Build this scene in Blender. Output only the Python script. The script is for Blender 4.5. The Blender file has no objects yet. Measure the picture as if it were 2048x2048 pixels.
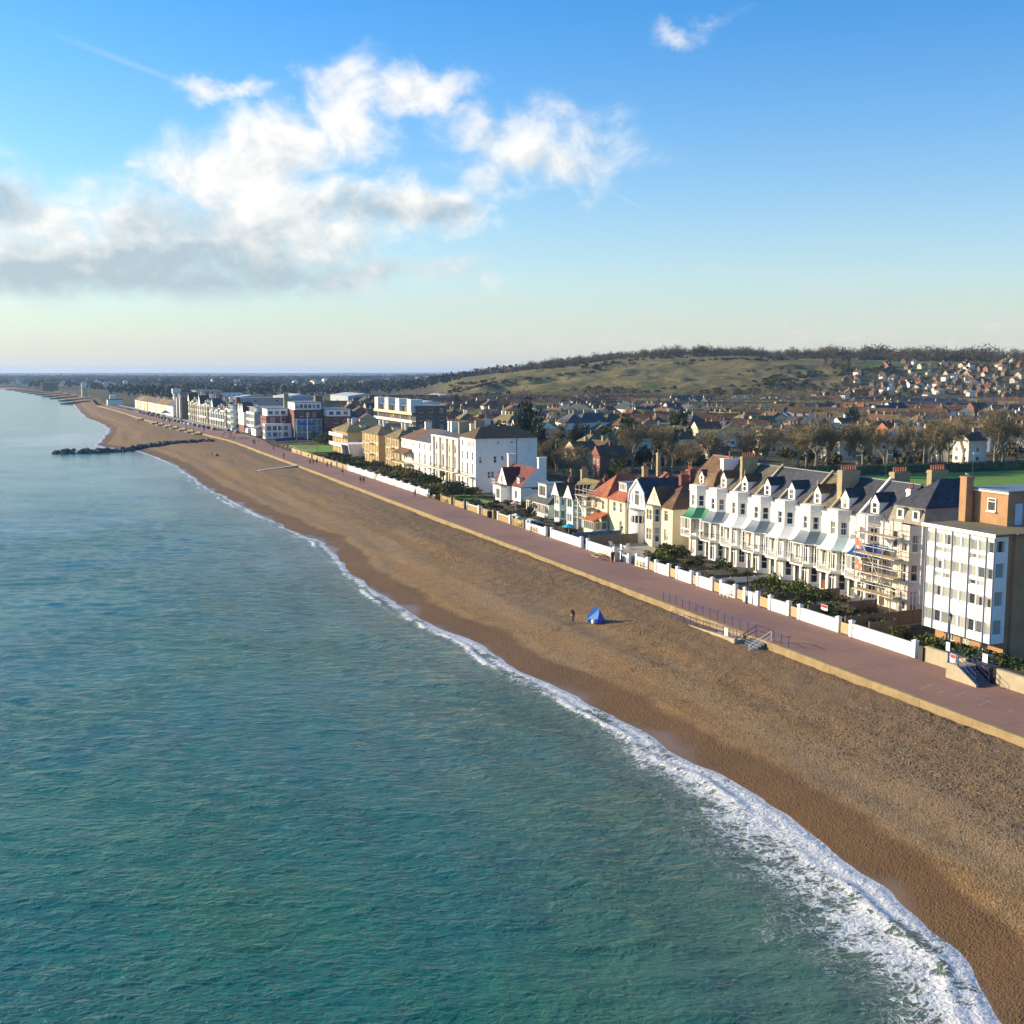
import bpy, bmesh, math, random
import numpy as np
from mathutils import Vector, Matrix
rad = math.radians
S = bpy.context.scene
COL = S.collection
rng = random.Random(7)
# ------------------------------------------------------------------ camera
CAM_Z = 27.0
PITCH, YAW = 6.916, 21.636
cam = bpy.data.cameras.new('camera'); cam.sensor_width = 36; cam.lens = 36 * 2300 / 2048
cam.clip_start = 1; cam.clip_end = 60000
co = bpy.data.objects.new('camera', cam); COL.objects.link(co)
co.location = (0, 0, CAM_Z); co.rotation_euler = (rad(90 - PITCH), 0, rad(-YAW))
S.camera = co
# ------------------------------------------------------------------ exposure
S.view_settings.view_transform = 'Standard'; S.view_settings.look = 'None'
S.view_settings.exposure = 0.84; S.view_settings.gamma = 1
S.cycles.use_denoising = True
try: S.cycles.denoiser = 'OPENIMAGEDENOISE'
except Exception: pass
S.cycles.max_bounces = 6; S.cycles.diffuse_bounces = 3; S.cycles.glossy_bounces = 3
S.cycles.transmission_bounces = 3; S.cycles.volume_bounces = 1; S.cycles.transparent_max_bounces = 6
S.cycles.sample_clamp_indirect = 6
S.cycles.use_adaptive_sampling = True; S.cycles.adaptive_threshold = 0.02
# ------------------------------------------------------------------ sun (low winter sun over the sea, ahead to the left)
SUN_AZ, SUN_EL = -52.0, 17.0      # degrees clockwise from +Y, above the horizon
sd = Vector((math.sin(rad(SUN_AZ)) * math.cos(rad(SUN_EL)), math.cos(rad(SUN_AZ)) * math.cos(rad(SUN_EL)), math.sin(rad(SUN_EL))))
sl = bpy.data.lights.new('sun', 'SUN'); sl.energy = 4.9; sl.angle = rad(0.55); sl.color = (1.0, 0.80, 0.52)
so = bpy.data.objects.new('sun', sl); COL.objects.link(so); so.location = (-200, 200, 120)
so.rotation_euler = (-sd).to_track_quat('-Z', 'Y').to_euler()
# ------------------------------------------------------------------ world: physical sky with broken winter cumulus
Wd = bpy.data.worlds.new('World'); S.world = Wd; Wd.use_nodes = True
Wd.cycles.sampling_method = 'MANUAL'; Wd.cycles.sample_map_resolution = 256
nt = Wd.node_tree; nt.nodes.clear()
class NT:
    """tiny helper to wire math nodes"""
    def __init__(s, tree): s.t = tree; s.N = tree.nodes; s.L = tree.links
    def set(s, sock, v):
        if isinstance(v, bpy.types.NodeSocket): s.L.new(v, sock)
        elif v is not None: sock.default_value = v
    def m(s, op, a, b=None, c=None, clamp=False):
        n = s.N.new('ShaderNodeMath'); n.operation = op; n.use_clamp = clamp
        for k, v in enumerate((a, b, c)):
            if v is not None: s.set(n.inputs[k], v)
        return n.outputs[0]
    def vm(s, op, a, b=None):
        n = s.N.new('ShaderNodeVectorMath'); n.operation = op
        s.set(n.inputs[0], a)
        if b is not None: s.set(n.inputs[1], b)
        return n.outputs[0]
    def comb(s, x, y, z=0.0):
        n = s.N.new('ShaderNodeCombineXYZ')
        for k, v in enumerate((x, y, z)): s.set(n.inputs[k], v)
        return n.outputs[0]
    def sep(s, v):
        n = s.N.new('ShaderNodeSeparateXYZ'); s.set(n.inputs[0], v); return n.outputs
    def noise(s, vec, scale, detail=4, rough=0.55, dist=0.0, col=False, lac=2.0):
        n = s.N.new('ShaderNodeTexNoise'); s.set(n.inputs['Vector'], vec)
        n.inputs['Scale'].default_value = scale; n.inputs['Detail'].default_value = detail
        n.inputs['Roughness'].default_value = rough; n.inputs['Distortion'].default_value = dist
        n.inputs['Lacunarity'].default_value = lac
        return n.outputs['Color' if col else 'Fac']
    def vor(s, vec, scale, feature='F1', out='Distance', rnd=1.0):
        n = s.N.new('ShaderNodeTexVoronoi'); n.feature = feature; s.set(n.inputs['Vector'], vec)
        n.inputs['Scale'].default_value = scale; n.inputs['Randomness'].default_value = rnd
        return n.outputs[out]
    def ss(s, v, a, b, to0=0.0, to1=1.0):
        n = s.N.new('ShaderNodeMapRange'); n.interpolation_type = 'SMOOTHSTEP'
        for k, q in enumerate((v, a, b, to0, to1)): s.set(n.inputs[k], q)
        return n.outputs[0]
    def mix(s, f, a, b, mode='MIX'):
        n = s.N.new('ShaderNodeMix'); n.data_type = 'RGBA'; n.blend_type = mode
        s.set(n.inputs[0], f)
        for k, v in ((6, a), (7, b)):
            if isinstance(v, (tuple, list)) and len(v) == 3: v = (*v, 1)
            s.set(n.inputs[k], v)
        return n.outputs[2]
    def attr(s, name):
        n = s.N.new('ShaderNodeAttribute'); n.attribute_name = name; return n.outputs['Fac']
    def bump(s, h, strength, dist, nrm=None):
        n = s.N.new('ShaderNodeBump'); n.inputs['Strength'].default_value = strength
        n.inputs['Distance'].default_value = dist; s.set(n.inputs['Height'], h)
        if nrm is not None: s.set(n.inputs['Normal'], nrm)
        return n.outputs[0]
    def node(s, t): return s.N.new(t)
w = NT(nt)
sky = w.node('ShaderNodeTexSky'); sky.sky_type = 'NISHITA'; sky.sun_disc = False
sky.sun_elevation = rad(SUN_EL); sky.sun_rotation = rad(SUN_AZ)
sky.altitude = 30; sky.air_density = 1.0; sky.dust_density = 0.7; sky.ozone_density = 2.6
SKY_STRENGTH = 0.12
HAZE_D = 6.5e-5
tc = w.node('ShaderNodeTexCoord')
dx, dy, dz = w.sep(tc.outputs['Generated'])
D2R = 57.29578
az = w.m('MULTIPLY', w.m('ARCTAN2', dx, dy), D2R)
el = w.m('MULTIPLY', w.m('ARCSINE', dz), D2R)
u = w.m('WRAP', w.m('SUBTRACT', az, YAW), 75.0, -45.0)      # the cloud field repeats round the horizon every 120 degrees
pv = w.comb(u, w.m('MULTIPLY', el, 1.25), 0.0)
wn = w.noise(pv, 0.16, 5, 0.62, col=True)
wx, wy, wz = w.sep(wn)
uw = w.m('ADD', u, w.m('MULTIPLY', w.m('SUBTRACT', wx, 0.5), 7.0))
vw = w.m('ADD', el, w.m('MULTIPLY', w.m('SUBTRACT', wy, 0.5), 5.0))
def ell(u0, v0, rx, ry, a=1.0, ang=0.0, U=None, V=None):
    U = U or uw; V = V or vw
    a_ = w.m('SUBTRACT', U, u0); b_ = w.m('SUBTRACT', V, v0)
    if ang:
        c, s_ = math.cos(rad(ang)), math.sin(rad(ang))
        a2 = w.m('ADD', w.m('MULTIPLY', a_, c), w.m('MULTIPLY', b_, s_))
        b_ = w.m('SUBTRACT', w.m('MULTIPLY', b_, c), w.m('MULTIPLY', a_, s_)); a_ = a2
    q = w.m('ADD', w.m('POWER', w.m('ABSOLUTE', w.m('DIVIDE', a_, rx)), 2.0), w.m('POWER', w.m('ABSOLUTE', w.m('DIVIDE', b_, ry)), 2.0))
    return w.m('MULTIPLY', w.m('POWER', 2.718, w.m('MULTIPLY', q, -0.8)), a)
def group(lst, **k):
    o = None
    for e in lst:
        r = ell(*e, **k); o = r if o is None else w.m('MAXIMUM', o, r)
    return o
CLOUDS = [(-9.0, 4.5, 8.0, .8, .85), (-20.0, 4.2, 9.0, 1.1, 1.1), (-22.0, 7.2, 4.6, 1.9, 1.05), (-17.0, 6.6, 4.0, 1.6, .95), (-19.5, 4.9, 8.0, 1.7, 1.15), (-11.2, 10.6, 3.2, 2.2, 1.1), (-10.4, 6.3, 4.6, 1.7, 1.05), (-21.5, 5.2, 9.5, 2.7, 1.05), (-14.0, 5.6, 7.0, 2.4, 1.0), (-24.5, 8.0, 3.0, 1.3, .8), (-12.8, 8.9, 3.4, 2.9, 1.1), (-9.6, 7.6, 3.6, 2.2, 1.0), (-7.6, 12.2, 2.3, 2.3, .95),
          (-4.3, 13.2, 2.3, 1.5, .95), (-13.3, 13.2, 2.3, .7, .75), (.9, 10.7, 4.6, 1.9, .9), (-6.0, 8.0, 4.4, 1.4, .95), (-16.8, 9.4, 1.3, .6, .45),
          (-24.8, 11.0, .7, .6, .45), (8.8, 15.9, 1.9, .6, .55), (-2.8, 7.8, 2.0, 1.2, .9)]
DARKS = [(-17.5, 4.3, 12.5, 1.6, 1.3), (-21.0, 5.6, 4.0, 1.0, .5), (-25.3, 7.6, 3.6, 1.0, 1.1), (-15.4, 6.3, 4.2, 1.2, .75), (-7.2, 7.5, 2.6, .9, 1.0), (-3.6, 7.6, 1.7, .7, .85), (-9.0, 5.2, 4.5, .55, .6), (-10.8, 10.0, 2.0, 1.0, .3), (2.6, 9.8, 3.4, .9, .35)]
dens = group(CLOUDS)
f1 = w.noise(pv, 0.36, 9, 0.555, 0.35)
f1b = w.noise(w.vm('ADD', pv, (-0.65, 0.55, 0.0)), 0.36, 6, 0.555, 0.35)
dd = w.m('ADD', dens, w.m('MULTIPLY', w.m('MULTIPLY', w.m('SUBTRACT', f1, 0.5), 1.75), w.ss(dens, .0, .4, .3, 1.)))
base = w.m('ADD', 3.45, w.m('ADD', w.m('MULTIPLY', w.m('SUBTRACT', wy, .5), 3.0), w.m('MULTIPLY', w.m('SUBTRACT', f1, .5), 2.2)))
cov = w.m('MULTIPLY', w.ss(dd, 0.16, 1.02), w.ss(w.m('SUBTRACT', el, base), -.9, .7))
lowp = w.comb(w.m('MULTIPLY', u, 1.0), w.m('MULTIPLY', el, 2.2), 3.7)
lown = w.m('ADD', w.noise(lowp, 0.75, 6, 0.6), ell(0.0, 1.55, 200.0, .95, .16, U=u, V=el))
small = w.m('MULTIPLY', w.m('MULTIPLY', w.ss(lown, 0.66, 0.80), 0.6), w.ss(el, 3.6, 2.4))
streakp = w.comb(w.m('MULTIPLY', u, 0.25), w.m('MULTIPLY', el, 2.5), 9.0)
streak = w.m('MULTIPLY', w.ss(w.noise(streakp, 0.5, 5, 0.55), 0.50, 0.80), w.m('MULTIPLY', ell(-10.0, 2.6, 26.0, 2.6, .45, U=u, V=el), 1.0))
trail = w.m('MAXIMUM', ell(-17.6, 13.7, 2.6, .11, .16, -16.5, U=u, V=el), ell(5.6, 8.2, .6, .03, .25, -28.0, U=u, V=el))
shade = w.m('MULTIPLY', group(DARKS), w.ss(w.m('ADD', f1, w.m('MULTIPLY', wz, .25)), 0.26, 0.62, .35, 1.0))
lit = w.m('MULTIPLY', w.m('SUBTRACT', f1, f1b), 1.7)
tone = w.m('SUBTRACT', w.m('ADD', 1.0, lit), shade, clamp=True)
thin = w.ss(dd, 0.40, 1.35, 0.10, 0.0)
tone = w.m('SUBTRACT', tone, thin, clamp=True)
bright = (5.2, 5.05, 4.75); dark = (2.3, 2.75, 3.05)
ccol = w.mix(tone, dark, bright)
skyc = sky.outputs[0]
sat = w.node('ShaderNodeHueSaturation'); sat.inputs['Saturation'].default_value = 1.55; w.set(sat.inputs['Color'], skyc)
hzn = w.m('MULTIPLY', w.m('POWER', 2.718, w.m('MULTIPLY', w.m('MAXIMUM', el, 0.0), -.13)), .88)
skyh = w.mix(hzn, w.mix(1.0, sat.outputs[0], (.74, 1.0, 1.12), 'MULTIPLY'), (3.75, 3.52, 3.30))
c1 = w.mix(w.m('MAXIMUM', streak, small), skyh, (3.8, 3.75, 3.5))
c2 = w.mix(trail, c1, (4.3, 4.3, 4.3))
c3 = w.mix(w.m('MULTIPLY', cov, .94), c2, ccol)
bg = w.node('ShaderNodeBackground'); bg.inputs['Strength'].default_value = SKY_STRENGTH
w.set(bg.inputs['Color'], c3)
out = w.node('ShaderNodeOutputWorld'); w.L.new(bg.outputs[0], out.inputs['Surface'])

# ------------------------------------------------------------------ helpers
def hsh(ix, iy, s):
    h = (ix.astype(np.int64) * 374761393 + iy.astype(np.int64) * 668265263 + s * 974634777) & 0x7fffffff
    h = ((h ^ (h >> 13)) * 1274126177) & 0x7fffffff
    return ((h ^ (h >> 16)) & 0xffff) / 65535.0
def vn(x, y, s=0):
    ix, iy = np.floor(x), np.floor(y); fx, fy = x - ix, y - iy
    fx = fx * fx * (3 - 2 * fx); fy = fy * fy * (3 - 2 * fy)
    a, b = hsh(ix, iy, s), hsh(ix + 1, iy, s); c, d = hsh(ix, iy + 1, s), hsh(ix + 1, iy + 1, s)
    return (a * (1 - fx) + b * fx) * (1 - fy) + (c * (1 - fx) + d * fx) * fy
def fbm(x, y, s=0, o=4):
    r = 0; a = 1; t = 0
    for k in range(o):
        r = r + a * vn(x * 2 ** k, y * 2 ** k, s + k * 17); t += a; a *= .5
    return r / t
def sm(a, b, x):
    t = np.clip((np.asarray(x, float) - a) / (b - a), 0, 1); return t * t * (3 - 2 * t)

class MB:
    """collects faces for ONE mesh"""
    def __init__(s): s.v = []; s.f = []; s.m = []
    def add(s, vs, fs, mi=0):
        b = len(s.v); s.v += [tuple(p) for p in vs]
        for f in fs: s.f.append(tuple(i + b for i in f)); s.m.append(mi)
        return s
    def box(s, x0, x1, y0, y1, z0, z1, mi=0):
        return s.add([(x0, y0, z0), (x1, y0, z0), (x1, y1, z0), (x0, y1, z0), (x0, y0, z1), (x1, y0, z1), (x1, y1, z1), (x0, y1, z1)],
                     [(0, 3, 2, 1), (4, 5, 6, 7), (0, 1, 5, 4), (1, 2, 6, 5), (2, 3, 7, 6), (3, 0, 4, 7)], mi)
    def poly(s, pts, mi=0): return s.add(pts, [tuple(range(len(pts)))], mi)
    def prism(s, pts, vec, mi=0, me=None):
        n = len(pts); vec = Vector(vec); a = [Vector(p) for p in pts]; b = [p + vec for p in a]
        me = mi if me is None else me
        s.add(a + b, [(i, (i + 1) % n, n + (i + 1) % n, n + i) for i in range(n)], mi)
        s.add(a + b, [tuple(range(n - 1, -1, -1)), tuple(range(n, 2 * n))], me); return s
    def tube(s, a, b, r0, r1=None, n=6, mi=0, caps=True):
        a, b = Vector(a), Vector(b); r1 = r0 if r1 is None else r1
        d = (b - a); q = d.to_track_quat('Z', 'Y') if d.length > 1e-6 else Matrix.Identity(3).to_quaternion()
        vs = []
        for p, r in ((a, r0), (b, r1)):
            for k in range(n):
                t = 2 * math.pi * k / n; vs.append(p + q @ Vector((r * math.cos(t), r * math.sin(t), 0)))
        fs = [(k, (k + 1) % n, n + (k + 1) % n, n + k) for k in range(n)]
        if caps: fs += [tuple(range(n - 1, -1, -1)), tuple(range(n, 2 * n))]
        return s.add(vs, fs, mi)
    def lathe(s, prof, c=(0, 0), n=10, mi=0):
        vs = []; fs = []
        for r, z in prof:
            for k in range(n):
                t = 2 * math.pi * k / n; vs.append((c[0] + r * math.cos(t), c[1] + r * math.sin(t), z))
        for j in range(len(prof) - 1):
            for k in range(n):
                fs.append((j * n + k, j * n + (k + 1) % n, (j + 1) * n + (k + 1) % n, (j + 1) * n + k))
        fs.append(tuple(range(n - 1, -1, -1))); fs.append(tuple((len(prof) - 1) * n + k for k in range(n)))
        return s.add(vs, fs, mi)
    def mesh(s, name, mats, fix=True, smooth=False):
        me = bpy.data.meshes.new(name); me.from_pydata(s.v, [], s.f)
        if not isinstance(mats, (list, tuple)): mats = [mats]
        for m_ in mats: me.materials.append(m_)
        if any(s.m): me.polygons.foreach_set('material_index', s.m)
        if fix:
            bm = bmesh.new(); bm.from_mesh(me); bmesh.ops.recalc_face_normals(bm, faces=bm.faces); bm.to_mesh(me); bm.free()
        if smooth: me.polygons.foreach_set('use_smooth', [True] * len(me.polygons))
        me.update(); return me
def obj(name, me, parent=None, loc=(0, 0, 0), rz=0.0, sc=None, rot=None):
    o = bpy.data.objects.new(name, me); COL.objects.link(o)
    o.location = loc; o.rotation_euler = rot or (0, 0, rz)
    if sc is not None: o.scale = sc if isinstance(sc, (tuple, list)) else (sc, sc, sc)
    if parent is not None: o.parent = parent
    return o
def tag(o, label, cat, group=None, kind=None):
    if label: o['label'] = label
    if cat: o['category'] = cat
    if group: o['group'] = group
    if kind: o['kind'] = kind
    return o
def thing(name, label, cat, loc=(0, 0, 0), rz=0.0, group=None, sc=None):
    return tag(obj(name, None, None, loc, rz, sc), label, cat, group)
def struct(o): o['kind'] = 'structure'; return o
def grid_mesh(name, X, Y, Z, mat, attrs=None, smooth=True):
    """sheet from 2-D numpy arrays"""
    n, m = X.shape; me = bpy.data.meshes.new(name)
    V = np.stack([X, Y, Z], -1).reshape(-1, 3).astype(np.float32)
    i = np.arange(n * m).reshape(n, m)
    F = np.stack([i[:-1, :-1], i[1:, :-1], i[1:, 1:], i[:-1, 1:]], -1).reshape(-1, 4).astype(np.int32)
    me.vertices.add(len(V)); me.vertices.foreach_set('co', V.ravel())
    me.loops.add(F.size); me.loops.foreach_set('vertex_index', F.ravel())
    me.polygons.add(len(F)); me.polygons.foreach_set('loop_start', np.arange(0, F.size, 4, dtype=np.int32))
    me.polygons.foreach_set('loop_total', np.full(len(F), 4, np.int32))
    me.update(calc_edges=True)
    me.polygons.foreach_set('use_smooth', np.full(len(F), smooth))
    for k, a in (attrs or {}).items():
        at = me.attributes.new(k, 'FLOAT', 'POINT'); at.data.foreach_set('value', a.reshape(-1).astype(np.float32))
    me.materials.append(mat); me.update(); return me
def raw_mesh(name, V, F, mat, smooth=False):
    """fast mesh from numpy verts and equal-sized faces"""
    me = bpy.data.meshes.new(name); k = F.shape[1]
    me.vertices.add(len(V)); me.vertices.foreach_set('co', np.asarray(V, np.float32).ravel())
    me.loops.add(F.size); me.loops.foreach_set('vertex_index', F.astype(np.int32).ravel())
    me.polygons.add(len(F)); me.polygons.foreach_set('loop_start', np.arange(0, F.size, k, dtype=np.int32))
    me.polygons.foreach_set('loop_total', np.full(len(F), k, np.int32)); me.update(calc_edges=True)
    if smooth: me.polygons.foreach_set('use_smooth', np.full(len(F), True))
    me.materials.append(mat); me.update(); return me
ORD = 'first second third fourth fifth sixth seventh eighth ninth tenth eleventh twelfth thirteenth fourteenth fifteenth sixteenth seventeenth eighteenth nineteenth twentieth'.split()
TENS = {2: 'twenty', 3: 'thirty', 4: 'forty', 5: 'fifty', 6: 'sixty', 7: 'seventy', 8: 'eighty', 9: 'ninety'}
TENTH = {3: 'thirtieth', 4: 'fortieth', 5: 'fiftieth', 6: 'sixtieth', 7: 'seventieth', 8: 'eightieth', 9: 'ninetieth', 10: 'hundredth'}
def nth(k):
    if k > 99: return 'hundred' if k == 100 else 'hundred-and-' + nth(k - 100)
    if k <= 20: return ORD[k - 1]
    if k % 10 == 0: return TENTH[k // 10]
    return TENS[k // 10] + '-' + ORD[k % 10 - 1]
def img_x(o):
    """where a thing stands across the view, for 'third from the left' in labels"""
    p = o.location; f = p.x * math.sin(rad(YAW)) + p.y * math.cos(rad(YAW)); r = p.x * math.cos(rad(YAW)) - p.y * math.sin(rad(YAW))
    return r / max(f, 1)
def number(objs, fmt):
    for k, o in enumerate(sorted(objs, key=img_x)): o['label'] = fmt(o).replace('#', nth(k + 1))

# ------------------------------------------------------------------ materials
MATS = {}
def M(name, col, rough=.85, var=.12, scale=1.5, bump=0., bscale=14., col2=None, s2=.6, t2=(.5, .62), spec=.35, metal=0., rnd=0., streak=0., world=False):
    if name in MATS: return MATS[name]
    m = bpy.data.materials.new(name); m.use_nodes = True; t = NT(m.node_tree)
    b = t.N['Principled BSDF']; b.inputs['Roughness'].default_value = rough; b.inputs['Metallic'].default_value = metal
    b.inputs['Specular IOR Level'].default_value = spec
    tc = t.node('ShaderNodeTexCoord'); v = tc.outputs['Object']
    if world: v = t.node('ShaderNodeNewGeometry').outputs['Position']
    oi = t.node('ShaderNodeObjectInfo')
    v = t.vm('ADD', v, t.vm('MULTIPLY', t.comb(oi.outputs['Random'], oi.outputs['Random'], oi.outputs['Random']), (37., 91., 53.)))
    n = t.noise(v, scale, 5, .6)
    c = t.mix(t.ss(n, .25, .75), [x * (1 - var) for x in col], [min(1, x * (1 + var)) for x in col])
    if col2 is not None:
        c = t.mix(t.ss(t.noise(v, s2, 5, .62), t2[0], t2[1]), c, col2)
    if streak:
        sx, sy, sz = t.sep(v)
        sn = t.noise(t.comb(t.m('MULTIPLY', sx, 3.), t.m('MULTIPLY', sy, 3.), t.m('MULTIPLY', sz, .25)), 1.2, 4, .6)
        c = t.mix(t.m('MULTIPLY', t.ss(sn, .5, .8), streak), c, [x * .55 for x in col])
    if rnd:
        hs = t.node('ShaderNodeHueSaturation'); t.set(hs.inputs['Color'], c)
        t.set(hs.inputs['Value'], t.m('ADD', 1 - rnd, t.m('MULTIPLY', oi.outputs['Random'], 2 * rnd))); c = hs.outputs[0]
    t.set(b.inputs['Base Color'], c)
    if bump: t.set(b.inputs['Normal'], t.bump(t.noise(v, bscale, 3, .6), bump, .03))
    MATS[name] = m; return m
def roofmat(name, col, moss=(.22, .17, .06), amt=(.55, .7), rows=3.4, rnd=.12):
    """slates or tiles: courses of relief along the slope, patches of lichen"""
    if name in MATS: return MATS[name]
    m = bpy.data.materials.new(name); m.use_nodes = True; t = NT(m.node_tree); b = t.N['Principled BSDF']
    b.inputs['Roughness'].default_value = .72; b.inputs['Specular IOR Level'].default_value = .3
    v = t.node('ShaderNodeTexCoord').outputs['Object']; oi = t.node('ShaderNodeObjectInfo')
    v = t.vm('ADD', v, t.vm('MULTIPLY', t.comb(oi.outputs['Random'], oi.outputs['Random'], 0.), (41., 67., 0.)))
    sx, sy, sz = t.sep(v)
    br = t.node('ShaderNodeTexBrick'); br.offset = .5
    br.inputs['Scale'].default_value = 1; br.inputs['Brick Width'].default_value = .42; br.inputs['Row Height'].default_value = 1 / rows
    br.inputs['Mortar Size'].default_value = .035; br.inputs['Bias'].default_value = 0
    for k, g in (('Color1', .62), ('Color2', 1.2), ('Mortar', .45)): br.inputs[k].default_value = (g, g, g, 1)
    t.set(br.inputs['Vector'], t.comb(t.m('ADD', sx, sy), t.m('MULTIPLY', sz, 1.3), 0.))
    n = t.noise(v, .8, 6, .62)
    c = t.mix(t.ss(n, .3, .7), [x * .78 for x in col], [x * 1.22 for x in col])
    c = t.mix(.75, c, br.outputs['Color'], 'MULTIPLY')
    c = t.mix(t.m('MULTIPLY', t.ss(t.noise(v, .55, 7, .66), *amt), .85), c, moss)
    hs = t.node('ShaderNodeHueSaturation'); t.set(hs.inputs['Color'], c)
    t.set(hs.inputs['Value'], t.m('ADD', 1 - rnd, t.m('MULTIPLY', oi.outputs['Random'], 2 * rnd)))
    t.set(b.inputs['Base Color'], hs.outputs[0])
    t.set(b.inputs['Normal'], t.bump(br.outputs['Fac'], .5, .02)); MATS[name] = m; return m
def brickmat(name, c1, c2, mortar, bw=.225, rh=.075):
    if name in MATS: return MATS[name]
    m = bpy.data.materials.new(name); m.use_nodes = True; t = NT(m.node_tree); b = t.N['Principled BSDF']; b.inputs['Roughness'].default_value = .88
    v = t.node('ShaderNodeTexCoord').outputs['Object']; sx, sy, sz = t.sep(v)
    br = t.node('ShaderNodeTexBrick'); br.inputs['Scale'].default_value = 1; br.inputs['Brick Width'].default_value = bw; br.inputs['Row Height'].default_value = rh
    br.inputs['Mortar Size'].default_value = .012
    for k, g in (('Color1', c1), ('Color2', c2), ('Mortar', mortar)): br.inputs[k].default_value = (*g, 1)
    t.set(br.inputs['Vector'], t.comb(t.m('ADD', sx, sy), sz, 0.))
    c = t.mix(t.ss(t.noise(v, .7, 6, .6), .35, .75, 0, .55), br.outputs['Color'], [x * .6 for x in c1])
    t.set(b.inputs['Base Color'], c); t.set(b.inputs['Normal'], t.bump(br.outputs['Fac'], .4, -.012)); MATS[name] = m; return m
def glassmat(name='window_glass', net=0.):
    m = bpy.data.materials.new(name); m.use_nodes = True; t = NT(m.node_tree); b = t.N['Principled BSDF']
    b.inputs['Roughness'].default_value = .06; b.inputs['Specular IOR Level'].default_value = .6
    oi = t.node('ShaderNodeObjectInfo'); v = t.node('ShaderNodeTexCoord').outputs['Object']
    sx, sy, sz = t.sep(v)
    cur = t.ss(t.m('ABSOLUTE', sy), .16, .20)                 # drawn-back curtains inside some of the windows
    has = t.m('GREATER_THAN', oi.outputs['Random'], .55)
    blind = t.m('MULTIPLY', t.m('GREATER_THAN', oi.outputs['Random'], .82), t.m('GREATER_THAN', sz, t.m('MULTIPLY', oi.outputs['Random'], .9)))
    dk = t.mix(t.noise(v, 1.3, 3, .6), (.012, .016, .02), (.05, .06, .065))
    c = t.mix(t.m('MULTIPLY', t.m('MULTIPLY', cur, has), .8), dk, (.38, .36, .31)); c = t.mix(t.m('MULTIPLY', blind, .8), c, (.46, .44, .38))
    if net: c = t.mix(t.ss(t.m('FRACT', t.m('MULTIPLY', oi.outputs['Random'], 7.3)), .35, .75, .0, .85), c, (.40, .41, .37))
    t.set(b.inputs['Base Color'], c)
    t.set(b.inputs['Normal'], t.bump(t.noise(v, 1.1, 2, .5), .12, .05)); return m
GLASS = glassmat()
WHITE = M('white_stucco', (.80, .765, .69), .8, .06, .9, .25, 9, streak=.28)
WHITE2 = M('off_white_stucco', (.74, .69, .60), .82, .07, .9, .25, 9, streak=.35)
UPVC = M('white_frame', (.82, .82, .80), .45, .03)
CREAM = M('cream_render', (.70, .61, .42), .85, .07, .8, .25, 9, streak=.25)
TANR = M('tan_render', (.60, .49, .30), .85, .07, .8, .25, 9, streak=.25)
PALEB = M('pale_blue_render', (.52, .66, .66), .8, .06, .8, .2, 9, streak=.2)
OCHRE = M('ochre_render', (.62, .42, .17), .85, .10, .8, .25, 9, streak=.3)
BRICK_O = brickmat('orange_brick', (.42, .20, .075), (.36, .16, .055), (.40, .32, .22))
BRICK_Y = brickmat('yellow_stock_brick', (.40, .31, .14), (.33, .25, .10), (.40, .36, .28))
BRICK_R = brickmat('red_brick', (.23, .045, .03), (.18, .035, .024), (.24, .16, .13))
BRICK_B = brickmat('brown_brick', (.20, .115, .07), (.16, .09, .055), (.26, .21, .17))
SLATE = roofmat('grey_slate', (.105, .108, .118), (.15, .13, .075), (.60, .78))
SLATE_W = roofmat('weathered_slate', (.135, .118, .09), (.20, .16, .06), (.50, .72))
SLATE_D = roofmat('dark_slate', (.062, .066, .078), (.11, .10, .06), (.66, .85))
TILE_B = roofmat('brown_tile', (.155, .085, .045), (.20, .16, .05), (.52, .70))
TILE_R = roofmat('red_tile', (.165, .042, .034), (.25, .12, .06), (.62, .82))
TILE_O = roofmat('orange_tile', (.40, .125, .06), (.33, .14, .07), (.66, .85))
MOSSY = roofmat('mossy_tile', (.17, .13, .075), (.25, .20, .055), (.42, .58))
CLAY = M('terracotta_pot', (.36, .12, .07), .8, .15)
LEAD = M('lead_sheet', (.17, .195, .215), .45, .12, 1.2, spec=.5)
CANG = M('zinc_canopy', (.115, .15, .18), .5, .15, 1.2, spec=.4)
ASPH = M('flat_roof_felt', (.16, .15, .13), .9, .2, .5, col2=(.19, .16, .06), s2=.35, t2=(.42, .6))
CONC = M('concrete', (.42, .37, .28), .9, .14, .8, .3, 10, col2=(.30, .26, .18), s2=.5, streak=.3)
BLUEP = M('blue_paint', (.018, .03, .17), .45, .1)
BLACKP = M('black_paint', (.012, .014, .02), .5, .1)
STEEL = M('scaffold_steel', (.45, .43, .40), .45, .15, metal=.6)
WOOD = M('pale_timber', (.46, .35, .20), .8, .2, 3)
WOOD_D = M('weathered_timber', (.20, .155, .105), .85, .2, 3)
DOORC = [M('grey_door', (.10, .14, .17), .4), M('dark_blue_door', (.02, .04, .09), .4), M('brown_door', (.14, .06, .03), .5)]
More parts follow.
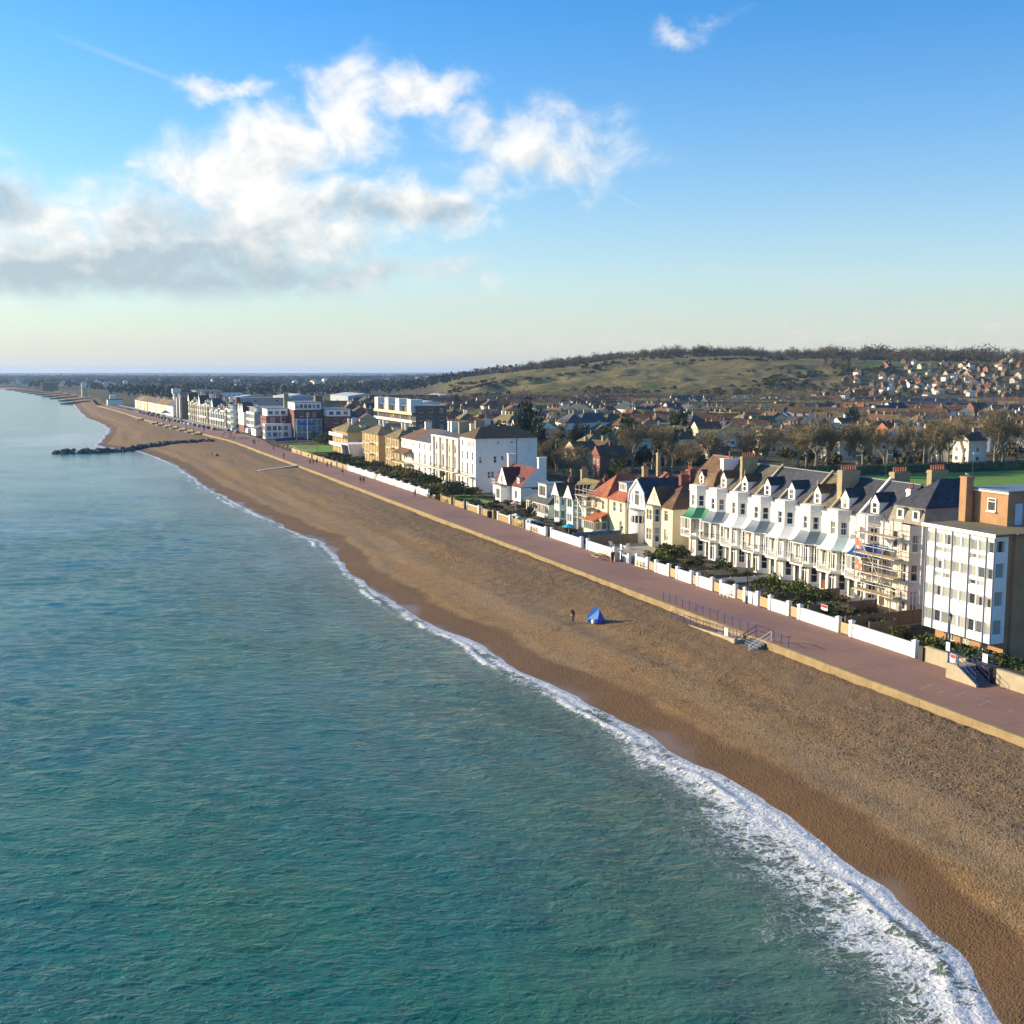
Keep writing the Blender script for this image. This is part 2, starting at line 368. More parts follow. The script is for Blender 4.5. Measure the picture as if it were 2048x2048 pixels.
# ================================================================== SETTING
SEA_Z = -3.0
_sw = np.array([(-400, 66.), (0, 66.), (300, 66.), (460, 65.5), (480, 64.5), (540, 60.5), (620, 54), (705, 48.3), (880, 41), (950, 37), (1020, 33), (1300, 36), (1500, 30), (1900, 2), (2340, -60), (2500, -160), (2700, -560), (2900, -2960), (4000, -9000)], float)
_wl = np.array([(-400, 37), (0, 38), (38, 39.8), (45, 43), (52, 44.7), (67, 45), (82, 45.3), (92, 44.1), (115, 42.4), (140, 40.2), (170, 41), (200, 42.9), (245, 39.6), (302, 36.3), (389, 35.9), (454, 31), (472, 27), (490, 19), (504, 15.4), (522, 17.3), (610, 24.8), (655, 27.3), (740, 25), (810, 20.4), (992, 18.2), (1276, 17.8), (1494, 3.6), (1713, -15), (2064, -50), (2340, -92), (2500, -200), (2700, -600), (2900, -3000), (4000, -9100)], float)
def seawall_x(Y): return np.interp(Y, _sw[:, 0], _sw[:, 1])
def water_x(Y):
    Y = np.asarray(Y, float); b = np.interp(Y, _wl[:, 0], _wl[:, 1])
    return b + (fbm(Y / 13., Y * 0 + 3.3, 5, 3) - .5) * 2.6 + (fbm(Y / 3.1, Y * 0 + 7.3, 9, 2) - .5) * .8
# ---- land: one sheet to the horizon, flat coastal plain, the hill inland, a faint ridge far off
_hill = np.array([(-180, 0), (10, 0), (15.5, 2), (17.5, 9), (19.3, 20), (21, 27), (24.7, 37), (27, 44), (30, 47), (33, 46.5), (37, 44), (40, 41), (45, 39), (60, 40), (110, 42), (180, 40)], float)
def land_z(X, Y, fine=True):
    X = np.asarray(X, float); Y = np.asarray(Y, float)
    r = np.hypot(X, Y); a = np.degrees(np.arctan2(X, Y)); zc = np.interp(a, _hill[:, 0], _hill[:, 1])
    t = sm(930, 1420, r); z = zc * (t ** .85) * (1 - .55 * sm(1650, 3200, r))
    slope = t * (1 - t) * 4 * np.clip(zc / 30, 0, 1)
    if fine:
        z = z + slope * ((fbm(X / 70., Y / 70., 21, 3) - .5) * 11 + (fbm(X / 22., Y / 22., 31, 3) - .5) * 8)
        z = z + (fbm(X / 900., Y / 900., 41, 3) - .45) * 10 * sm(2200, 4500, r)
    z = z + 20 * sm(8000, 13500, r) * (.55 + .8 * fbm(X / 3500., Y / 3500., 51, 3))
    return z - .5
az_ = np.radians(np.concatenate([np.arange(-100, -6, 2.), np.arange(-6, 62, .22), np.arange(62, 150, 2.)]))
rr_ = np.concatenate([np.arange(58, 130, 2.), np.geomspace(130, 900, 70), np.geomspace(915, 1700, 110), np.geomspace(1750, 16500, 56)])
RR, AA = np.meshgrid(rr_, az_); GX, GY = RR * np.sin(AA), RR * np.cos(AA)
GZ = land_z(GX, GY)
drop = sm(2.0, -1.5, GX - (seawall_x(GY) + 3.5)); drop = np.where(GY < -150, 1, drop)
GZ = GZ * (1 - drop) + drop * (-9)
def ground_mat():
    m = bpy.data.materials.new('land_ground'); m.use_nodes = True; t = NT(m.node_tree); b = t.N['Principled BSDF']
    b.inputs['Roughness'].default_value = .95; b.inputs['Specular IOR Level'].default_value = .15
    p = t.node('ShaderNodeNewGeometry').outputs['Position']; hill = t.attr('hill'); far = t.attr('far')
    town = t.mix(t.ss(t.noise(p, .05, 6, .6), .42, .58), (.075, .066, .034), (.115, .098, .060))
    town = t.mix(t.ss(t.noise(p, .13, 4, .6), .58, .66), town, (.055, .075, .02))
    sp = t.vm('MULTIPLY', p, (1., 1., 3.))
    gr = t.mix(t.ss(t.noise(sp, .022, 7, .68), .36, .62), (.175, .152, .046), (.238, .185, .072))
    gr = t.mix(t.ss(t.noise(sp, .012, 5, .6), .54, .66), gr, (.085, .110, .026))
    gr = t.mix(t.m('MULTIPLY', t.ss(t.noise(sp, .055, 7, .72), .47, .64), .8), gr, (.10, .085, .036))
    gr = t.mix(t.ss(t.noise(t.vm('MULTIPLY', p, (.55, 1., 3.)), .034, 7, .70), .55, .66), gr, (.042, .040, .022))
    plain = t.mix(t.ss(t.noise(p, .0045, 6, .6), .42, .66), (.020, .026, .016), (.060, .066, .034))
    plain = t.mix(t.ss(t.vor(p, .0026, out='Distance'), .52, .62), plain, (.12, .105, .06))
    c = t.mix(hill, town, gr); c = t.mix(far, c, plain)
    fld = t.attr('field'); c = t.mix(fld, c, (.075, .15, .022))
    t.set(b.inputs['Base Color'], c)
    t.set(b.inputs['Normal'], t.bump(t.noise(sp, .10, 6, .7), .9, 3.5)); return m
a_deg = np.degrees(AA); zc_ = np.interp(a_deg, _hill[:, 0], _hill[:, 1])
hill_a = sm(960, 1040, RR + (fbm(GX / 60., GY / 60., 61, 3) - .5) * 140) * sm(3, 16, zc_)
hill_a = hill_a * (1 - .75 * sm(36, 39, a_deg) * (1 - sm(1270, 1350, RR + (fbm(GX / 50., GY / 50., 63, 3) - .5) * 120)))
far_a = sm(1500, 2100, RR) * (1 - sm(8, 20, zc_)) + sm(1750, 2300, RR) * sm(8, 20, zc_)
fldm = sm(41.5, 42.2, a_deg) * sm(1330, 1370, RR) * (1 - sm(1480, 1520, RR)) + sm(38.2, 38.8, a_deg) * (1 - sm(41.2, 41.8, a_deg)) * sm(1235, 1260, RR) * (1 - sm(1300, 1330, RR)) * .7
me = grid_mesh('ground', GX, GY, GZ, ground_mat(), {'hill': hill_a, 'far': np.clip(far_a, 0, 1), 'field': np.clip(fldm, 0, 1)})
struct(obj('ground', me))
# ---- shingle beach
def stations(a, b, s0, grow):
    o = [a]; s = s0
    while o[-1] < b:
        o.append(o[-1] + s)
        if o[-1] > 230: s *= grow
    return np.array(o)
Ys = stations(-40, 2900, .42, 1.022)
tt = np.concatenate([np.linspace(-.30, .0, 14)[:-1], np.linspace(0, 1, 74)])
BY, BT = np.meshgrid(Ys, tt, indexing='ij')
WX, SX = water_x(BY), seawall_x(BY) + .6
BX = WX + (SX - WX) * BT
wid = SX - WX; q = BT * wid
prof = np.interp(np.clip(BT, -.3, 1), [-.3, 0, .12, .20, .30, .42, .55, .75, 1.], [-2.2, 0, .62, .98, 1.10, 1.55, 1.72, 2.15, 2.52])
BZ = SEA_Z + prof
amp = sm(.06, .3, BT)
BZ = BZ + amp * ((fbm(BX / 5., BY / 34., 71, 3) - .5) * .52) + amp * sm(.35, .6, BT) * (fbm(BX / .9, BY / .9, 81, 2) - .5) * .16
BZ = BZ - .22 * (1 - sm(0, 1.3, SX - .6 - BX)) * fbm(BX * 0, BY / 5., 83, 2)
# deep trail of footprints by the blue tent and worn patches up the beach
def beach_mat():
    m = bpy.data.materials.new('shingle'); m.use_nodes = True; t = NT(m.node_tree); b = t.N['Principled BSDF']
    p = t.node('ShaderNodeNewGeometry').outputs['Position']; px, py, pz = t.sep(p)
    tt_ = t.attr('t'); q = t.attr('q')
    lowp = t.vm('MULTIPLY', p, (1., .16, 1.))
    n1 = t.noise(lowp, .16, 6, .62); n2 = t.noise(p, .55, 5, .65)
    tan = (.265, .150, .050); grey = (.232, .152, .075); drk = (.145, .084, .034)
    c = t.mix(t.ss(n1, .40, .60), tan, grey)
    c = t.mix(t.m('MULTIPLY', t.ss(n2, .48, .66), .6), c, drk)
    band = t.m('ADD', tt_, t.m('MULTIPLY', t.m('SUBTRACT', n1, .5), .35))
    c = t.mix(t.m('MULTIPLY', t.ss(band, .52, .66), .62), c, (.165, .102, .050))
    up = t.ss(band, .50, .62)
    peb = t.vor(p, 7.5, out='Color'); pr_, pg_, pb_ = t.sep(peb)
    c = t.mix(t.m('MULTIPLY', t.ss(pr_, .74, .99), .42), c, (.40, .30, .18))
    c = t.mix(t.m('MULTIPLY', t.ss(pg_, .72, .99), .45), c, (.10, .058, .028))
    ft = t.vor(t.vm('MULTIPLY', p, (1., .8, 1.)), 2.1, out='Distance'); pit = t.ss(ft, .34, .12)
    patch = t.m('MULTIPLY', t.ss(t.noise(p, .22, 4, .6), .36, .58), up)
    c = t.mix(t.m('MULTIPLY', t.m('MULTIPLY', pit, patch), .42), c, (.13, .08, .04))
    wn_ = t.m('ADD', q, t.m('MULTIPLY', t.m('SUBTRACT', t.noise(t.vm('MULTIPLY', p, (1., .4, 1.)), .30, 4, .6), .5), 3.2))
    wet = t.ss(wn_, 4.6, 3.2)
    c = t.mix(t.m('MULTIPLY', wet, .82), c, (.098, .048, .013))
    swash = t.ss(t.m('ADD', q, t.m('MULTIPLY', t.m('SUBTRACT', t.noise(p, .07, 3, .5), .5), 9.)), 1.1, -.6)
    c = t.mix(t.m('MULTIPLY', swash, .55), c, (.20, .135, .085))
    t.set(b.inputs['Base Color'], c)
    rgh = t.m('SUBTRACT', t.m('SUBTRACT', .93, t.m('MULTIPLY', wet, .16)), t.m('MULTIPLY', swash, .45)); t.set(b.inputs['Roughness'], rgh)
    b.inputs['Specular IOR Level'].default_value = .35
    h = t.m('ADD', t.m('MULTIPLY', t.vor(p, 7.5), .09), t.m('MULTIPLY', t.noise(p, 2.6, 4, .65), .18))
    h = t.m('SUBTRACT', h, t.m('MULTIPLY', t.m('MULTIPLY', pit, patch), .12))
    h = t.m('MULTIPLY', h, t.m('SUBTRACT', 1., t.m('MULTIPLY', swash, .85)))
    t.set(b.inputs['Normal'], t.bump(h, .85, .62)); return m
BEACH = beach_mat()
struct(obj('beach', grid_mesh('beach', BX, BY, BZ, BEACH, {'t': BT, 'q': q})))
def beach_z(X, Y):
    wx = float(water_x(np.array([Y]))[0]); sx = float(seawall_x(Y)) + .6
    return SEA_Z + float(np.interp((X - wx) / (sx - wx), [-.3, 0, .12, .20, .30, .42, .55, .75, 1.], [-2.2, 0, .62, .98, 1.10, 1.55, 1.72, 2.15, 2.52]))
# ---- sea: one sheet, run out from the water's edge
Yw = np.concatenate([np.arange(-160, 20, 4.), stations(20, 230, .36, 1.), stations(231, 4000, .6, 1.028)])
ss_ = np.concatenate([np.linspace(-1.2, 12, 60), np.linspace(12.25, 60, 150), 60 + np.geomspace(.5, 9000, 90)])
WY, WS = np.meshgrid(Yw, ss_, indexing='ij')
SXX = water_x(WY) - WS
def waves(x, y, seed, lo, hi, n, d0, spread, steep):
    g = np.random.RandomState(seed); z = np.zeros_like(x)
    for k in range(n):
        L = lo * (hi / lo) ** g.rand(); th = np.radians(d0 + g.randn() * spread); ph = g.rand() * 6.28
        ar = steep * L / 6.28 / math.sqrt(n)
        z += ar * np.sin(6.283 / L * (x * math.cos(th) + y * math.sin(th)) + ph)
    return z
rcam = np.hypot(SXX, WY)
fade = 1 - sm(180, 420, rcam)
near = sm(-.5, 9, WS)
WZ = SEA_Z + (waves(SXX, WY, 3, 1.4, 4.2, 34, 62, 24, .085) * fade + waves(SXX, WY, 4, 6, 16., 12, 40, 14, .028)) * (.15 + .85 * near) * (1 - sm(900, 1500, rcam))
reach = np.interp(WY, [-200, 40, 50, 62, 75, 90, 110, 150, 200, 300, 450, 3000], [9, 9.5, 10, 7.5, 5.2, 4.0, 2.8, 1.9, 1.7, 1.6, 1.8, 3.0])
reach = reach * (.55 + .9 * fbm(WY / 9., WY * 0, 91, 3))
br_c = 1.1 + 1.3 * fbm(WY / 11., WY * 0, 93, 2)
brk = np.exp(-((WS - br_c) / .55) ** 2) * (.25 + .55 * sm(.42, .72, fbm(WY / 10., WY * 0, 95, 3))) * (1 - sm(260, 420, WY))
WZ = WZ + .085 * np.sin(6.283 * WS / 7.5 + 2.2 * fbm(WY / 30., WS / 30., 99, 2)) * np.exp(-WS / 26.) * sm(2, 6, WS) * fade
WZ = WZ + brk * .26 * (.5 + fbm(WY / 1.1, WS / 1.1, 97, 2)) + np.exp(-((WS - br_c * .35) / .5) ** 2) * .10
foam = np.clip(1.12 - WS / np.maximum(reach * .9, .5), 0, 1.1)
foam = np.maximum(foam, brk * 1.25)
grey_sea = np.exp(-((SXX - 5) / 22) ** 2 - ((WY - 560) / 45.) ** 2)
foam2 = .55 * np.exp(-((SXX + 2 - (WY - 530) * .12) / 16) ** 2) * sm(500, 520, WY) * (1 - sm(580, 640, WY))
shore = np.clip(1 - WS / 34., 0, 1)
def sea_mat():
    m = bpy.data.materials.new('sea_water'); m.use_nodes = True; t = NT(m.node_tree); b = t.N['Principled BSDF']
    p = t.node('ShaderNodeNewGeometry').outputs['Position']
    mp = t.node('ShaderNodeMapping'); mp.inputs['Rotation'].default_value = (0, 0, rad(24)); t.set(mp.inputs['Vector'], p); r = mp.outputs[0]
    rs = t.vm('MULTIPLY', r, (.62, 1., 1.)); gust = t.ss(t.noise(p, .035, 4, .6), .30, .70, .55, 1.35)
    sh = t.attr('shore'); fo = t.attr('foam'); fo2 = t.attr('foam2'); far = t.attr('far')
    big = t.noise(p, .022, 5, .6)
    deep = t.mix(t.ss(big, .38, .62), (.004, .110, .104), (.010, .122, .074))
    deep = t.mix(t.ss(t.noise(p, .045, 4, .6), .52, .72), deep, (.030, .130, .070))
    c = t.mix(t.m('MULTIPLY', t.ss(sh, .05, .95), .8), deep, (.085, .140, .088))
    c = t.mix(t.m('MULTIPLY', t.ss(sh, .72, 1.), .5), c, (.13, .130, .085))
    c = t.mix(fo2, c, (.42, .45, .42))
    # foam: lace left by the last wave, solid froth at the edge
    wv = t.vm('MULTIPLY', t.vm('SUBTRACT', t.noise(p, .9, 4, .6, col=True), (.5, .5, .5)), (1.3, 1.3, 0.))
    q = t.vm('MULTIPLY', t.vm('ADD', p, t.vm('MULTIPLY', wv, (1.8, 1.8, 0.))), (.72, 1.2, 0.))
    def ridge(v, sc, det, dst): return t.m('MULTIPLY', t.m('ABSOLUTE', t.m('SUBTRACT', t.noise(v, sc, det, .6, dst), .5)), 2.)
    dr = t.vm('MULTIPLY', t.vm('ADD', p, wv), (.62, 1.15, 0.))
    e1 = ridge(dr, .85, 3, 1.2); e2 = ridge(dr, 2.2, 3, .8); e3 = t.vor(q, .75, 'DISTANCE_TO_EDGE')
    lace = t.m('MINIMUM', t.m('MINIMUM', t.m('MULTIPLY', e1, .9), t.m('ADD', t.m('MULTIPLY', e2, .9), .045)), t.m('ADD', t.m('MULTIPLY', e3, 1.0), .015))
    pat = t.noise(t.vm('MULTIPLY', p, (1., .5, 1.)), .33, 4, .62)
    amt = t.m('MULTIPLY', fo, t.ss(pat, .25, .62, .35, 1.12))
    thr = t.m('MULTIPLY', t.m('POWER', t.m('MAXIMUM', t.m('SUBTRACT', amt, .18), 0.), 1.6), .36)
    lc = t.ss(t.m('SUBTRACT', thr, lace), -.045, .04)
    fine = t.noise(p, 3.4, 4, .7)
    solid = t.ss(t.m('ADD', amt, t.m('MULTIPLY', t.m('SUBTRACT', fine, .5), .9)), 1.0, 1.30)
    fm = t.m('MULTIPLY', t.m('MAXIMUM', t.m('MULTIPLY', lc, t.ss(fine, .25, .6, .62, .95)), t.m('MULTIPLY', solid, .95)), t.ss(fo, .02, .14))
    c = t.mix(fm, c, (.74, .75, .74))
    t.set(b.inputs['Base Color'], c); b.inputs['IOR'].default_value = 1.36
    b.inputs['Specular IOR Level'].default_value = .5
    t.set(b.inputs['Roughness'], t.m('ADD', t.m('ADD', .07, t.m('MULTIPLY', far, .07)), t.m('MULTIPLY', fm, .6)))
    h = t.m('ADD', t.m('MULTIPLY', t.noise(rs, 1.0, 3, .5), .27), t.m('MULTIPLY', t.noise(rs, 2.6, 4, .62, .6), .20))
    h = t.m('MULTIPLY', h, gust)
    h = t.m('ADD', h, t.m('MULTIPLY', t.noise(t.vm('MULTIPLY', r, (.16, .55, 1.)), .16, 4, .55), .35))
    h = t.m('ADD', h, t.m('MULTIPLY', t.m('MULTIPLY', fm, fine), .10))
    h = t.m('MULTIPLY', h, t.m('SUBTRACT', 1.0, t.m('MULTIPLY', far, .8)))
    n1 = t.bump(h, 1.0, 1.0); t.set(b.inputs['Normal'], n1); return m
seam = grid_mesh('sea', SXX, WY, WZ, sea_mat(), {'shore': shore, 'foam': foam, 'foam2': np.clip(foam2, 0, 1), 'far': sm(75, 420, rcam)})
struct(obj('sea', seam))

# ---- promenade, sea wall, road and lawns (real slabs butted end to end)
def ribbon(name, mat, fx0, fx1, ys, z0, z1):
    """slab that follows the shore between x = fx0(Y) and fx1(Y)"""
    mb = MB(); n = len(ys)
    for y in ys:
        a, c = float(fx0(y)), float(fx1(y)); mb.v += [(a, y, z1), (c, y, z1), (a, y, z0), (c, y, z0)]
    for i in range(n - 1):
        k = 4 * i
        mb.f += [(k, k + 1, k + 5, k + 4), (k, k + 4, k + 6, k + 2), (k + 1, k + 3, k + 7, k + 5)]; mb.m += [0, 0, 0]
    mb.f += [(0, 2, 3, 1), (4 * n - 4, 4 * n - 3, 4 * n - 1, 4 * n - 2)]; mb.m += [0, 0]
    return obj(name, mb.mesh(name, mat))
def prom_mat():
    m = bpy.data.materials.new('red_tarmac'); m.use_nodes = True; t = NT(m.node_tree); b = t.N['Principled BSDF']; b.inputs['Roughness'].default_value = .9; b.inputs['Specular IOR Level'].default_value = .25
    p = t.node('ShaderNodeNewGeometry').outputs['Position']; px, py, pz = t.sep(p)
    c = t.mix(t.ss(t.noise(p, .09, 5, .6), .38, .66), (.295, .165, .122), (.225, .134, .108))
    c = t.mix(t.m('MULTIPLY', t.ss(t.noise(t.vm('MULTIPLY', p, (1.3, .05, 1.)), .9, 4, .6), .5, .7), .35), c, (.19, .115, .092))
    c = t.mix(t.m('MULTIPLY', t.ss(t.vor(t.vm('MULTIPLY', p, (.35, .12, 0.)), 1., out='Distance'), .12, .10), .30), c, (.17, .112, .098))
    joint = t.ss(t.m('ABSOLUTE', t.m('SUBTRACT', t.m('FRACT', t.m('DIVIDE', py, 6.0)), .5)), .488, .494)
    c = t.mix(t.m('MULTIPLY', joint, .5), c, (.12, .08, .065)); grit = t.noise(p, 5., 4, .7)
    edge = t.ss(px, 69.4, 66.4); c = t.mix(t.m('MULTIPLY', t.m('MULTIPLY', edge, t.ss(grit, .5, .62)), .55), c, (.30, .20, .10))
    t.set(b.inputs['Base Color'], c); t.set(b.inputs['Normal'], t.bump(grit, .3, .02)); return m
PROM = prom_mat()
TAR = M('asphalt', (.060, .060, .062), .9, .12, .5, .3, 20, world=True)
KERB = M('sea_wall_concrete', (.29, .215, .11), .92, .16, .8, .4, 9, col2=(.23, .165, .08), s2=.35, t2=(.46, .66), world=True)
ys_w = list(np.arange(-60, 470, 8.)) + list(np.arange(470, 1020, 10.))
prom_in = lambda y: seawall_x(y) + float(np.interp(y, [-60, 430, 500, 560, 1010], [9.2, 9.2, 15, 9, 7.5]))
struct(ribbon('promenade', PROM, lambda y: seawall_x(y) + .30, prom_in, ys_w, -1.4, 0.0))
# the sea wall is laid in bays with open joints
def wall_piece(y0, y1):
    mb = MB(); a0, a1 = float(seawall_x(y0)), float(seawall_x(y1))
    for y, a in ((y0, a0), (y1, a1)):
        mb.v += [(a - .40, y, -2.6), (a - .20, y, -.02), (a - .15, y, .04), (a + .24, y, .04), (a + .298, y, .0), (a + .298, y, -2.6)]
    mb.f += [(k, (k + 1) % 6, 6 + (k + 1) % 6, 6 + k) for k in range(6)] + [(5, 4, 3, 2, 1, 0), (6, 7, 8, 9, 10, 11)]
    mb.m += [0] * 8; return mb.mesh('sea_wall_bay', KERB)
sw = tag(obj('sea_wall', None), None, None, kind='structure')
y = -40.
while y < 1010:
    L = 6.0 if y < 330 else 14.
    if not (95.2 < y + L / 2 < 99.4): obj('wall_bay', wall_piece(y, y + L - .03), sw)
    y += L
road_a = lambda y: prom_in(y) + .35
road_b = lambda y: prom_in(y) + 8.6
ys_r = list(np.arange(506, 1040, 9.))
struct(ribbon('road', TAR, road_a, road_b, ys_r, -1.2, -.10))
struct(ribbon('kerb', CONC, prom_in, lambda y: prom_in(y) + .346, ys_r, -1.2, .03))
struct(ribbon('pavement', M('paving', (.33, .28, .23), .9, .12, .4, world=True), lambda y: road_b(y) + .004, lambda y: road_b(y) + 3.2, ys_r, -1.2, .02))
# faded bay markings on the near promenade
PAINT = M('faded_paint', (.36, .27, .235), .9, .25, 2.5)
for k, (x, yy, L) in enumerate([(68.2, 76.6, 2.2), (68.5, 74.9, 1.4), (69.0, 73.6, 2.5), (69.3, 70.9, 2.0), (69.6, 68.4, 1.2)]):
    mb = MB(); mb.box(-.05, .05, 0, L, 0, .004); o = obj('painted_line', mb.mesh('painted_line', PAINT), None, (x, yy, .002), rad(-68)); struct(o)
LAWN = M('lawn_grass', (.125, .27, .022), .95, .22, .35, .5, 6, col2=(.15, .19, .035), s2=.12, t2=(.45, .62), world=True)
def sheet(name, pts, z, mat, th=.25):
    mb = MB(); mb.prism([(x, y, z - th) for x, y in pts], (0, 0, th)); return struct(obj(name, mb.mesh(name, mat)))
sheet('playing_field', [(150, 150), (330, 120), (330, 236), (262, 246), (205, 250), (168, 252)], -.30, LAWN)
sheet('seafront_lawn', [(80.5, 392), (99, 392), (97, 428), (82, 436)], -.22, LAWN)
sheet('garden_lawn', [(78.5, 226), (86, 226), (86, 243), (78.5, 243)], -.35, LAWN, .12)
sheet('block_lawn', [(76.2, 80.6), (79.4, 80.6), (79.4, 97), (76.2, 97)], -.25, LAWN, .2)
PAVE = M('garden_paving', (.34, .31, .24), .9, .12, .8, world=True)
sheet('forecourt', [(76, 148.5), (87, 148.5), (87, 165.5), (76, 165.5)], -.33, PAVE, .12)
SOIL = M('garden_soil', (.075, .058, .036), .95, .25, .6, col2=(.13, .10, .06), s2=.5, world=True)
sheet('terrace_gardens', [(76, 97.2), (90, 97.2), (90, 148), (76, 148)], -.40, SOIL, .08)
STONE = M('lane_tarmac', (.12, .11, .105), .9, .12, .3, world=True)
sheet('back_lane', [(107, 60), (113, 60), (113, 330), (107, 330)], -.36, STONE, .1)
# ================================================================== BUILDINGS
G = -.5                                      # garden level behind the promenade wall
_wm = {}
def win_mesh(w_, h_, style, fm):
    k = (round(w_, 2), round(h_, 2), style, fm.name)
    if k in _wm: return _wm[k]
    f = MB(); b = .085 if w_ > .7 else .06; hw = w_ / 2
    f.box(0, .08, -hw, -hw + b, 0, h_); f.box(0, .08, hw - b, hw, 0, h_)
    f.box(0, .08, -hw + b, hw - b, 0, b); f.box(0, .08, -hw + b, hw - b, h_ - b, h_)
    def mull(y0, z0=b, z1=h_ - b, t=.035): f.box(.012, .075, y0 - t, y0 + t, z0, z1)
    def rail(z0, t=.04): f.box(.015, .072, -hw + b, hw - b, z0 - t, z0 + t)
    if style in 'sg': rail(h_ * .52, .045)
    if style == 'g': mull(0, b, h_ * .52 - .045, .02); mull(0, h_ * .52 + .045, h_ - b, .02)
    if style == 'f': mull(0, b, h_ - b, .06); rail(h_ * .80, .035)
    if style[0] == 'c':
        n = int(style[1])
        for i in range(1, n): mull(-hw + w_ * i / n)
        if style.endswith('t'): rail(h_ * .74)
    if style == 'd':
        f.box(.02, .07, -hw + b, hw - b, b, h_ * .45); rail(h_ * .82)
    p = MB(); p.box(.045, .06, -hw + b * .9, hw - b * .9, b * .9, h_ - b * .9)
    s_ = MB(); s_.box(-.17, .08, -hw - .06, hw + .06, -.09, -.002)
    r = (f.mesh('window_frame', fm), p.mesh('window_pane', GLASS), s_.mesh('window_sill', fm)); _wm[k] = r; return r
PALEG = [None]
def add_window(par, loc, rz, w_, h_, style, fm=None, sill=True):
    fm = fm or UPVC; a, p, s_ = win_mesh(w_, h_, style, fm)
    o = obj('door' if style in 'fd' else 'window', a, par, loc, rz)
    pn = obj('pane', p, o)
    if PALEG[0]: pn.material_slots[0].link = 'OBJECT'; pn.material_slots[0].material = PALEG[0]
    if sill and style not in 'fd': obj('sill', s_, o)
    return o
class House:
    def __init__(s, name, label, cat, loc, rz=0., group=None, frame=None, small=False):
        s.o = thing(name, label, cat, loc, rz, group); s.w = MB(); s.fm = frame or UPVC; s.sill = not small
    def panel(s, A, B, z0, z1, ops=(), mi=0, rev=.13):
        A, B = Vector((A[0], A[1], 0)), Vector((B[0], B[1], 0)); d = B - A; L = d.length; d /= L; n = Vector((-d.y, d.x, 0))
        P = lambda u_, v_, q=0.: A + d * u_ + Vector((0, 0, v_)) - n * q
        R = [(o_[0] - o_[2] / 2, o_[0] + o_[2] / 2, o_[1], o_[1] + o_[3]) for o_ in ops]
        us = sorted({0., L} | {x for r in R for x in r[:2]}); vs = sorted({z0, z1} | {x for r in R for x in r[2:]})
        for i in range(len(us) - 1):
            for j in range(len(vs) - 1):
                cu, cv = (us[i] + us[i + 1]) / 2, (vs[j] + vs[j + 1]) / 2
                if any(r[0] < cu < r[1] and r[2] < cv < r[3] for r in R): continue
                s.w.poly([P(us[i], vs[j]), P(us[i], vs[j + 1]), P(us[i + 1], vs[j + 1]), P(us[i + 1], vs[j])], mi)
        ang = math.atan2(n.y, n.x) - math.pi
        for o_, r in zip(ops, R):
            a0, a1, b0, b1 = r
            for q in (((a0, b0), (a0, b1)), ((a0, b1), (a1, b1)), ((a1, b1), (a1, b0)), ((a1, b0), (a0, b0))):
                s.w.poly([P(*q[0]), P(*q[1]), P(*q[1], rev + .1), P(*q[0], rev + .1)], mi)
            add_window(s.o, P(o_[0], o_[1], rev), ang, o_[2], o_[3], o_[4], (o_[5] if len(o_) > 5 else None) or s.fm, s.sill)
    def walls(s, pts, z0, z1, ops={}, mi=0):
        for i in range(len(pts)): s.panel(pts[i], pts[(i + 1) % len(pts)], z0, z1, ops.get(i, ()), mi)
    def rect(s, x0, x1, y0, y1, z0, z1, front=(), right=(), left=(), back=(), mi=0):
        """front faces the sea, right faces back along the shore"""
        s.walls([(x0, y0), (x0, y1), (x1, y1), (x1, y0)], z0, z1, {0: front, 1: left, 2: back, 3: right}, mi)
    def done(s, mats): obj('wall', s.w.mesh('house_wall', mats, fix=False), s.o); return s.o
    def part(s, name, mb, mats, **k): return obj(name, mb.mesh(name, mats), s.o, **k)
def hip(x0, x1, y0, y1, z, h, axis='y', i0=0., i1=0., oh=.3, th=.14, mb=None):
    """roof solid over a rectangle; ridge along axis, i0/i1 = hip inset at its low/high end (0: gable, filled with material 1)"""
    mb = mb or MB(); ox0, ox1, oy0, oy1 = x0 - oh, x1 + oh, y0 - oh, y1 + oh
    if axis == 'y':
        mx = (x0 + x1) / 2; a, b = (mx, (oy0 if i0 == 0 else y0 + i0), z + h), (mx, (oy1 if i1 == 0 else y1 - i1), z + h)
        e = [(ox0, oy0, z), (ox1, oy0, z), (ox1, oy1, z), (ox0, oy1, z)]
        fs = [((0, 3, 'b', 'a'), 0), ((2, 1, 'a', 'b'), 0), ((1, 0, 'a'), 0 if i0 else 1), ((3, 2, 'b'), 0 if i1 else 1)]
    else:
        my = (y0 + y1) / 2; a, b = ((ox0 if i0 == 0 else x0 + i0), my, z + h), ((ox1 if i1 == 0 else x1 - i1), my, z + h)
        e = [(ox0, oy0, z), (ox1, oy0, z), (ox1, oy1, z), (ox0, oy1, z)]
        fs = [((0, 1, 'b', 'a'), 0), ((2, 3, 'a', 'b'), 0), ((3, 0, 'a'), 0 if i0 else 1), ((1, 2, 'b'), 0 if i1 else 1)]
    V = {0: e[0], 1: e[1], 2: e[2], 3: e[3], 'a': a, 'b': b}
    for f, mi in fs: mb.poly([V[k] for k in f], mi)
    lo = [(p[0], p[1], z - th) for p in e]
    mb.poly(lo[::-1])
    for k in range(4): mb.poly([e[k], lo[k], lo[(k + 1) % 4], e[(k + 1) % 4]])
    # weld
    return mb
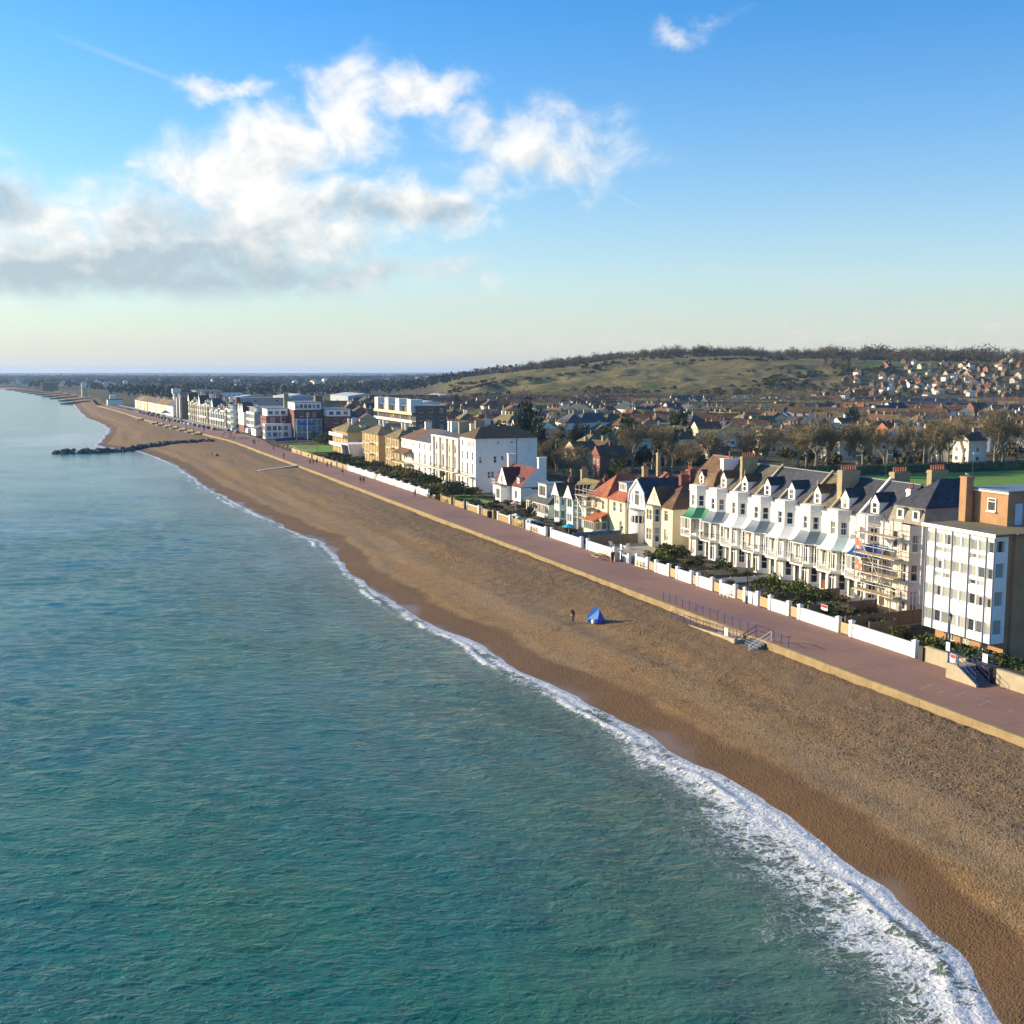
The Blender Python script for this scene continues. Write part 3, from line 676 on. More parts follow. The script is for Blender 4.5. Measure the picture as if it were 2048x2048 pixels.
def chimney(par, x, y, z0, z1, w_=.7, l_=1.6, mat=None, pots=4, along='x', cap=True):
    mb = MB(); hx, hy = (l_ / 2, w_ / 2) if along == 'x' else (w_ / 2, l_ / 2)
    mb.box(-hx, hx, -hy, hy, z0, z1 - .35)
    mb.box(-hx - .07, hx + .07, -hy - .07, hy + .07, z1 - .348, z1 - .12); mb.box(-hx, hx, -hy, hy, z1 - .118, z1)
    o = obj('chimney', mb.mesh('chimney', mat or BRICK_Y), par, (x, y, 0))
    if pots:
        pm = MB().lathe([(.13, 0), (.15, .05), (.115, .12), (.105, .5), (.14, .52), (.14, .58)], n=8).mesh('chimney_pot', CLAY) if 'pot' not in _wm else _wm['pot']
        _wm['pot'] = pm
        for k in range(pots):
            t = (k + .5) / pots * 2 - 1
            obj('chimney_pot', pm, o, ((t * (hx - .1), 0, z1) if along == 'x' else (0, t * (hy - .1), z1)))
    return o
def dormer(par, x, y, z0, w_, hw, hr, depth, wm, rm, style='g', flat=False, ww=None, wh=None, n=''):
    """dormer facing the sea: cheeks and gable front, roof, window"""
    mb = MB(); h2 = w_ / 2
    prof = [(0, -h2, 0), (0, -h2, hw), (0, 0, hw + hr), (0, h2, hw), (0, h2, 0)] if not flat else [(0, -h2, 0), (0, -h2, hw), (0, h2, hw), (0, h2, 0)]
    mb.prism(prof, (depth, 0, 0)); d = obj('dormer', mb.mesh('dormer', wm), par, (x, y, z0))
    r = MB()
    if flat: r.box(-.18, depth + .3, -h2 - .15, h2 + .15, hw + .004, hw + .14)
    else:
        e = .09; k = hr / h2
        for s_ in (-1, 1):
            r.prism([(-.12, 0, hw + hr + .02), (-.12, s_ * (h2 + e), hw - k * e + .02), (-.12, s_ * (h2 + e), hw - k * e + .10), (-.12, 0, hw + hr + .12)], (depth + .5, 0, 0))
    obj('dormer_roof', r.mesh('dormer_roof', rm), d)
    ww = ww or w_ * .55; wh = wh or hw * .8
    a, p, s_ = win_mesh(ww, wh, style, UPVC)
    wo = obj('dormer_window', a, d, (-.05, 0, .14 + (hw * .9 - wh) * .5)); obj('pane', p, wo)
    # keep to three levels: the pane hangs on the dormer itself
    pn = wo.children[0]; pn.parent = d; pn.location = wo.location
    return d
def railing(pts, z0, h_, gap=.13, r=.014, top=.03, closed=False):
    mb = MB()
    for a, b in zip(pts[:-1], pts[1:]):
        a, b = Vector((*a, 0)), Vector((*b, 0)); L = (b - a).length
        for z in (z0 + .08, z0 + h_): mb.tube(a + Vector((0, 0, z)), b + Vector((0, 0, z)), top if z > z0 + .1 else .018, n=4)
        n = max(1, int(L / gap))
        for k in range(n + 1):
            p = a.lerp(b, k / n); mb.tube(p + Vector((0, 0, z0)), p + Vector((0, 0, z0 + h_)), r, n=4, caps=False)
    return mb
# ------------------------------------------------------------------ the white terrace: eight tall houses with bays, canopies, dormers
GREENC = M('green_canopy', (.018, .15, .07), .5, .12, spec=.5); BLUEC = M('navy_canopy', (.015, .05, .19), .35, .12, spec=.6)
MINTC = M('mint_canopy', (.52, .64, .58), .45, .1, spec=.5); WHITEC = M('white_canopy', (.78, .77, .74), .45, .06, spec=.5)
def terrace(y0, label, can, roof, wm, iron, dorm='g', cope=None, mans=False, glaze=False):
    W_ = 5.6; H = House('terraced_house', label, 'house', (90, y0, G), group='white terraced houses on the seafront')
    ch = [(0, 0), (0, 1.55), (-1.05, 2.45), (-1.05, 4.45), (0, 5.35), (0, W_)]
    top = 10.1
    ca = math.hypot(1.05, .9)
    H.panel(ch[0], ch[1], 0, top, [(.8, .15, .95, 2.5, 'd', rng.choice(DOORC)), (.75, 3.25, .9, 2.35, 'f')])
    sash = lambda: rng.choice(['s', 's', 'g'])
    H.panel(ch[1], ch[2], 0, top, [(ca / 2, .75, .85, 1.95, sash()), (ca / 2, 3.3, .8, 2.3, 's'), (ca / 2, 7.6, .82, 1.65, sash())])
    H.panel(ch[2], ch[3], 0, top, [(1.0, .15, 1.15, 2.55, 'f'), (1.0, 3.25, 1.2, 2.4, 'f'), (1.0, 7.6, .85, 1.65, sash())])
    H.panel(ch[3], ch[4], 0, top, [(ca / 2, .75, .85, 1.95, 's'), (ca / 2, 7.6, .82, 1.65, 's')])
    H.panel(ch[4], ch[5], 0, top)
    H.panel((0, W_), (9.2, W_), 0, top); H.panel((9.2, W_), (9.2, 0), 0, top, [(1.5, 4, 1, 1.5, 's'), (4, 4, 1, 1.5, 's'), (1.5, 7.2, 1, 1.5, 's'), (4, 7.2, 1, 1.5, 's')]); H.panel((9.2, 0), (0, 0), 0, top)
    H.done(wm)
    # bay parapet and its little lead roof
    mb = MB(); mb.prism([(x, y, 0) for x, y in [(.25, 1.45), (-1.12, 2.40), (-1.12, 4.50), (.25, 5.45)]], (0, 0, .62)); H.part('bay_parapet', mb, wm, loc=(0, 0, top - .02))
    mb = MB(); mb.prism([(x, y, 0) for x, y in [(.0, 1.40), (-1.20, 2.36), (-1.20, 4.54), (.0, 5.50)]], (0, 0, .09)); H.part('cornice', mb, wm, loc=(0, 0, top - .24))
    mb = MB(); mb.box(-.12, .15, .0, 1.42, 0, .16); H.part('gutter', mb, LEAD, loc=(0, 0, top + .004))
    # main roof
    mb = MB(); rx = 4.6; rz = 4.25
    if mans: mb.prism([(.05, 0, top), (.9, 0, top + 2.5), (3.6, 0, top + 4.9), (9.3, 0, top)], (0, W_, 0))
    else: mb.prism([(-.02, 0, top), (rx, 0, top + rz), (9.3, 0, top)], (0, W_, 0))
    H.part('roof', mb, roof)
    mb = MB(); mb.box(rx - .12 - (1. if mans else 0), rx + .12 - (1. if mans else 0), 0.02, W_ - .02, top + rz - .03 + (.6 if mans else 0), top + rz + .1 + (.6 if mans else 0)); H.part('ridge', mb, CLAY if mans or roof is SLATE else LEAD)
    if cope:
        cm, fr = cope; k = fr
        mb = MB(); mb.prism([(-.12, 0, top - .3), (-.12, 0, top + .32), (rx * k, 0, top + rz * k + .42), (rx * k + .25, 0, top + rz * k + .42 - (.0 if k < 1 else .1)), (rx * k + .25, 0, top + rz * k - .4)], (0, .34, 0))
        H.part('party_wall', mb, cm, loc=(0, -.17, 0))
    # dormer
    if mans: dormer(H.o, .35, 3.45, top + .55, 1.25, 1.5, .75, 1.6, UPVC, TILE_B, 's')
    else: dormer(H.o, .70, 3.45, top + .42, 1.5, 1.7, .95, 2.7, UPVC, SLATE_D if roof is SLATE_D else TILE_B, dorm, ww=.85, wh=1.35)
    # balcony with canopy
    o_ = [(-1.35, .02), (-1.35, 1.15), (-2.35, 2.05), (-2.35, 4.85), (-1.45, 5.58), (-1.35, 5.58)]
    i_ = [(.0, .02), (.0, 1.55), (-1.05, 2.45), (-1.05, 4.45), (.0, 5.35), (.0, 5.58)]
    mb = MB(); N = 6
    rows = []
    for k in range(N + 1):
        t = k / N; rows.append([(a[0] + (b[0] - a[0]) * t - .02, a[1] + (b[1] - a[1]) * t, 7.35 - 1.45 * (1 - (1 - t) ** 1.75)) for a, b in zip(i_, o_)])
    for k in range(N):
        for j in range(5):
            mb.poly([rows[k][j], rows[k][j + 1], rows[k + 1][j + 1], rows[k + 1][j]])
            mb.poly([(p[0], p[1], p[2] - .05) for p in (rows[k + 1][j], rows[k + 1][j + 1], rows[k][j + 1], rows[k][j])])
    obj('canopy', mb.mesh('canopy', can, fix=False), H.o)
    mb = MB()
    for j in range(5):
        a, b = Vector(rows[N][j]), Vector(rows[N][j + 1]); mb.tube(a + Vector((.04, 0, -.07)), b + Vector((.04, 0, -.07)), .06, n=4)
    H.part('fascia', mb, UPVC)
    mb = MB(); mb.prism([(x + .05, y, 0) for x, y in o_] + [(.02, 5.58, 0), (.02, .02, 0)], (0, 0, .2)); H.part('balcony', mb, wm, loc=(0, 0, 2.95))
    inset = [(x + .12, y) for x, y in o_[:5]]
    H.part('balustrade', railing(inset, 3.15, 1.0, .16), iron)
    pm = MB(); pm.box(-.055, .055, -.055, .055, 3.15, 5.86); pm.box(-.09, .09, -.09, .09, 5.6, 5.85); pme = pm.mesh('post', UPVC)
    for k, (x, y) in enumerate(inset[:5]): obj('post', pme, H.o, (x + .02, y + (.1 if k == 0 else 0), 0))
    if glaze:
        a, b = inset[0], inset[1]
        add_window(H.o, (a[0], (a[1] + b[1]) / 2 + .1, 4.1), 0, .95, 1.7, 'c2'); 
        add_window(H.o, (inset[2][0], 3.45, 4.1), 0, 2.3, 1.7, 'c3')
    return H
TT = [146.7, 141.1, 135.5, 129.9, 124.3, 118.7, 113.1, 107.5]
B_IRON = BLACKP
h1 = terrace(TT[0], 'white terraced house with green canopy and brown mansard roof', GREENC, TILE_B, WHITE, UPVC, mans=True, glaze=True)
h2 = terrace(TT[1], 'white terraced house with dull grey canopy beside the green canopied house', CANG, SLATE_W, WHITE, BLACKP, cope=(WHITE, .36))
h3 = terrace(TT[2], 'white terraced house with white canopy and finial dormer below slender yellow stack', WHITEC, SLATE_W, WHITE, UPVC, 's', cope=(CONC, 1.))
h4 = terrace(TT[3], 'white terraced house with blue grey canopy and navy balustrade', CANG, SLATE_D, WHITE, BLUEP, 's', cope=(CONC, .42))
h5 = terrace(TT[4], 'white terraced house with white canopy between two grey canopied houses', WHITEC, SLATE_D, WHITE, UPVC, 'g', cope=(BRICK_Y, 1.))
h6 = terrace(TT[5], 'white terraced house with grey canopy in front of tall yellow chimney', CANG, SLATE_W, WHITE, BLACKP, 'g', cope=(BRICK_Y, .34))
h7 = terrace(TT[6], 'white terraced house with pale mint canopy', MINTC, SLATE_D, WHITE2, UPVC, 'g', cope=(WHITE, 1.))
h8 = terrace(TT[7], 'off-white terraced house with navy canopy next to the scaffolding', BLUEC, SLATE_D, WHITE2, UPVC, 's', glaze=True)
mb = MB(); mb.box(1.7, 4.3, -.45, .45, 11.2, 14.6); mb.box(1.62, 4.38, -.52, .52, 14.6, 14.85); c = h1.part('chimney', mb, WHITE); obj('chimney_pot', MB().lathe([(.16, 0), (.13, .1), (.12, .9), (.17, .95), (.17, 1.05)], n=8).mesh('chimney_pot', CLAY), c, (3.0, 0, 14.85))
chimney(h2.o, 2.7, 0, 11.0, 15.5, .55, 2.6, BRICK_Y, 6)
chimney(h6.o, 2.75, 0, 11.2, 15.3, .95, 2.7, BRICK_Y, 7)
chimney(h7.o, 6.2, .2, 12.0, 15.4, .9, 2.4, BRICK_Y, 6)
chimney(h8.o, 3.4, .4, 12.0, 13.9, .7, .9, WHITE, 2)
for hh, x, y, z in ((h3, .62, 3.45, 13.1), (h6, .62, 3.45, 13.1)):
    obj('finial', MB().lathe([(.06, 0), (.09, .08), (.04, .14), (.03, .6), (.01, .75)], n=6).mesh('finial', UPVC), hh.o, (x, y, z))
# satellite dish on the seventh house
mb = MB(); mb.lathe([(.02, 0), (.25, .05), (.36, .14), (.35, .16)], n=12); obj('satellite_dish', mb.mesh('satellite_dish', LEAD), h7.o, (-.2, .55, 7.6), rot=(0, rad(-70), rad(20)))
# ------------------------------------------------------------------ hipped house under repair at the end of the terrace
H = House('hipped_house', 'tall cream house with dark pyramid roof and grey slate-hung attic, wrapped in scaffolding', 'house', (90, 101.8, G))
H.rect(0, 11, 0, 5.7, 0, 10.4, front=[], right=[])
ch = [(0, .2), (-1.0, 1.0), (-1.0, 2.6), (0, 3.4)]
H.w = MB(); ca = math.hypot(1., .8)
H.panel((0, 0), ch[0], 0, 10.4); H.panel(ch[0], ch[1], 0, 10.4, [(ca / 2, .5, .8, 2.4, 'f'), (ca / 2, 4., .75, 1.9, 's'), (ca / 2, 7.3, .8, 2.0, 'g')])
H.panel(ch[1], ch[2], 0, 10.4, [(.8, .6, .85, 2.1, 's'), (.8, 3.8, .85, 2.1, 's'), (.8, 7.3, .85, 2.0, 's')]); H.panel(ch[2], ch[3], 0, 10.4, [(ca / 2, 7.3, .8, 2.0, 's'), (ca / 2, 4., .75, 1.9, 's')])
H.panel(ch[3], (0, 5.7), 0, 10.4, [(1.2, .2, 1., 2.4, 'd'), (1.2, 7.3, .9, 2.0, 's')])
H.panel((0, 5.7), (11, 5.7), 0, 10.4); H.panel((11, 5.7), (11, 0), 0, 10.4); H.panel((11, 0), (0, 0), 0, 10.4, [(7, 6, 1, 1.4, 's')])
H.done(M('bare_render', (.66, .60, .50), .9, .12, .7, col2=(.70, .68, .62), s2=.4, streak=.3))
MANS = M('slate_hanging', (.27, .24, .18), .9, .2, 1.2, .4, 12, streak=.2)
mb = MB(); a = [(-.1, -.1), (11.1, -.1), (11.1, 5.8), (-.1, 5.8)]; b = [(.5, .3), (10.6, .3), (10.6, 5.4), (.5, 5.4)]
for k in range(4): mb.poly([(*a[k], 10.4), (*a[(k + 1) % 4], 10.4), (*b[(k + 1) % 4], 12.3), (*b[k], 12.3)])
mb.poly([(*p, 10.4) for p in a][::-1]); H.part('attic', mb, MANS)
mb = hip(.5, 10.6, .3, 5.4, 12.32, 3.0, 'x', 4.2, 3.0, .15, .05); H.part('roof', mb, [SLATE_D, SLATE_D])
for y in (1.3, 3.9): dormer(H.o, .02, y, 10.75, 1.15, 1.25, 0, .8, UPVC, LEAD, 'p', True, .85, .95)
chimney(H.o, 6.6, 5.5, 12.2, 16.1, .8, 2.4, BRICK_Y, 6)
chimney(H.o, 4.2, 5.6, 11.5, 13.4, .6, .9, WHITE, 2)
# scaffolding
def scaffold(name, label, loc, xs, ys, levels, top, boards, seed=1, red=False):
    t = thing(name, label, 'scaffold', loc); g = random.Random(seed)
    pm = MB().tube((0, 0, 0), (0, 0, top), .045, n=6).mesh('scaffold_pole', STEEL)
    for x in xs:
        for y in ys: obj('pole', pm, t, (x, y, 0), rot=(g.uniform(-.006, .006), g.uniform(-.006, .006), 0))
    L = ys[-1] - ys[0] + .8; lm = MB().tube((0, -.4, 0), (0, L - .4, 0), .042, n=6).mesh('scaffold_ledger', STEEL)
    tm = MB().tube((-.35, 0, 0), (xs[-1] - xs[0] + .35, 0, 0), .042, n=6).mesh('scaffold_transom', STEEL)
    for z in levels:
        for x in xs:
            for dz in (0, 1.0): obj('ledger', lm, t, (x, ys[0], z + dz))
        for y in ys: obj('transom', tm, t, (xs[0], y, z - .06))
    dm = MB().tube((0, 0, 0), (0, ys[-1] - ys[0], levels[-1] - levels[0]), .042, n=6).mesh('scaffold_brace', STEEL)
    obj('brace', dm, t, (xs[0] - .05, ys[0], levels[0]))
    nb = int((xs[-1] - xs[0]) / .24); bm_ = MB(); bm_.box(0, .225, -.3, L - .5, 0, .04); bme = bm_.mesh('scaffold_board', WOOD)
    for z in boards:
        for k in range(max(1, nb)): obj('board', bme, t, (xs[0] + .03 + k * .24, ys[0], z + .05), rz=0)
    return t
t = scaffold('scaffold', 'steel scaffolding with board decks on the cream house by the apartment block', (87.0, 103.2, G), [0, 1.3], [0, 1.6, 3.2, 4.8, 6.4], [2.1, 4.3, 6.5, 8.9], 11.0, [2.1, 4.3, 6.5, 8.9], 3)
ladm = MB()
for s_ in (-.2, .2): ladm.tube((s_, 0, 0), (s_, 0, 5.2), .03, n=4)
for k in range(16): ladm.tube((-.2, 0, .25 + k * .31), (.2, 0, .25 + k * .31), .018, n=4)
tag(obj('ladder', ladm.mesh('ladder', STEEL), None, (85.8, 105.5, G), rot=(rad(-14), rad(12), rad(-90))), 'long metal ladder leaning on the scaffolding by the terrace', 'ladder')
NET = M('red_debris_sheet', (.42, .17, .11), .8, .3, 2, col2=(.6, .5, .4), s2=1.5)
for k, (y, z, hh) in enumerate([(5.2, 7.0, 1.3), (5.0, 4.5, 1.2)]):
    mb = MB(); mb.box(-.03, 0, 0, 1.2, 0, hh); obj('debris_sheet', mb.mesh('debris_sheet', NET), t, (-.06, y, z))
# ------------------------------------------------------------------ apartment block, white panels to the sea, brick behind
H = House('apartment_block', 'four storey white panelled apartment block with brick sides and brick roof tower', 'building', (80.5, 81.5, G))
BL = 9.0; z0b, zt = 2.2, 12.4; PALEG[0] = glassmat('net_curtained_glass', .5); H.sill = False
gx = [0, 1.0, 3.2, 5.45, 7.75, 9.0]            # bay divisions along the front, from the camera end
PANEL = M('white_cladding', (.80, .80, .77), .45, .04, .6, spec=.5, streak=.12)
ops = []
for fl, zb in enumerate([2.95, 5.55, 8.25, 10.75]):
    for b in range(5):
        a0, a1 = gx[b], gx[b + 1]; n = 1 if b in (0, 4) else 2; ww = (a1 - a0 - .12) / n
        for k in range(n):
            ops.append((a0 + .06 + ww * (k + .5), zb, ww - .16, 1.12 if fl else 1.25, 'p'))
            if fl >= 2 and b in (1, 3): ops.append((a0 + .06 + ww * (k + .5), zb - .78, ww - .16, .55, 'p'))
H.panel((0, 0), (0, BL), z0b, zt, ops, rev=.08)
H.panel((0, BL), (1.6, BL), z0b, zt); H.panel((1.6, 0), (0, 0), z0b, zt, [(.85, 3.0, 1.1, 1.5, 'p'), (.85, 5.7, 1.1, 1.5, 'p'), (.85, 8.4, 1.1, 1.5, 'p'), (.85, 10.8, 1.1, 1.2, 'p')], rev=.08)
H.w.poly([(0, 0, z0b), (1.6, 0, z0b), (1.6, BL, z0b), (0, BL, z0b)])
H.panel((1.6, .9), (1.6, BL - .9), 0, z0b, [(1.5, .2, .9, 1.9, 'd'), (4, .9, 1.2, 1., 'c2'), (6, .9, 1.2, 1., 'c2')], 1)
H.panel((1.6, BL), (14, BL), 0, zt, [], 1); H.panel((14, BL), (14, -.3), 0, zt, [], 1)
H.panel((14, -.3), (2.2, -.3), 0, zt, [(12.4 - 3.4 + .6, z, 1.2, 1.35, 'c2t') for z in (2.9, 5.5, 8.1, 10.4)] + [(4.6, z, 1.2, 1.35, 'c2t') for z in (2.9, 5.5, 8.1, 10.4)], 1)
H.panel((2.2, -.3), (2.2, 0), 0, zt, [], 1); H.panel((2.2, 0), (1.6, 0), 0, zt, [], 1); H.panel((1.6, 0), (1.6, .9), 0, z0b, [], 1); H.panel((1.6, BL - .9), (1.6, BL), 0, z0b, [], 1)
H.done([PANEL, BRICK_O])
PALEG[0] = None
fin = MB(); fin.box(-.12, .0, -.03, .03, z0b - .05, zt + .05); fme = fin.mesh('fin', M('cladding_fin', (.30, .30, .31), .5, .06))
for y in gx: obj('fin', fme, H.o, (0, y, 0))
mb = MB(); mb.box(-.35, 2.1, -.35, BL + .3, zt, zt + .22); mb.box(2.1, 14.3, -.6, BL + .3, zt, zt + .22); H.part('roof', mb, ASPH)
mb = MB(); mb.box(-.42, -.352, -.40, BL + .35, zt - .1, zt + .26); H.part('fascia', mb, PANEL)
tower = MB(); tower.box(5.2, 13, 3.9, 8.9, zt + .22, zt + 3.5); H.part('stair_tower', tower, BRICK_O)
mb = MB(); mb.box(5.0, 13.2, 3.7, 9.1, zt + 3.5, zt + 3.66); H.part('tower_roof', mb, LEAD)
mb = MB(); mb.box(5.02, 5.2, 3.72, 9.08, zt + 3.36, zt + 3.5 - .003); H.part('tower_coping', mb, UPVC)
add_window(H.o, (5.1, 5.9, zt + 1.5), 0, 1.1, 1.3, 'c1t')
mb = MB(); mb.box(-.04, .0, -.45, .45, 0, 2.1); obj('door', mb.mesh('tower_door', M('pale_blue_door', (.45, .55, .66), .5)), H.o, (6.6, 3.9, zt + .3), rz=rad(90))
mb = MB(); mb.box(4.1, 5.0, 8.3, 9.2, zt + .22, zt + 4.6); mb.box(4.05, 5.05, 8.25, 9.25, zt + 4.6, zt + 4.75); H.part('chimney', mb, BRICK_O)
mb = MB()                                                     # low wing wall under the stilts
mb.box(.9, 1.55, 2.0, 8.6, 0, .9); H.part('base_wall', mb, BRICK_O)
# ------------------------------------------------------------------ cream house with gabled bay and hipped wing
H = House('villa', 'cream rendered house with gabled bay and brown hipped roof beside the terrace', 'house', (88, 154.6, G))
H.panel((0, 0), (0, 3.5), 0, 6.6, [(2.0, 1.3, 1.2, 1.9, 'c2t'), (2.0, 4.4, 1.2, 1.7, 'c2t')])
ch = [(0, 3.5), (-1.1, 4.4), (-1.1, 6.6), (0, 7.4)]; ca = math.hypot(1.1, .9)
H.panel(ch[0], ch[1], 0, 6.6, [(ca / 2, .9, .95, 2.4, 's'), (ca / 2, 4.1, .95, 2.1, 's')]); H.panel(ch[1], ch[2], 0, 6.6, [(.65, 1.1, .8, 1.9, 'g'), (1.6, 1.1, .8, 1.9, 'g'), (.65, 4.3, .8, 1.7, 'g'), (1.6, 4.3, .8, 1.7, 'g')]); H.panel(ch[2], ch[3], 0, 6.6)
H.panel(ch[3], (0, 7.9), 0, 6.6); H.panel((0, 7.9), (11, 7.9), 0, 6.6); H.panel((11, 7.9), (11, 0), 0, 6.6); H.panel((11, 0), (0, 0), 0, 6.6)
H.w.poly([(-.02, 3.4, 6.6), (-.02, 5.6, 9.5), (-.02, 7.9, 6.6)])
H.done(CREAM)
H.part('bay_roof', MB().prism([(-1.3, 4.3, 6.6), (-1.3, 6.7, 6.6), (.1, 7.6, 6.6), (.1, 3.3, 6.6)], (0, 0, .12)), LEAD)
H.part('roof', hip(0, 11, 0, 7.9, 6.62, 3.1, 'x', 4.0, 3.0, .25), [TILE_B, TILE_B])
H.part('gable_roof', hip(-.05, 5.5, 3.5, 7.8, 6.63, 2.95, 'x', 0, 0, .18), [TILE_B, CREAM])
add_window(H.o, (-.30, 5.65, 7.5), 0, .42, 1.0, 'g')
chimney(H.o, 5.5, 6.2, 8.5, 11.2, .8, 1.5, BRICK_R, 4); chimney(H.o, 9.5, 2.0, 7.5, 10.6, .7, .9, CREAM, 2)
# ------------------------------------------------------------------ white house with dutch gambrel gable and round bay
H = House('gambrel_house', 'white house with tall curved gable, round bay and dark blue slate roof', 'house', (88, 163.2, G))
Wd_ = 6.2; gp_ = [(0, 0, 5.3), (0, .75, 8.2), (0, 3.1, 10.1), (0, 5.45, 8.2), (0, 6.2, 5.3)]
H.panel((0, 0), (0, Wd_), 0, 5.3, [(5.4, 1.2, .8, 1.4, 'c2')]); H.panel((0, Wd_), (12, Wd_), 0, 5.3); H.panel((12, Wd_), (12, 0), 0, 5.3)
H.panel((12, 0), (0, 0), 0, 5.3, [(10.6, 2.6, .5, 1.6, 'p'), (8, 1, 1, 1.3, 'c2')])
H.w.prism(gp_, (.25, 0, 0)); H.done(WHITE)
mb = MB(); q = [(0, -.2, 5.2), (0, .58, 8.25), (0, 3.1, 10.3), (0, 5.62, 8.25), (0, 6.4, 5.2)]; q2 = [(0, p[1] * .98 + .06, p[2] - .16) for p in q]
for k in range(4): mb.prism([q[k], q[k + 1], q2[k + 1], q2[k]], (12.2, 0, 0))
mb.prism([(.3, p[1], p[2]) for p in gp_], (11.7, 0, 0)); H.part('roof', mb, SLATE_D)
mb = MB()
for k in range(4): mb.prism([(-.22, q[k][1], q[k][2] + .02), (-.22, q[k + 1][1], q[k + 1][2] + .02), (-.22, q2[k + 1][1], q2[k + 1][2] - .12), (-.22, q2[k][1], q2[k][2] - .12)], (.2, 0, 0))
H.part('bargeboard', mb, UPVC)
for y, w_, z, h_, st in ((3.1, 1.5, 5.9, 2.5, 'c2t'), (1.5, .34, 6.3, 1.6, 'p'), (4.7, .34, 6.3, 1.6, 'p')): add_window(H.o, (-.06, y, z), 0, w_, h_, st)
bay = MB(); NB = 14; cy_, R_ = 2.3, 1.75
def arc(r, k): t = rad(90 + 180 * k / NB); return (r * math.cos(t) * .8, cy_ + r * math.sin(t))
for z0_, z1_ in ((0, 2.0), (2.0, 3.2), (4.5, 5.3)):
    for k in range(NB): p, q_ = arc(R_, k), arc(R_, k + 1); bay.poly([(*p, z0_), (*q_, z0_), (*q_, z1_), (*p, z1_)])
bay.poly([(*arc(R_, k), 3.2) for k in range(NB + 1)])
H.part('round_bay', bay, WHITE)
H.part('bay_roof', MB().prism([(*arc(R_ + .22, k), 5.3) for k in range(NB + 1)], (0, 0, .14)), LEAD)
for k in range(1, NB, 2):
    p, q_ = Vector((*arc(R_ - .06, k - .0), 0)), Vector((*arc(R_ - .06, k + 2.), 0)) if k + 2 <= NB else Vector((*arc(R_ - .06, NB), 0)); mid = (p + q_) / 2
    a_ = math.atan2(mid.y - cy_, mid.x / .8); add_window(H.o, (mid.x, mid.y, 3.2), a_ - math.pi, (q_ - p).length * .92, 1.3, 'p', sill=False)
chimney(H.o, 9.5, 2.5, 9, 11.6, .9, 1.5, BRICK_R, 4, 'y')
# ------------------------------------------------------------------ pair of red roofed cream houses
H = House('red_roofed_house', 'cream house with orange red hipped roof and white box dormer', 'house', (87.5, 169.6, G))
H.rect(0, 10, 0, 5.9, 0, 6.2, front=[(1.5, 4.1, .95, 1.7, 'g'), (3.9, 4.1, .95, 1.7, 'g'), (1.5, 1.0, .95, 1.8, 'g')], right=[(7, 4, 1, 1.4, 's')]); H.done(CREAM)
H.part('roof', hip(0, 10, 0, 5.9, 6.22, 3.7, 'x', 4.2, 2.5, .35), [TILE_O, TILE_O]); dormer(H.o, 1.3, 3.4, 7.5, 2.8, 1.5, 0, 2.6, UPVC, LEAD, 'c4', True, 2.5, 1.2)
H.part('rear_roof', hip(6, 12, -.5, 5.2, 7.0, 3.7, 'y', 1.5, 1.5, .2), [TILE_O, TILE_O]); chimney(H.o, 7.5, 2.4, 10.0, 14.0, .6, .6, BRICK_Y, 2); chimney(H.o, 6.5, 5.3, 9.0, 11.5, .7, .9, BRICK_Y, 2)
H2 = House('red_roofed_house', 'cream house with plain orange red pyramid roof behind steel scaffolding', 'house', (87.5, 176.2, G))
H2.rect(0, 9, 0, 6.4, 0, 6.2, front=[(1.6, 4.0, .9, 1.5, 'g'), (4.4, 4.0, .9, 1.5, 'g'), (4.6, 1, 1.6, 1.6, 'c3')]); H2.done(CREAM)
H2.part('roof', hip(0, 9, 0, 6.4, 6.22, 3.6, 'x', 3.4, 2.6, .35), [TILE_O, TILE_O])
mb = MB(); mb.prism([(-3.0, -.6, 2.2), (-3.0, -.6, 2.3), (0, -.6, 3.6), (0, -.6, 3.5)], (0, 4.2, 0)); H2.part('porch_roof', mb, TILE_O)
P = House('conservatory', 'cream sun room with many white windows under lean-to orange tiles', 'building', (84.7, 175.9, G))
P.rect(0, 2.75, 0, 3.8, 0, 2.15, front=[(k * .74 + .42, .7, .62, 1.35, 'p') for k in range(5)], right=[(.6, .7, .9, 1.3, 'c2'), (1.8, .7, .9, 1.3, 'c2')]); P.done(CREAM)
scaffold('scaffold', 'silver scaffolding on the cream house with the plain red roof', (85.3, 180.0, G), [0, 1.5], [0, 1.5, 3.0, 4.4], [2.0, 4.0, 6.0], 7.8, [2.0, 4.0, 6.0], 5)
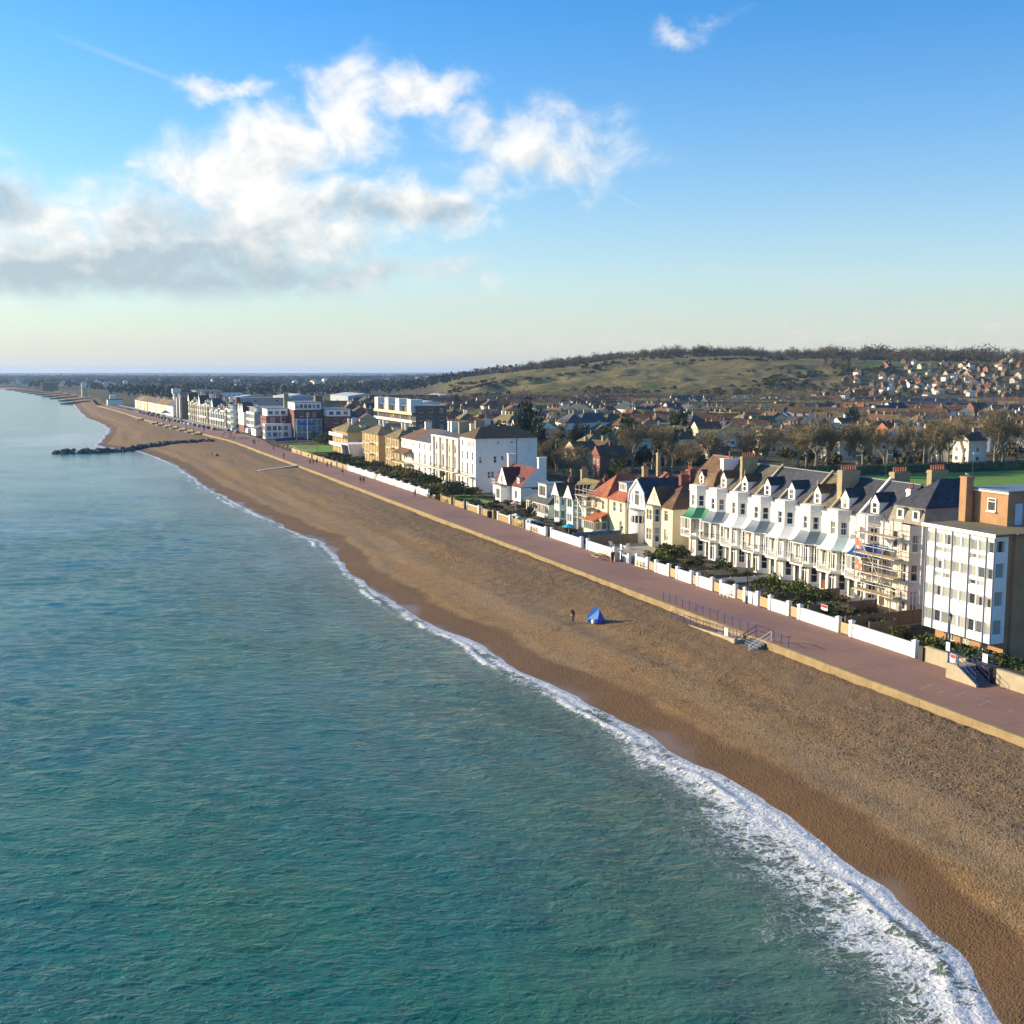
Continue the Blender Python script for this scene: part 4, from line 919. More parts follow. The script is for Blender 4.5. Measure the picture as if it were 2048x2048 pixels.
# ------------------------------------------------------------------ pale blue pair with pointed gables
H = House('gabled_house', 'pale blue house with two pointed white gables and lower white windows', 'house', (86, 183.6, G))
GB = [(2.3, 5.7), (8.2, 11.2)]
H.rect(.9, 9, 0, 11.4, 0, 5.2)
for a, b in GB:
    mid = (a + b) / 2
    H.panel((.9, a), (-.4, a + .35), 0, 5.0, [(.68, .8, .8, 1.5, 'p'), (.68, 3.2, .8, 1.5, 'p')]); H.panel((-.4, a + .35), (-.4, b - .35), 0, 5.0, [(((b - a) - .7) / 2, 3.3, 2.0, 1.5, 'c3'), (((b - a) - .7) / 2, .7, 2.0, 1.5, 'c3')]); H.panel((-.4, b - .35), (.9, b), 0, 5.0)
H.done(PALEB)
for a, b in GB:
    mid = (a + b) / 2; r = hip(-.6, 6, a, b, 5.05, 2.3, 'x', 0, 1, .16); H.part('gable_roof', r, [TILE_B, WHITE])
    mb = MB()
    for s_ in (-1, 1): mb.prism([(-.82, mid, 7.40), (-.82, mid + s_ * ((b - a) / 2 + .24), 5.0), (-.82, mid + s_ * ((b - a) / 2 + .24), 4.7), (-.82, mid, 7.05)], (.1, 0, 0))
    H.part('bargeboard', mb, UPVC)
H.part('roof', hip(.9, 9, 0, 11.4, 5.22, 2.9, 'y', 2.5, 2.5, .25), [MOSSY, MOSSY])
H.part('porch_roof', MB().prism([(-.6, 5.8, 2.6), (-.6, 8.0, 2.6), (1, 8.0, 2.9), (1, 5.8, 2.9)], (0, 0, .1)), LEAD)
add_window(H.o, (.86, 6.9, .15), 0, 1.0, 2.1, 'd'); chimney(H.o, 5.2, 9.8, 6.6, 9.6, .6, 1.3, BRICK_Y, 3); chimney(H.o, 6, 2.4, 6.6, 8.6, .6, .9, BRICK_R, 3)
mb = MB(); mb.box(-.9, -.7, -.4, -.2, 0, 5.4); H.part('end_post', mb, WHITE)
# ------------------------------------------------------------------ low grey roofed house with box dormer
H = House('dormer_house', 'low house with grey slate roof, tall box dormer and row of white windows', 'house', (86, 198.0, G))
H.rect(0, 9, 0, 11.2, 0, 2.8, front=[(.75 + k * .98, .65, .8, 1.75, 'p') for k in range(11)], right=[(7.5, .8, 1, 1.3, 'c2')]); H.done(WHITE2)
H.part('roof', hip(0, 9, 0, 11.2, 2.82, 2.9, 'y', 3.6, 3.6, .4), [SLATE, SLATE])
dormer(H.o, .9, 5.2, 3.5, 4.0, 2.7, 0, 4.4, M('dormer_boarding', (.55, .56, .55), .7), LEAD, 'c4', True, 3.0, 2.0); chimney(H.o, 5.4, 2.0, 4.5, 7.2, .6, .9, BRICK_R, 3)
# ------------------------------------------------------------------ white cottage with red roof
H = House('cottage', 'white cottage with dark red tiled roof, sharp front gable and white chimneys', 'house', (90, 222.0, G))
H.rect(0, 7.2, 0, 16.4, 0, 3.6, front=[(2.6, 1.0, 1.3, 1.7, 'c2'), (14.5, .9, 1.2, 1.6, 'c2')], right=[(3.6, 3.0, 2.2, .5, 'c3')])
H.w.poly([(0, 0, 3.6), (3.6, 0, 7.6), (7.2, 0, 3.6)]); H.w.poly([(0, 16.4, 3.6), (7.2, 16.4, 3.6), (3.6, 16.4, 7.6)]); H.done(WHITE)
H.part('roof', hip(0, 7.2, 0, 16.4, 3.6, 4.0, 'y', 0, 0, .1), [TILE_R, WHITE])
H.part('gable_roof', hip(-.9, 4, 5.5, 10.9, 3.7, 3.6, 'x', 0, 0, .12), [TILE_R, WHITE]); add_window(H.o, (-1.08, 8.2, 3.9), 0, 1.1, 1.7, 'c3')
ch = MB(); ch.prism([(-.9, 5.6, 0), (-1.9, 6.6, 0), (-1.9, 9.8, 0), (-.9, 10.8, 0), (0, 10.8, 0), (0, 5.6, 0)], (0, 0, 3.4)); H.part('bay', ch, WHITE)
H.part('bay_roof', MB().prism([(-2.15, 6.4, 3.4), (-2.15, 12.2, 3.4), (0, 12.2, 3.4), (0, 5.2, 3.4)], (0, 0, .18)), LEAD)
for y, z, w_, h_ in ((8.2, .6, 2.0, 2.2),): add_window(H.o, (-1.98, y, z), 0, w_, h_, 'c3')
dormer(H.o, .5, 2.6, 4.0, 1.3, 1.4, 0, 2.2, WHITE, LEAD, 'c2', True); H.part('balustrade', railing([(-2.0, 9.9), (-2.0, 12.1), (-.2, 12.1)], 3.6, .9, .25, .03, .05), UPVC)
for y, x in ((12.8, 3.2), (-.0, 5.0)):
    mb = MB(); mb.box(-.9, .9, -.4, .4, 5.0, 9.6); mb.box(-1., 1., -.5, .5, 9.6, 9.8); o = obj('chimney', mb.mesh('chimney', WHITE), H.o, (x, y + .42, 0))
# ------------------------------------------------------------------ big white house, blank north side
H = House('white_mansion', 'large white four storey house with blank side wall and brown hipped roof', 'house', (89, 247.0, G))
fr = [(y, z, .95, h_, st) for y in (1.6, 3.6, 5.0, 8.9) for z, h_, st in ((10.4, 1.3, 'g'),)] + [(y, z, 1.1, h_, 'g') for y in (1.9, 5.4, 8.9) for z, h_ in ((.8, 2.3), (4.1, 2.6), (7.4, 1.9))]
sd_ = [(15.3 - x, z, .75, h_, 's') for x, z, h_ in ((1.2, 6.8, 1.6), (4.8, 6.8, 1.6), (6.6, 7.4, 1.0), (8.7, 6.9, 1.5), (3.3, 3.3, 1.6), (4.2, 3.3, 1.6), (6.0, 3.4, 1.5), (5.6, 11.2, .6), (9.0, 11.2, .6))]
H.rect(0, 15.3, 0, 10.8, 0, 12.6, front=fr, right=sd_); H.done(WHITE)
H.part('roof', hip(0, 15.3, 0, 10.8, 12.62, 2.4, 'x', 3.2, 3.6, .35), [TILE_B, TILE_B]); mb = MB(); mb.box(-1.2, 0, .8, 10, 3.5, 3.7); H.part('balcony', mb, WHITE); H.part('balustrade', railing([(-1.1, .9), (-1.1, 9.9)], 3.7, .9, .2), BLACKP)
mb = MB(); mb.tube((10.1, -.08, 0), (10.1, -.08, 12.5), .07, n=6); H.part('drainpipe', mb, BLACKP); chimney(H.o, 4.5, 9.6, 13, 16.2, .8, 2.2, BRICK_Y, 5)
# ------------------------------------------------------------------ cream and white pair with giant pilasters
H = House('pilastered_house', 'tall cream and white seafront pair with big framed windows and iron balcony', 'house', (89, 258.1, G))
pf = [(y, z, 2.0, h_, 'c2t') for y in (2.6, 7.0, 12.2, 17.2) for z, h_ in ((.6, 2.4), (4.4, 3.0), (8.2, 1.9))]
H.rect(0, 13, 0, 20.5, 0, 11.4, front=pf); H.done(CREAM)
pm = MB(); pm.box(-.5, .02, -.6, .6, 0, 11.6); pme = pm.mesh('pilaster', WHITE)
for y in (.6, 4.8, 9.6, 14.8, 19.9): obj('pilaster', pme, H.o, (0, y, 0))
mb = MB(); mb.box(-.6, 13, -.02, 20.5, 11.6, 11.95); H.part('parapet', mb, WHITE); mb = MB(); mb.box(-1.5, 0, .2, 20.3, 3.7, 3.9); H.part('balcony', mb, WHITE); H.part('balustrade', railing([(-1.4, .3), (-1.4, 20.2)], 3.9, .95, .22), BLACKP)
H.part('roof', hip(.4, 12.6, .4, 20.1, 11.96, 1.6, 'y', 2, 2, 0), [SLATE, SLATE])
for y in (1.2, 9.6, 15.5):
    chimney(H.o, 4.5, y, 12, 15.4, .8, 2.8, BRICK_Y if y == 9.6 else WHITE, 5)
# ------------------------------------------------------------------ white three storey row
H = House('white_row_house', 'white three storey seafront house with blind windows and long iron balcony', 'house', (89, 278.8, G))
H.rect(0, 11, 0, 14.2, 0, 9.7, front=[(y, z, w_, h_, 'g') for y in (2.0, 6.9, 11.6) for z, w_, h_ in ((.8, 1.2, 2.2), (3.9, 1.3, 2.6), (7.5, 1.1, 1.6))]); H.done(WHITE)
H.part('roof', hip(0, 11, 0, 14.2, 9.72, 2.9, 'y', .01, .01, .3), [SLATE, WHITE]); mb = MB(); mb.box(-1.3, 0, .2, 14, 3.3, 3.5); H.part('balcony', mb, WHITE); H.part('balustrade', railing([(-1.2, .3), (-1.2, 13.9)], 3.5, .9, .25), BLACKP); chimney(H.o, 5.5, .6, 11.5, 15.2, .9, 2.4, WHITE, 5)
H = House('white_row_house', 'white three storey seafront house with brown roofed verandah on posts', 'house', (89, 293.1, G))
H.rect(0, 11, 0, 14.5, 0, 9.7, front=[(y, z, w_, h_, 'g') for y in (2.6, 4.0, 9.8, 11.2) for z, w_, h_ in ((.8, 1.0, 2.2), (3.9, 1.0, 2.5), (7.6, .7, 1.3))]); H.done(WHITE)
H.part('roof', hip(0, 11, 0, 14.5, 9.72, 2.8, 'y', .01, 4, .3), [TILE_B, WHITE]); mb = MB(); mb.prism([(0, 4.5, 6.9), (-2.6, 3.8, 5.6), (-2.6, 15.2, 5.6), (0, 14.5, 6.9)], (0, 0, .12)); H.part('verandah_roof', mb, TILE_B)
mb = MB(); mb.box(-2.4, 0, 4, 15, 3.0, 3.2); H.part('balcony', mb, CREAM); H.part('balustrade', railing([(-2.3, 4.1), (-2.3, 14.9)], 3.2, .9, .25), BLACKP)
pm = MB(); pm.box(-.07, .07, -.07, .07, 0, 5.7); pme = pm.mesh('post', CREAM)
for k in range(6): obj('post', pme, H.o, (-2.3, 4.2 + k * 2.12, 0))
chimney(H.o, 5.5, 7, 11.6, 14.2, .8, 1.8, WHITE, 4)
# ------------------------------------------------------------------ ochre villas
def ochre(label, y0, wd, x=88.5, ez=9.3, roof=None, bal=False):
    H = House('ochre_villa', label, 'house', (x, y0, G), group='ochre villas on the seafront')
    n = 5; st = wd / n
    fr = [(st * (k + .5), z, 1.0, h_, 'g') for k in range(n) for z, h_ in ((.8, 2.0), (3.9, 2.1), (7.0, 1.6))]
    H.rect(0, 12, 0, wd, 0, ez, front=fr, right=[(4, 3.9, 1, 1.6, 's'), (8, 3.9, 1, 1.6, 's')] if bal else []); H.done(OCHRE)
    H.part('roof', hip(0, 12, 0, wd, ez + .02, 2.9, 'x', 3.6, 3.0, .6), [roof or MOSSY] * 2)
    mb = MB()
    for z in (3.3, 6.5): mb.box(-.16, 0, -.1, wd + .1, z, z + .22)
    H.part('string_course', mb, CREAM)
    pm = MB(); pm.box(-.22, 0, -.22, .22, 0, ez); pme = pm.mesh('pilaster', CREAM)
    for k in range(n + 1): obj('pilaster', pme, H.o, (0, min(max(.22, st * k), wd - .22), 0))
    if bal:
        for z in (3.3, 6.5):
            mb = MB(); mb.box(-1.7, -.25, .5, wd - .5, z - .05, z + .12); mb.box(-1.7, -1.62, .5, wd - .5, z + .12, z + 1.1); H.part('balcony', mb, UPVC)
    else:
        for z in (3.3, 6.5):
            mb = MB(); mb.box(-1.4, -.25, wd * .3, wd * .7, z - .05, z + .12); o = H.part('balcony', mb, CREAM); obj('balustrade', railing([(-1.3, wd * .31), (-1.3, wd * .69)], z + .12, .9, .3, .03, .05).mesh('balustrade', CREAM), o)
    for y in (wd * .35, wd * .6): chimney(H.o, 3.4, y, ez + 1.2, ez + 3.9, .6, .6, WHITE, 0)
    dormer(H.o, 5.2, -.02 + wd * .22, ez + .7, 1.6, 1.2, 0, 2, WHITE, LEAD, 'c2', True)
    return H
ochre('ochre villa with arched middle joined to the white verandah house', 308.2, 13.0)
ochre('ochre villa standing alone with a plain shaded side wall and mossy roof', 329.5, 18.5)
ochre('yellow brick villa with two rows of white balconies beside the seafront lawn', 368, 21.0, ez=8.3, bal=True)
H = House('modern_house', 'small modern white house with leaning glass front between the ochre villas', 'house', (85.5, 350, G))
mb = MB(); mb.prism([(-.4, 0, 0), (-1.4, 0, 5.4), (6, 0, 5.4), (6, 0, 0)], (0, .4, 0)); mb.prism([(-.4, 9.6, 0), (-1.4, 9.6, 5.4), (6, 9.6, 5.4), (6, 9.6, 0)], (0, .4, 0)); mb.prism([(-1.4, .4, 5.0), (-1.4, .4, 5.4), (6, .4, 5.4), (6, .4, 5.0)], (0, 9.2, 0)); mb.box(0, 6, .4, 9.6, 0, .4)
H.w = mb; H.done(WHITE); mb = MB(); mb.prism([(.5, .4, .4), (-.1, .4, 5.0), (0, .4, 5.0), (.6, .4, .4)], (0, 9.2, 0)); H.part('glass_front', mb, GLASS)
# ------------------------------------------------------------------ hotel and flats further along the front
H = House('hotel', 'dark red brick seafront hotel with glazed centre, white attic windows and blue fascia', 'hotel', (82, 465, -.3))
H.rect(0, 9.5, 20, 34, 0, 9.2, front=[(3.2, z, 1.6, 1.6, 'c2') for z in (.8, 3.9, 6.8)] + [(9, z, 1.6, 1.6, 'c2') for z in (.8, 3.9, 6.8)], right=[(y, z, 1.7, 1.7, 'c2') for y in (2.4, 6.8) for z in (3.9, 6.8)])
H.rect(9.5, 21.5, 9, 30, 0, 12.0, right=[(x, 9.3, 1.5, 1.7, 'c2') for x in (3.6, 6.2, 8.8)])
H.rect(21.5, 32, 2, 26, 0, 9.4, front=[(3, 6.9, 1.3, 1.6, 'c2'), (6, 6.9, 1.3, 1.6, 'c2')], right=[(x, z, 1.7, 1.8, 'c2') for x in (2.5, 6.5) for z in (3.6, 6.6)])
H.done(BRICK_R)
mb = MB(); mb.box(.6, 9.2, 20.5, 33, 9.2, 12.2); mb.box(10, 21, 9.4, 29, 12.0, 15.0); mb.box(22, 31.6, 2.5, 25, 9.4, 12.2); H.part('attic', mb, UPVC)
for (x0, x1, y0, y1, z) in ((.2, 9.4, 20.2, 33.5, 12.2), (9.7, 21.3, 9.0, 29.5, 15.0), (21.7, 31.8, 2.2, 25.4, 12.2)):
    mb = MB(); mb.box(x0, x1, y0, y1, z, z + .25); H.part('attic_roof', mb, LEAD)
for k in range(6): add_window(H.o, (11 + k * 1.75, 9.33, 12.6), rad(90), 1.4, 1.7, 'c2')
for k in range(3): add_window(H.o, (2 + k * 2.6, 20.44, 9.8), rad(90), 1.9, 1.6, 'c2'); add_window(H.o, (23.6 + k * 3, 2.44, 10), rad(90), 1.9, 1.5, 'c2')
mb = MB(); mb.box(10, 20.6, 6.5, 9, .2, 8.4); H.part('glazed_front', mb, M('blue_glass', (.16, .24, .28), .1, .3, .5, spec=.6))
mm = MB()
for k in range(6): mm.box(10.1 + k * 2.05, 10.25 + k * 2.05, 6.42, 6.5, .2, 8.4)
for z in (2.9, 5.6, 8.2): mm.box(10, 20.6, 6.40, 6.48, z, z + .16)
H.part('mullion_frame', mm, UPVC)
mb = MB(); mb.box(10.4, 17, 6.2, 6.39, 5.75, 6.9); H.part('fascia_sign', mb, M('blue_fascia', (.02, .12, .42), .5))
mb = MB(); mb.box(-1.5, 9.4, 14.5, 19.98, 0, 6.2); H.part('bay', mb, UPVC)
for z in (.8, 3.4):
    for k in range(3): add_window(H.o, (-1.55, 15.5 + k * 1.7, z), 0, 1.4, 2.0, 'c2')
    for k in range(4): add_window(H.o, (.2 + k * 2.3, 14.45, z), rad(90), 1.8, 2.0, 'c2')
chimney(H.o, 9.6, 26, 11, 18.5, 1.2, 2.0, BRICK_Y, 0); chimney(H.o, 22, 20, 11, 17.6, 3.5, 3.0, BRICK_B, 0)
H.part('porch_roof', MB().prism([(22, -9, 2.4), (22, 2, 4.6), (32, 2, 4.6), (32, -9, 2.4)], (0, 0, .2)), TILE_R)
mb = MB(); mb.box(22.4, 31.6, -8.6, 1.9, 0, 2.4); H.part('wing', mb, BRICK_R)
def flats(name, label, loc, wd, dp, storeys, wm, stripes=True, sh=2.9, glass=None, rz=0.):
    H = House(name, label, 'building', loc, rz); n = max(2, int(wd / 3.2)); st = wd / n
    fr = [(st * (k + .5), .5 + f * sh, st * .78, 2.0, 'c3') for k in range(n) for f in range(storeys)]; m2 = max(2, int(dp / 4)); s2 = dp / m2
    H.rect(0, dp, 0, wd, 0, storeys * sh, front=fr, right=[(s2 * (k + .5), .8 + f * sh, 1.4, 1.5, 'c2') for k in range(m2) for f in range(storeys)]); H.done(wm)
    if stripes:
        for f in range(1, storeys + 1):
            mb = MB(); mb.box(-1.4, -.02, .1, wd - .1, f * sh - .18, f * sh + .04); mb.box(-1.4, -1.3, .1, wd - .1, f * sh + .04, f * sh + .85)
            if f < storeys: H.part('balcony', mb, UPVC)
    mb = MB(); mb.box(-.9, dp + .3, -.3, wd + .3, storeys * sh, storeys * sh + .3); H.part('roof', mb, LEAD)
    return H
F1 = flats('flats', 'glass and white balconied flats next to the red hotel', (84, 520, -.3), 22, 14, 4, M('pale_panel', (.55, .58, .56), .6))
F1.part('glass_corner', MB().box(-1.5, 3, -2.5, -.02, 0, 10), M('teal_glass', (.18, .30, .31), .08, .3, .5, spec=.6))
F2 = flats('flats', 'teal glazed corner flats beside the white pointed gables', (80, 566, -.3), 10, 12, 4, PALEB)
H = House('gothic_house', 'white house with three sharp gables and red brick ground floor', 'house', (82, 546, -.3))
H.rect(0, 10, 0, 17, 2.8, 9, front=[(2.5 + 3 * k, z, 1.0, 1.8, 's') for k in range(5) for z in (3.4, 6.4)]); H.rect(.1, 10, .1, 16.9, 0, 2.8, mi=1); H.done([WHITE, BRICK_R])
for k in range(3): H.part('gable_roof', hip(-.2, 6, .3 + 5.6 * k, 5.5 + 5.6 * k, 9.02, 4.2, 'x', 0, 1.5, .1), [SLATE_D, WHITE])
H.part('roof', hip(2, 10, 0, 17, 9.02, 3.6, 'y', 0, 0, .1), [SLATE_D, WHITE])
GREENR = M('teal_awning', (.16, .34, .33), .5)
H = House('kiosk', 'small white seafront kiosk with blue side beside the promenade bend', 'kiosk', (79.5, 497, 0)); H.rect(0, 7, 0, 12, 0, 3.2, front=[(3, .8, 2, 1.5, 'c3'), (8, .8, 2, 1.5, 'c3')], right=[(2, .8, 1.5, 1.5, 'c2')]); H.done(WHITE); H.part('roof', hip(0, 7, 0, 12, 3.22, 1.2, 'y', 1, 1, .3), [LEAD, LEAD])
def front_row(A, B, n, gabs, group, hts, pal, g):
    A, B = Vector(A), Vector(B); out = []
    for k in range(n):
        p, q = A.lerp(B, k / n), A.lerp(B, (k + 1) / n); L = (q - p).length - .04; wm, nm_ = g.choice(pal); ez = g.choice(hts); dp = g.uniform(10, 12.5); rm, rn = g.choice([(SLATE, 'slate'), (MOSSY, 'mossy'), (TILE_B, 'brown'), (SLATE_D, 'dark slate')])
        H = House('seafront_house', '', 'house', (p.x, p.y, -.2), math.atan2(-(q - p).x, (q - p).y), group, small=True); fl = [(.8, 2.), (4., 2.1)] + ([(7.1, 1.7)] if ez > 9 else [])
        H.panel((0, 0), (0, .6), 0, ez); b0 = L * .62
        H.panel((0, .6), (-1.1, 1.3), 0, ez - .6, [(.65, z, .7, h_, 's') for z, h_ in fl]); H.panel((-1.1, 1.3), (-1.1, b0 - .7), 0, ez - .6, [((b0 - 2.) / 2, z, 1.3, h_, 'c2') for z, h_ in fl]); H.panel((-1.1, b0 - .7), (0, b0), 0, ez - .6, [(.65, z, .7, h_, 's') for z, h_ in fl])
        H.panel((0, b0), (0, L), 0, ez, [((L - b0) / 2, z, .95, h_, 'd' if z < 1 else 's') for z, h_ in fl]); H.panel((0, L), (dp, L), 0, ez); H.panel((dp, L), (dp, 0), 0, ez); H.panel((dp, 0), (0, 0), 0, ez, [(4, 4, 1, 1.5, 's')]); H.w.poly([(0, .6, ez - .6), (-1.1, 1.3, ez - .6), (-1.1, b0 - .7, ez - .6), (0, b0, ez - .6)]); H.panel((0, .6), (0, b0), ez - .6, ez); H.done(wm)
        H.part('roof', hip(0, dp, 0, L, ez + .02, 3.4, 'y', 0, 0, .04), [rm, wm])
        if k in gabs: H.part('gable_roof', hip(-1.0, 5, .3, L - .3, ez + .03, 4.6, 'x', 0, 1, .08), [rm, wm])
        else: dormer(H.o, 1.2, L / 2, ez + .8, 1.6, 1.2, .6, 2, UPVC, rm, 'c2')
        chimney(H.o, dp / 2, .1, ez + 2, ez + 5.4, .7, 1.8, g.choice([BRICK_Y, wm, BRICK_R]), 0)
        if g.random() < .6: b = MB(); b.box(-2.0, -.0, .3, L - .3, 3.2, 3.36); b.box(-2.0, -1.93, .3, L - .3, 3.36, 4.2); H.part('balcony', b, g.choice([UPVC, wm]))
        H.o['look'] = f'{nm_} bay fronted house with {rn} roof'; out.append(H.o)
    return out
PCREAM = M('pale_cream', (.68, .58, .42), .85, .08, .8, streak=.25); PAL = [(WHITE, 'white'), (CREAM, 'cream'), (PCREAM, 'pale cream'), (WHITE2, 'off-white'), (PALEB, 'pale blue'), (PCREAM, 'pale cream'), (TANR, 'tan')]
g_ = random.Random(19); fr_h = front_row((76.2, 626), (73.0, 692), 9, (3, 8), 'bay fronted houses on the beach road', [10.2, 10.8, 11.2], PAL, g_) + front_row((79.2, 578), (76.6, 624), 7, (5,), 'bay fronted houses on the beach road', [8.4, 9.4, 9.8], PAL, g_)
number(fr_h, lambda o: o['look'] + ', # from left on the beach road')
H = House('brown_flats', 'brown brick gabled flats with white corner bays between cream terraces', 'building', (71, 714, -.2)); H.rect(0, 15, 0, 22, 0, 12, front=[(y, z, 1.8, 1.5, 'c3') for y in (3, 8, 14, 19) for z in (.8, 3.8, 6.6, 9.4)], right=[(x, z, 1.4, 1.5, 'c2') for x in (6, 10.5) for z in (3.8, 6.6, 9.4)]); H.done(BRICK_B)
H.part('roof', hip(0, 15, 0, 22, 12.02, 3.6, 'x', 0, 0, .3), [SLATE, BRICK_B]); 
for y in (1.0, 18.6): H.part('corner_bay', MB().box(-1.2, -.02, y, y + 2.6, 0, 12), WHITE)
row_ = [(67.5, 742, 'W', 'S'), (66.8, 757, 'W', 'S'), (66.0, 772, 'C', 'M'), (65.2, 788, 'C', 'T'), (64.4, 803, 'W', 'M'), (63.4, 818, 'C', 'T'), (62.8, 834, 'W', 'S'), (62.2, 850, 'C', 'B'), (61, 866, 'C', 'B'), (60, 884, 'W', 'B'), (59, 902, 'C', 'M'), (58, 921, 'W', 'B')]
WALLM = {'W': WHITE, 'C': CREAM, 'G': WHITE2, 'K': BRICK_B, 'O': TANR, 'R': BRICK_R, 'T': M('terracotta_hung_tile', (.36, .15, .08), .85, .2, 2)}
ROOFM = {'M': MOSSY, 'B': TILE_B, 'S': SLATE, 'D': SLATE_D, 'T': roofmat('terracotta_tile', (.20, .088, .046), (.18, .13, .05), (.50, .72)), 'E': TILE_O}
LOOK_W = {'W': 'white', 'C': 'cream', 'G': 'grey', 'K': 'brick', 'O': 'tan', 'R': 'red brick', 'T': 'tile-hung'}
LOOK_R = {'M': 'mossy', 'B': 'brown', 'S': 'slate', 'D': 'dark slate', 'T': 'terracotta', 'E': 'bright orange'}
def town_house(name, x, y, wd, wl, rf, ax, ty, zr, z0=-.5, dp=None, wins=2, rz=0., chim=1, g=rng):
    o = thing(name, '', 'house', (x, y, z0), rz); o['look'] = f'{LOOK_W[wl]} house with {LOOK_R[rf]} {"hipped" if ty == "h" else "gabled"} roof'
    dp = dp or min(10., max(6.5, wd * .8)); rh = min(3.4, max(2.0, min(dp, wd) * .36)); ez = zr - z0 - rh
    lx, ly = (dp / 2, wd / 2) if ax == 'y' else (wd / 2, dp / 2)
    mb = MB(); mb.box(-lx, lx, -ly, ly, 0, ez); obj('wall', mb.mesh('house_wall', WALLM[wl]), o)
    i = min(lx, ly) * .8 if ty == 'h' else 0
    obj('roof', hip(-lx, lx, -ly, ly, ez + .01, rh, ax, i, i, .3).mesh('house_roof', [ROOFM[rf], WALLM[wl]]), o)
    for k in range(chim):
        q = (k + .5) / chim * 2 - 1 if chim > 1 else g.uniform(-.6, .6); cx, cy = (0, q * ly * .75) if ax == 'y' else (q * lx * .75, 0)
        c = MB(); c.box(cx - .45, cx + .45, cy - .35, cy + .35, ez + rh - 1.2, ez + rh + 1.1); c.box(cx - .52, cx + .52, cy - .42, cy + .42, ez + rh + 1.1, ez + rh + 1.25)
        obj('chimney', c.mesh('chimney', g.choice([BRICK_R, BRICK_Y, BRICK_B, BRICK_Y]) if wl != 'W' else g.choice([WHITE, BRICK_Y])), o)
    if wins:
        if 'tw' not in _wm:
            q = MB(); q.box(0, .1, -.65, .65, 0, 1.4); q.box(-.012, .0, -.55, -.05, .12, 1.28, 1); q.box(-.012, .0, .05, .55, .12, 1.28, 1); _wm['tw'] = q.mesh('town_window', [UPVC, GLASS])
        m = _wm['tw']
        for f in (range(2) if ez > 4 else range(1)):
            n = max(1, min(wins, int(ly * 2 / 3)))
            for k in range(n):
                yy = ((k + .5) / n * 2 - 1) * ly; wo = obj('window', m, o, (-lx - .06, yy, .9 + f * 2.7))
            n = max(1, min(wins - 1, int(lx * 2 / 4)))
            for k in range(n):
                xx = ((k + .5) / n * 2 - 1) * lx; wo = obj('window', m, o, (xx, -ly - .06, .9 + f * 2.7), rad(90))
    return o
far_row = []
for x, y, wl, rf in row_:
    o = town_house('row_house', x + 5, y + 7, 14.5, wl, rf, 'y', 'g', 9.5, -.2, 9, 3, rad(3), 2); far_row.append(o); o['group'] = 'pale houses at the far end of the seafront'
number(far_row, lambda o: o['look'] + ', # from left in distant seafront row')
flats('white_building', 'long white modernist building with flat roofs behind the distant seafront row', (92, 985, -.3), 12, 55, 3, WHITE, False, 3.4)
mb = MB(); mb.box(-1, 6, 2, 9, 10.2, 14); obj('roof_tower', mb.mesh('roof_tower', WHITE), bpy.data.objects['white_building'])
flats('flats', 'pale ribbed apartment block rising behind the brown gabled flats', (86, 770, -.3), 26, 16, 5, M('ribbed_panel', (.55, .47, .38), .8), False, 3.1)
flats('long_flats', 'long low pale block with flat roof inland of the bay fronted houses', (100, 690, -.3), 14, 34, 4, M('grey_panel', (.42, .38, .32), .7), False, 3.0)
BB = flats('brick_flats', 'big brown brick apartment block with white banded balconies behind the ochre villas', (124, 409, -.5), 55, 12, 5, BRICK_B, False, 3.0)
for f in range(1, 6):
    mb = MB(); mb.box(-1.5, -.02, .3, 54.7, f * 3 - .2, f * 3); mb.box(-1.5, -1.38, .3, 54.7, f * 3, f * 3 + .9)
    if f < 5: BB.part('balcony', mb, WHITE2 if f % 2 else TANR)
for k in range(4):
    mb = MB(); mb.box(-1.6, 3, 1 + k * 15.5, 6 + k * 15.5, 12.6, 17.6); BB.part('stair_tower', mb, WHITE)
LONGM = roofmat('school_roof', (.16, .2, .24), (.1, .13, .15))
H = House('school', 'low brick school building with blue grey flat roof behind the terrace', 'building', (116, 150, -.5)); H.rect(0, 20, 0, 38, 0, 6.0, front=[(3 + k * 4.2, z, 1.4, 1.5, 'c2') for k in range(9) for z in (1, 3.9)], right=[(3 + 4 * k, 3.6, 1.6, 1.4, 'c2') for k in range(4)]); H.done(BRICK_R)
mb = MB(); mb.box(-.4, 20.4, -.4, 38.4, 6.0, 6.3); H.part('roof', mb, LEAD); mb = MB(); mb.box(-.5, -.402, -.5, 38.5, 5.9, 6.4); H.part('parapet', mb, CREAM)
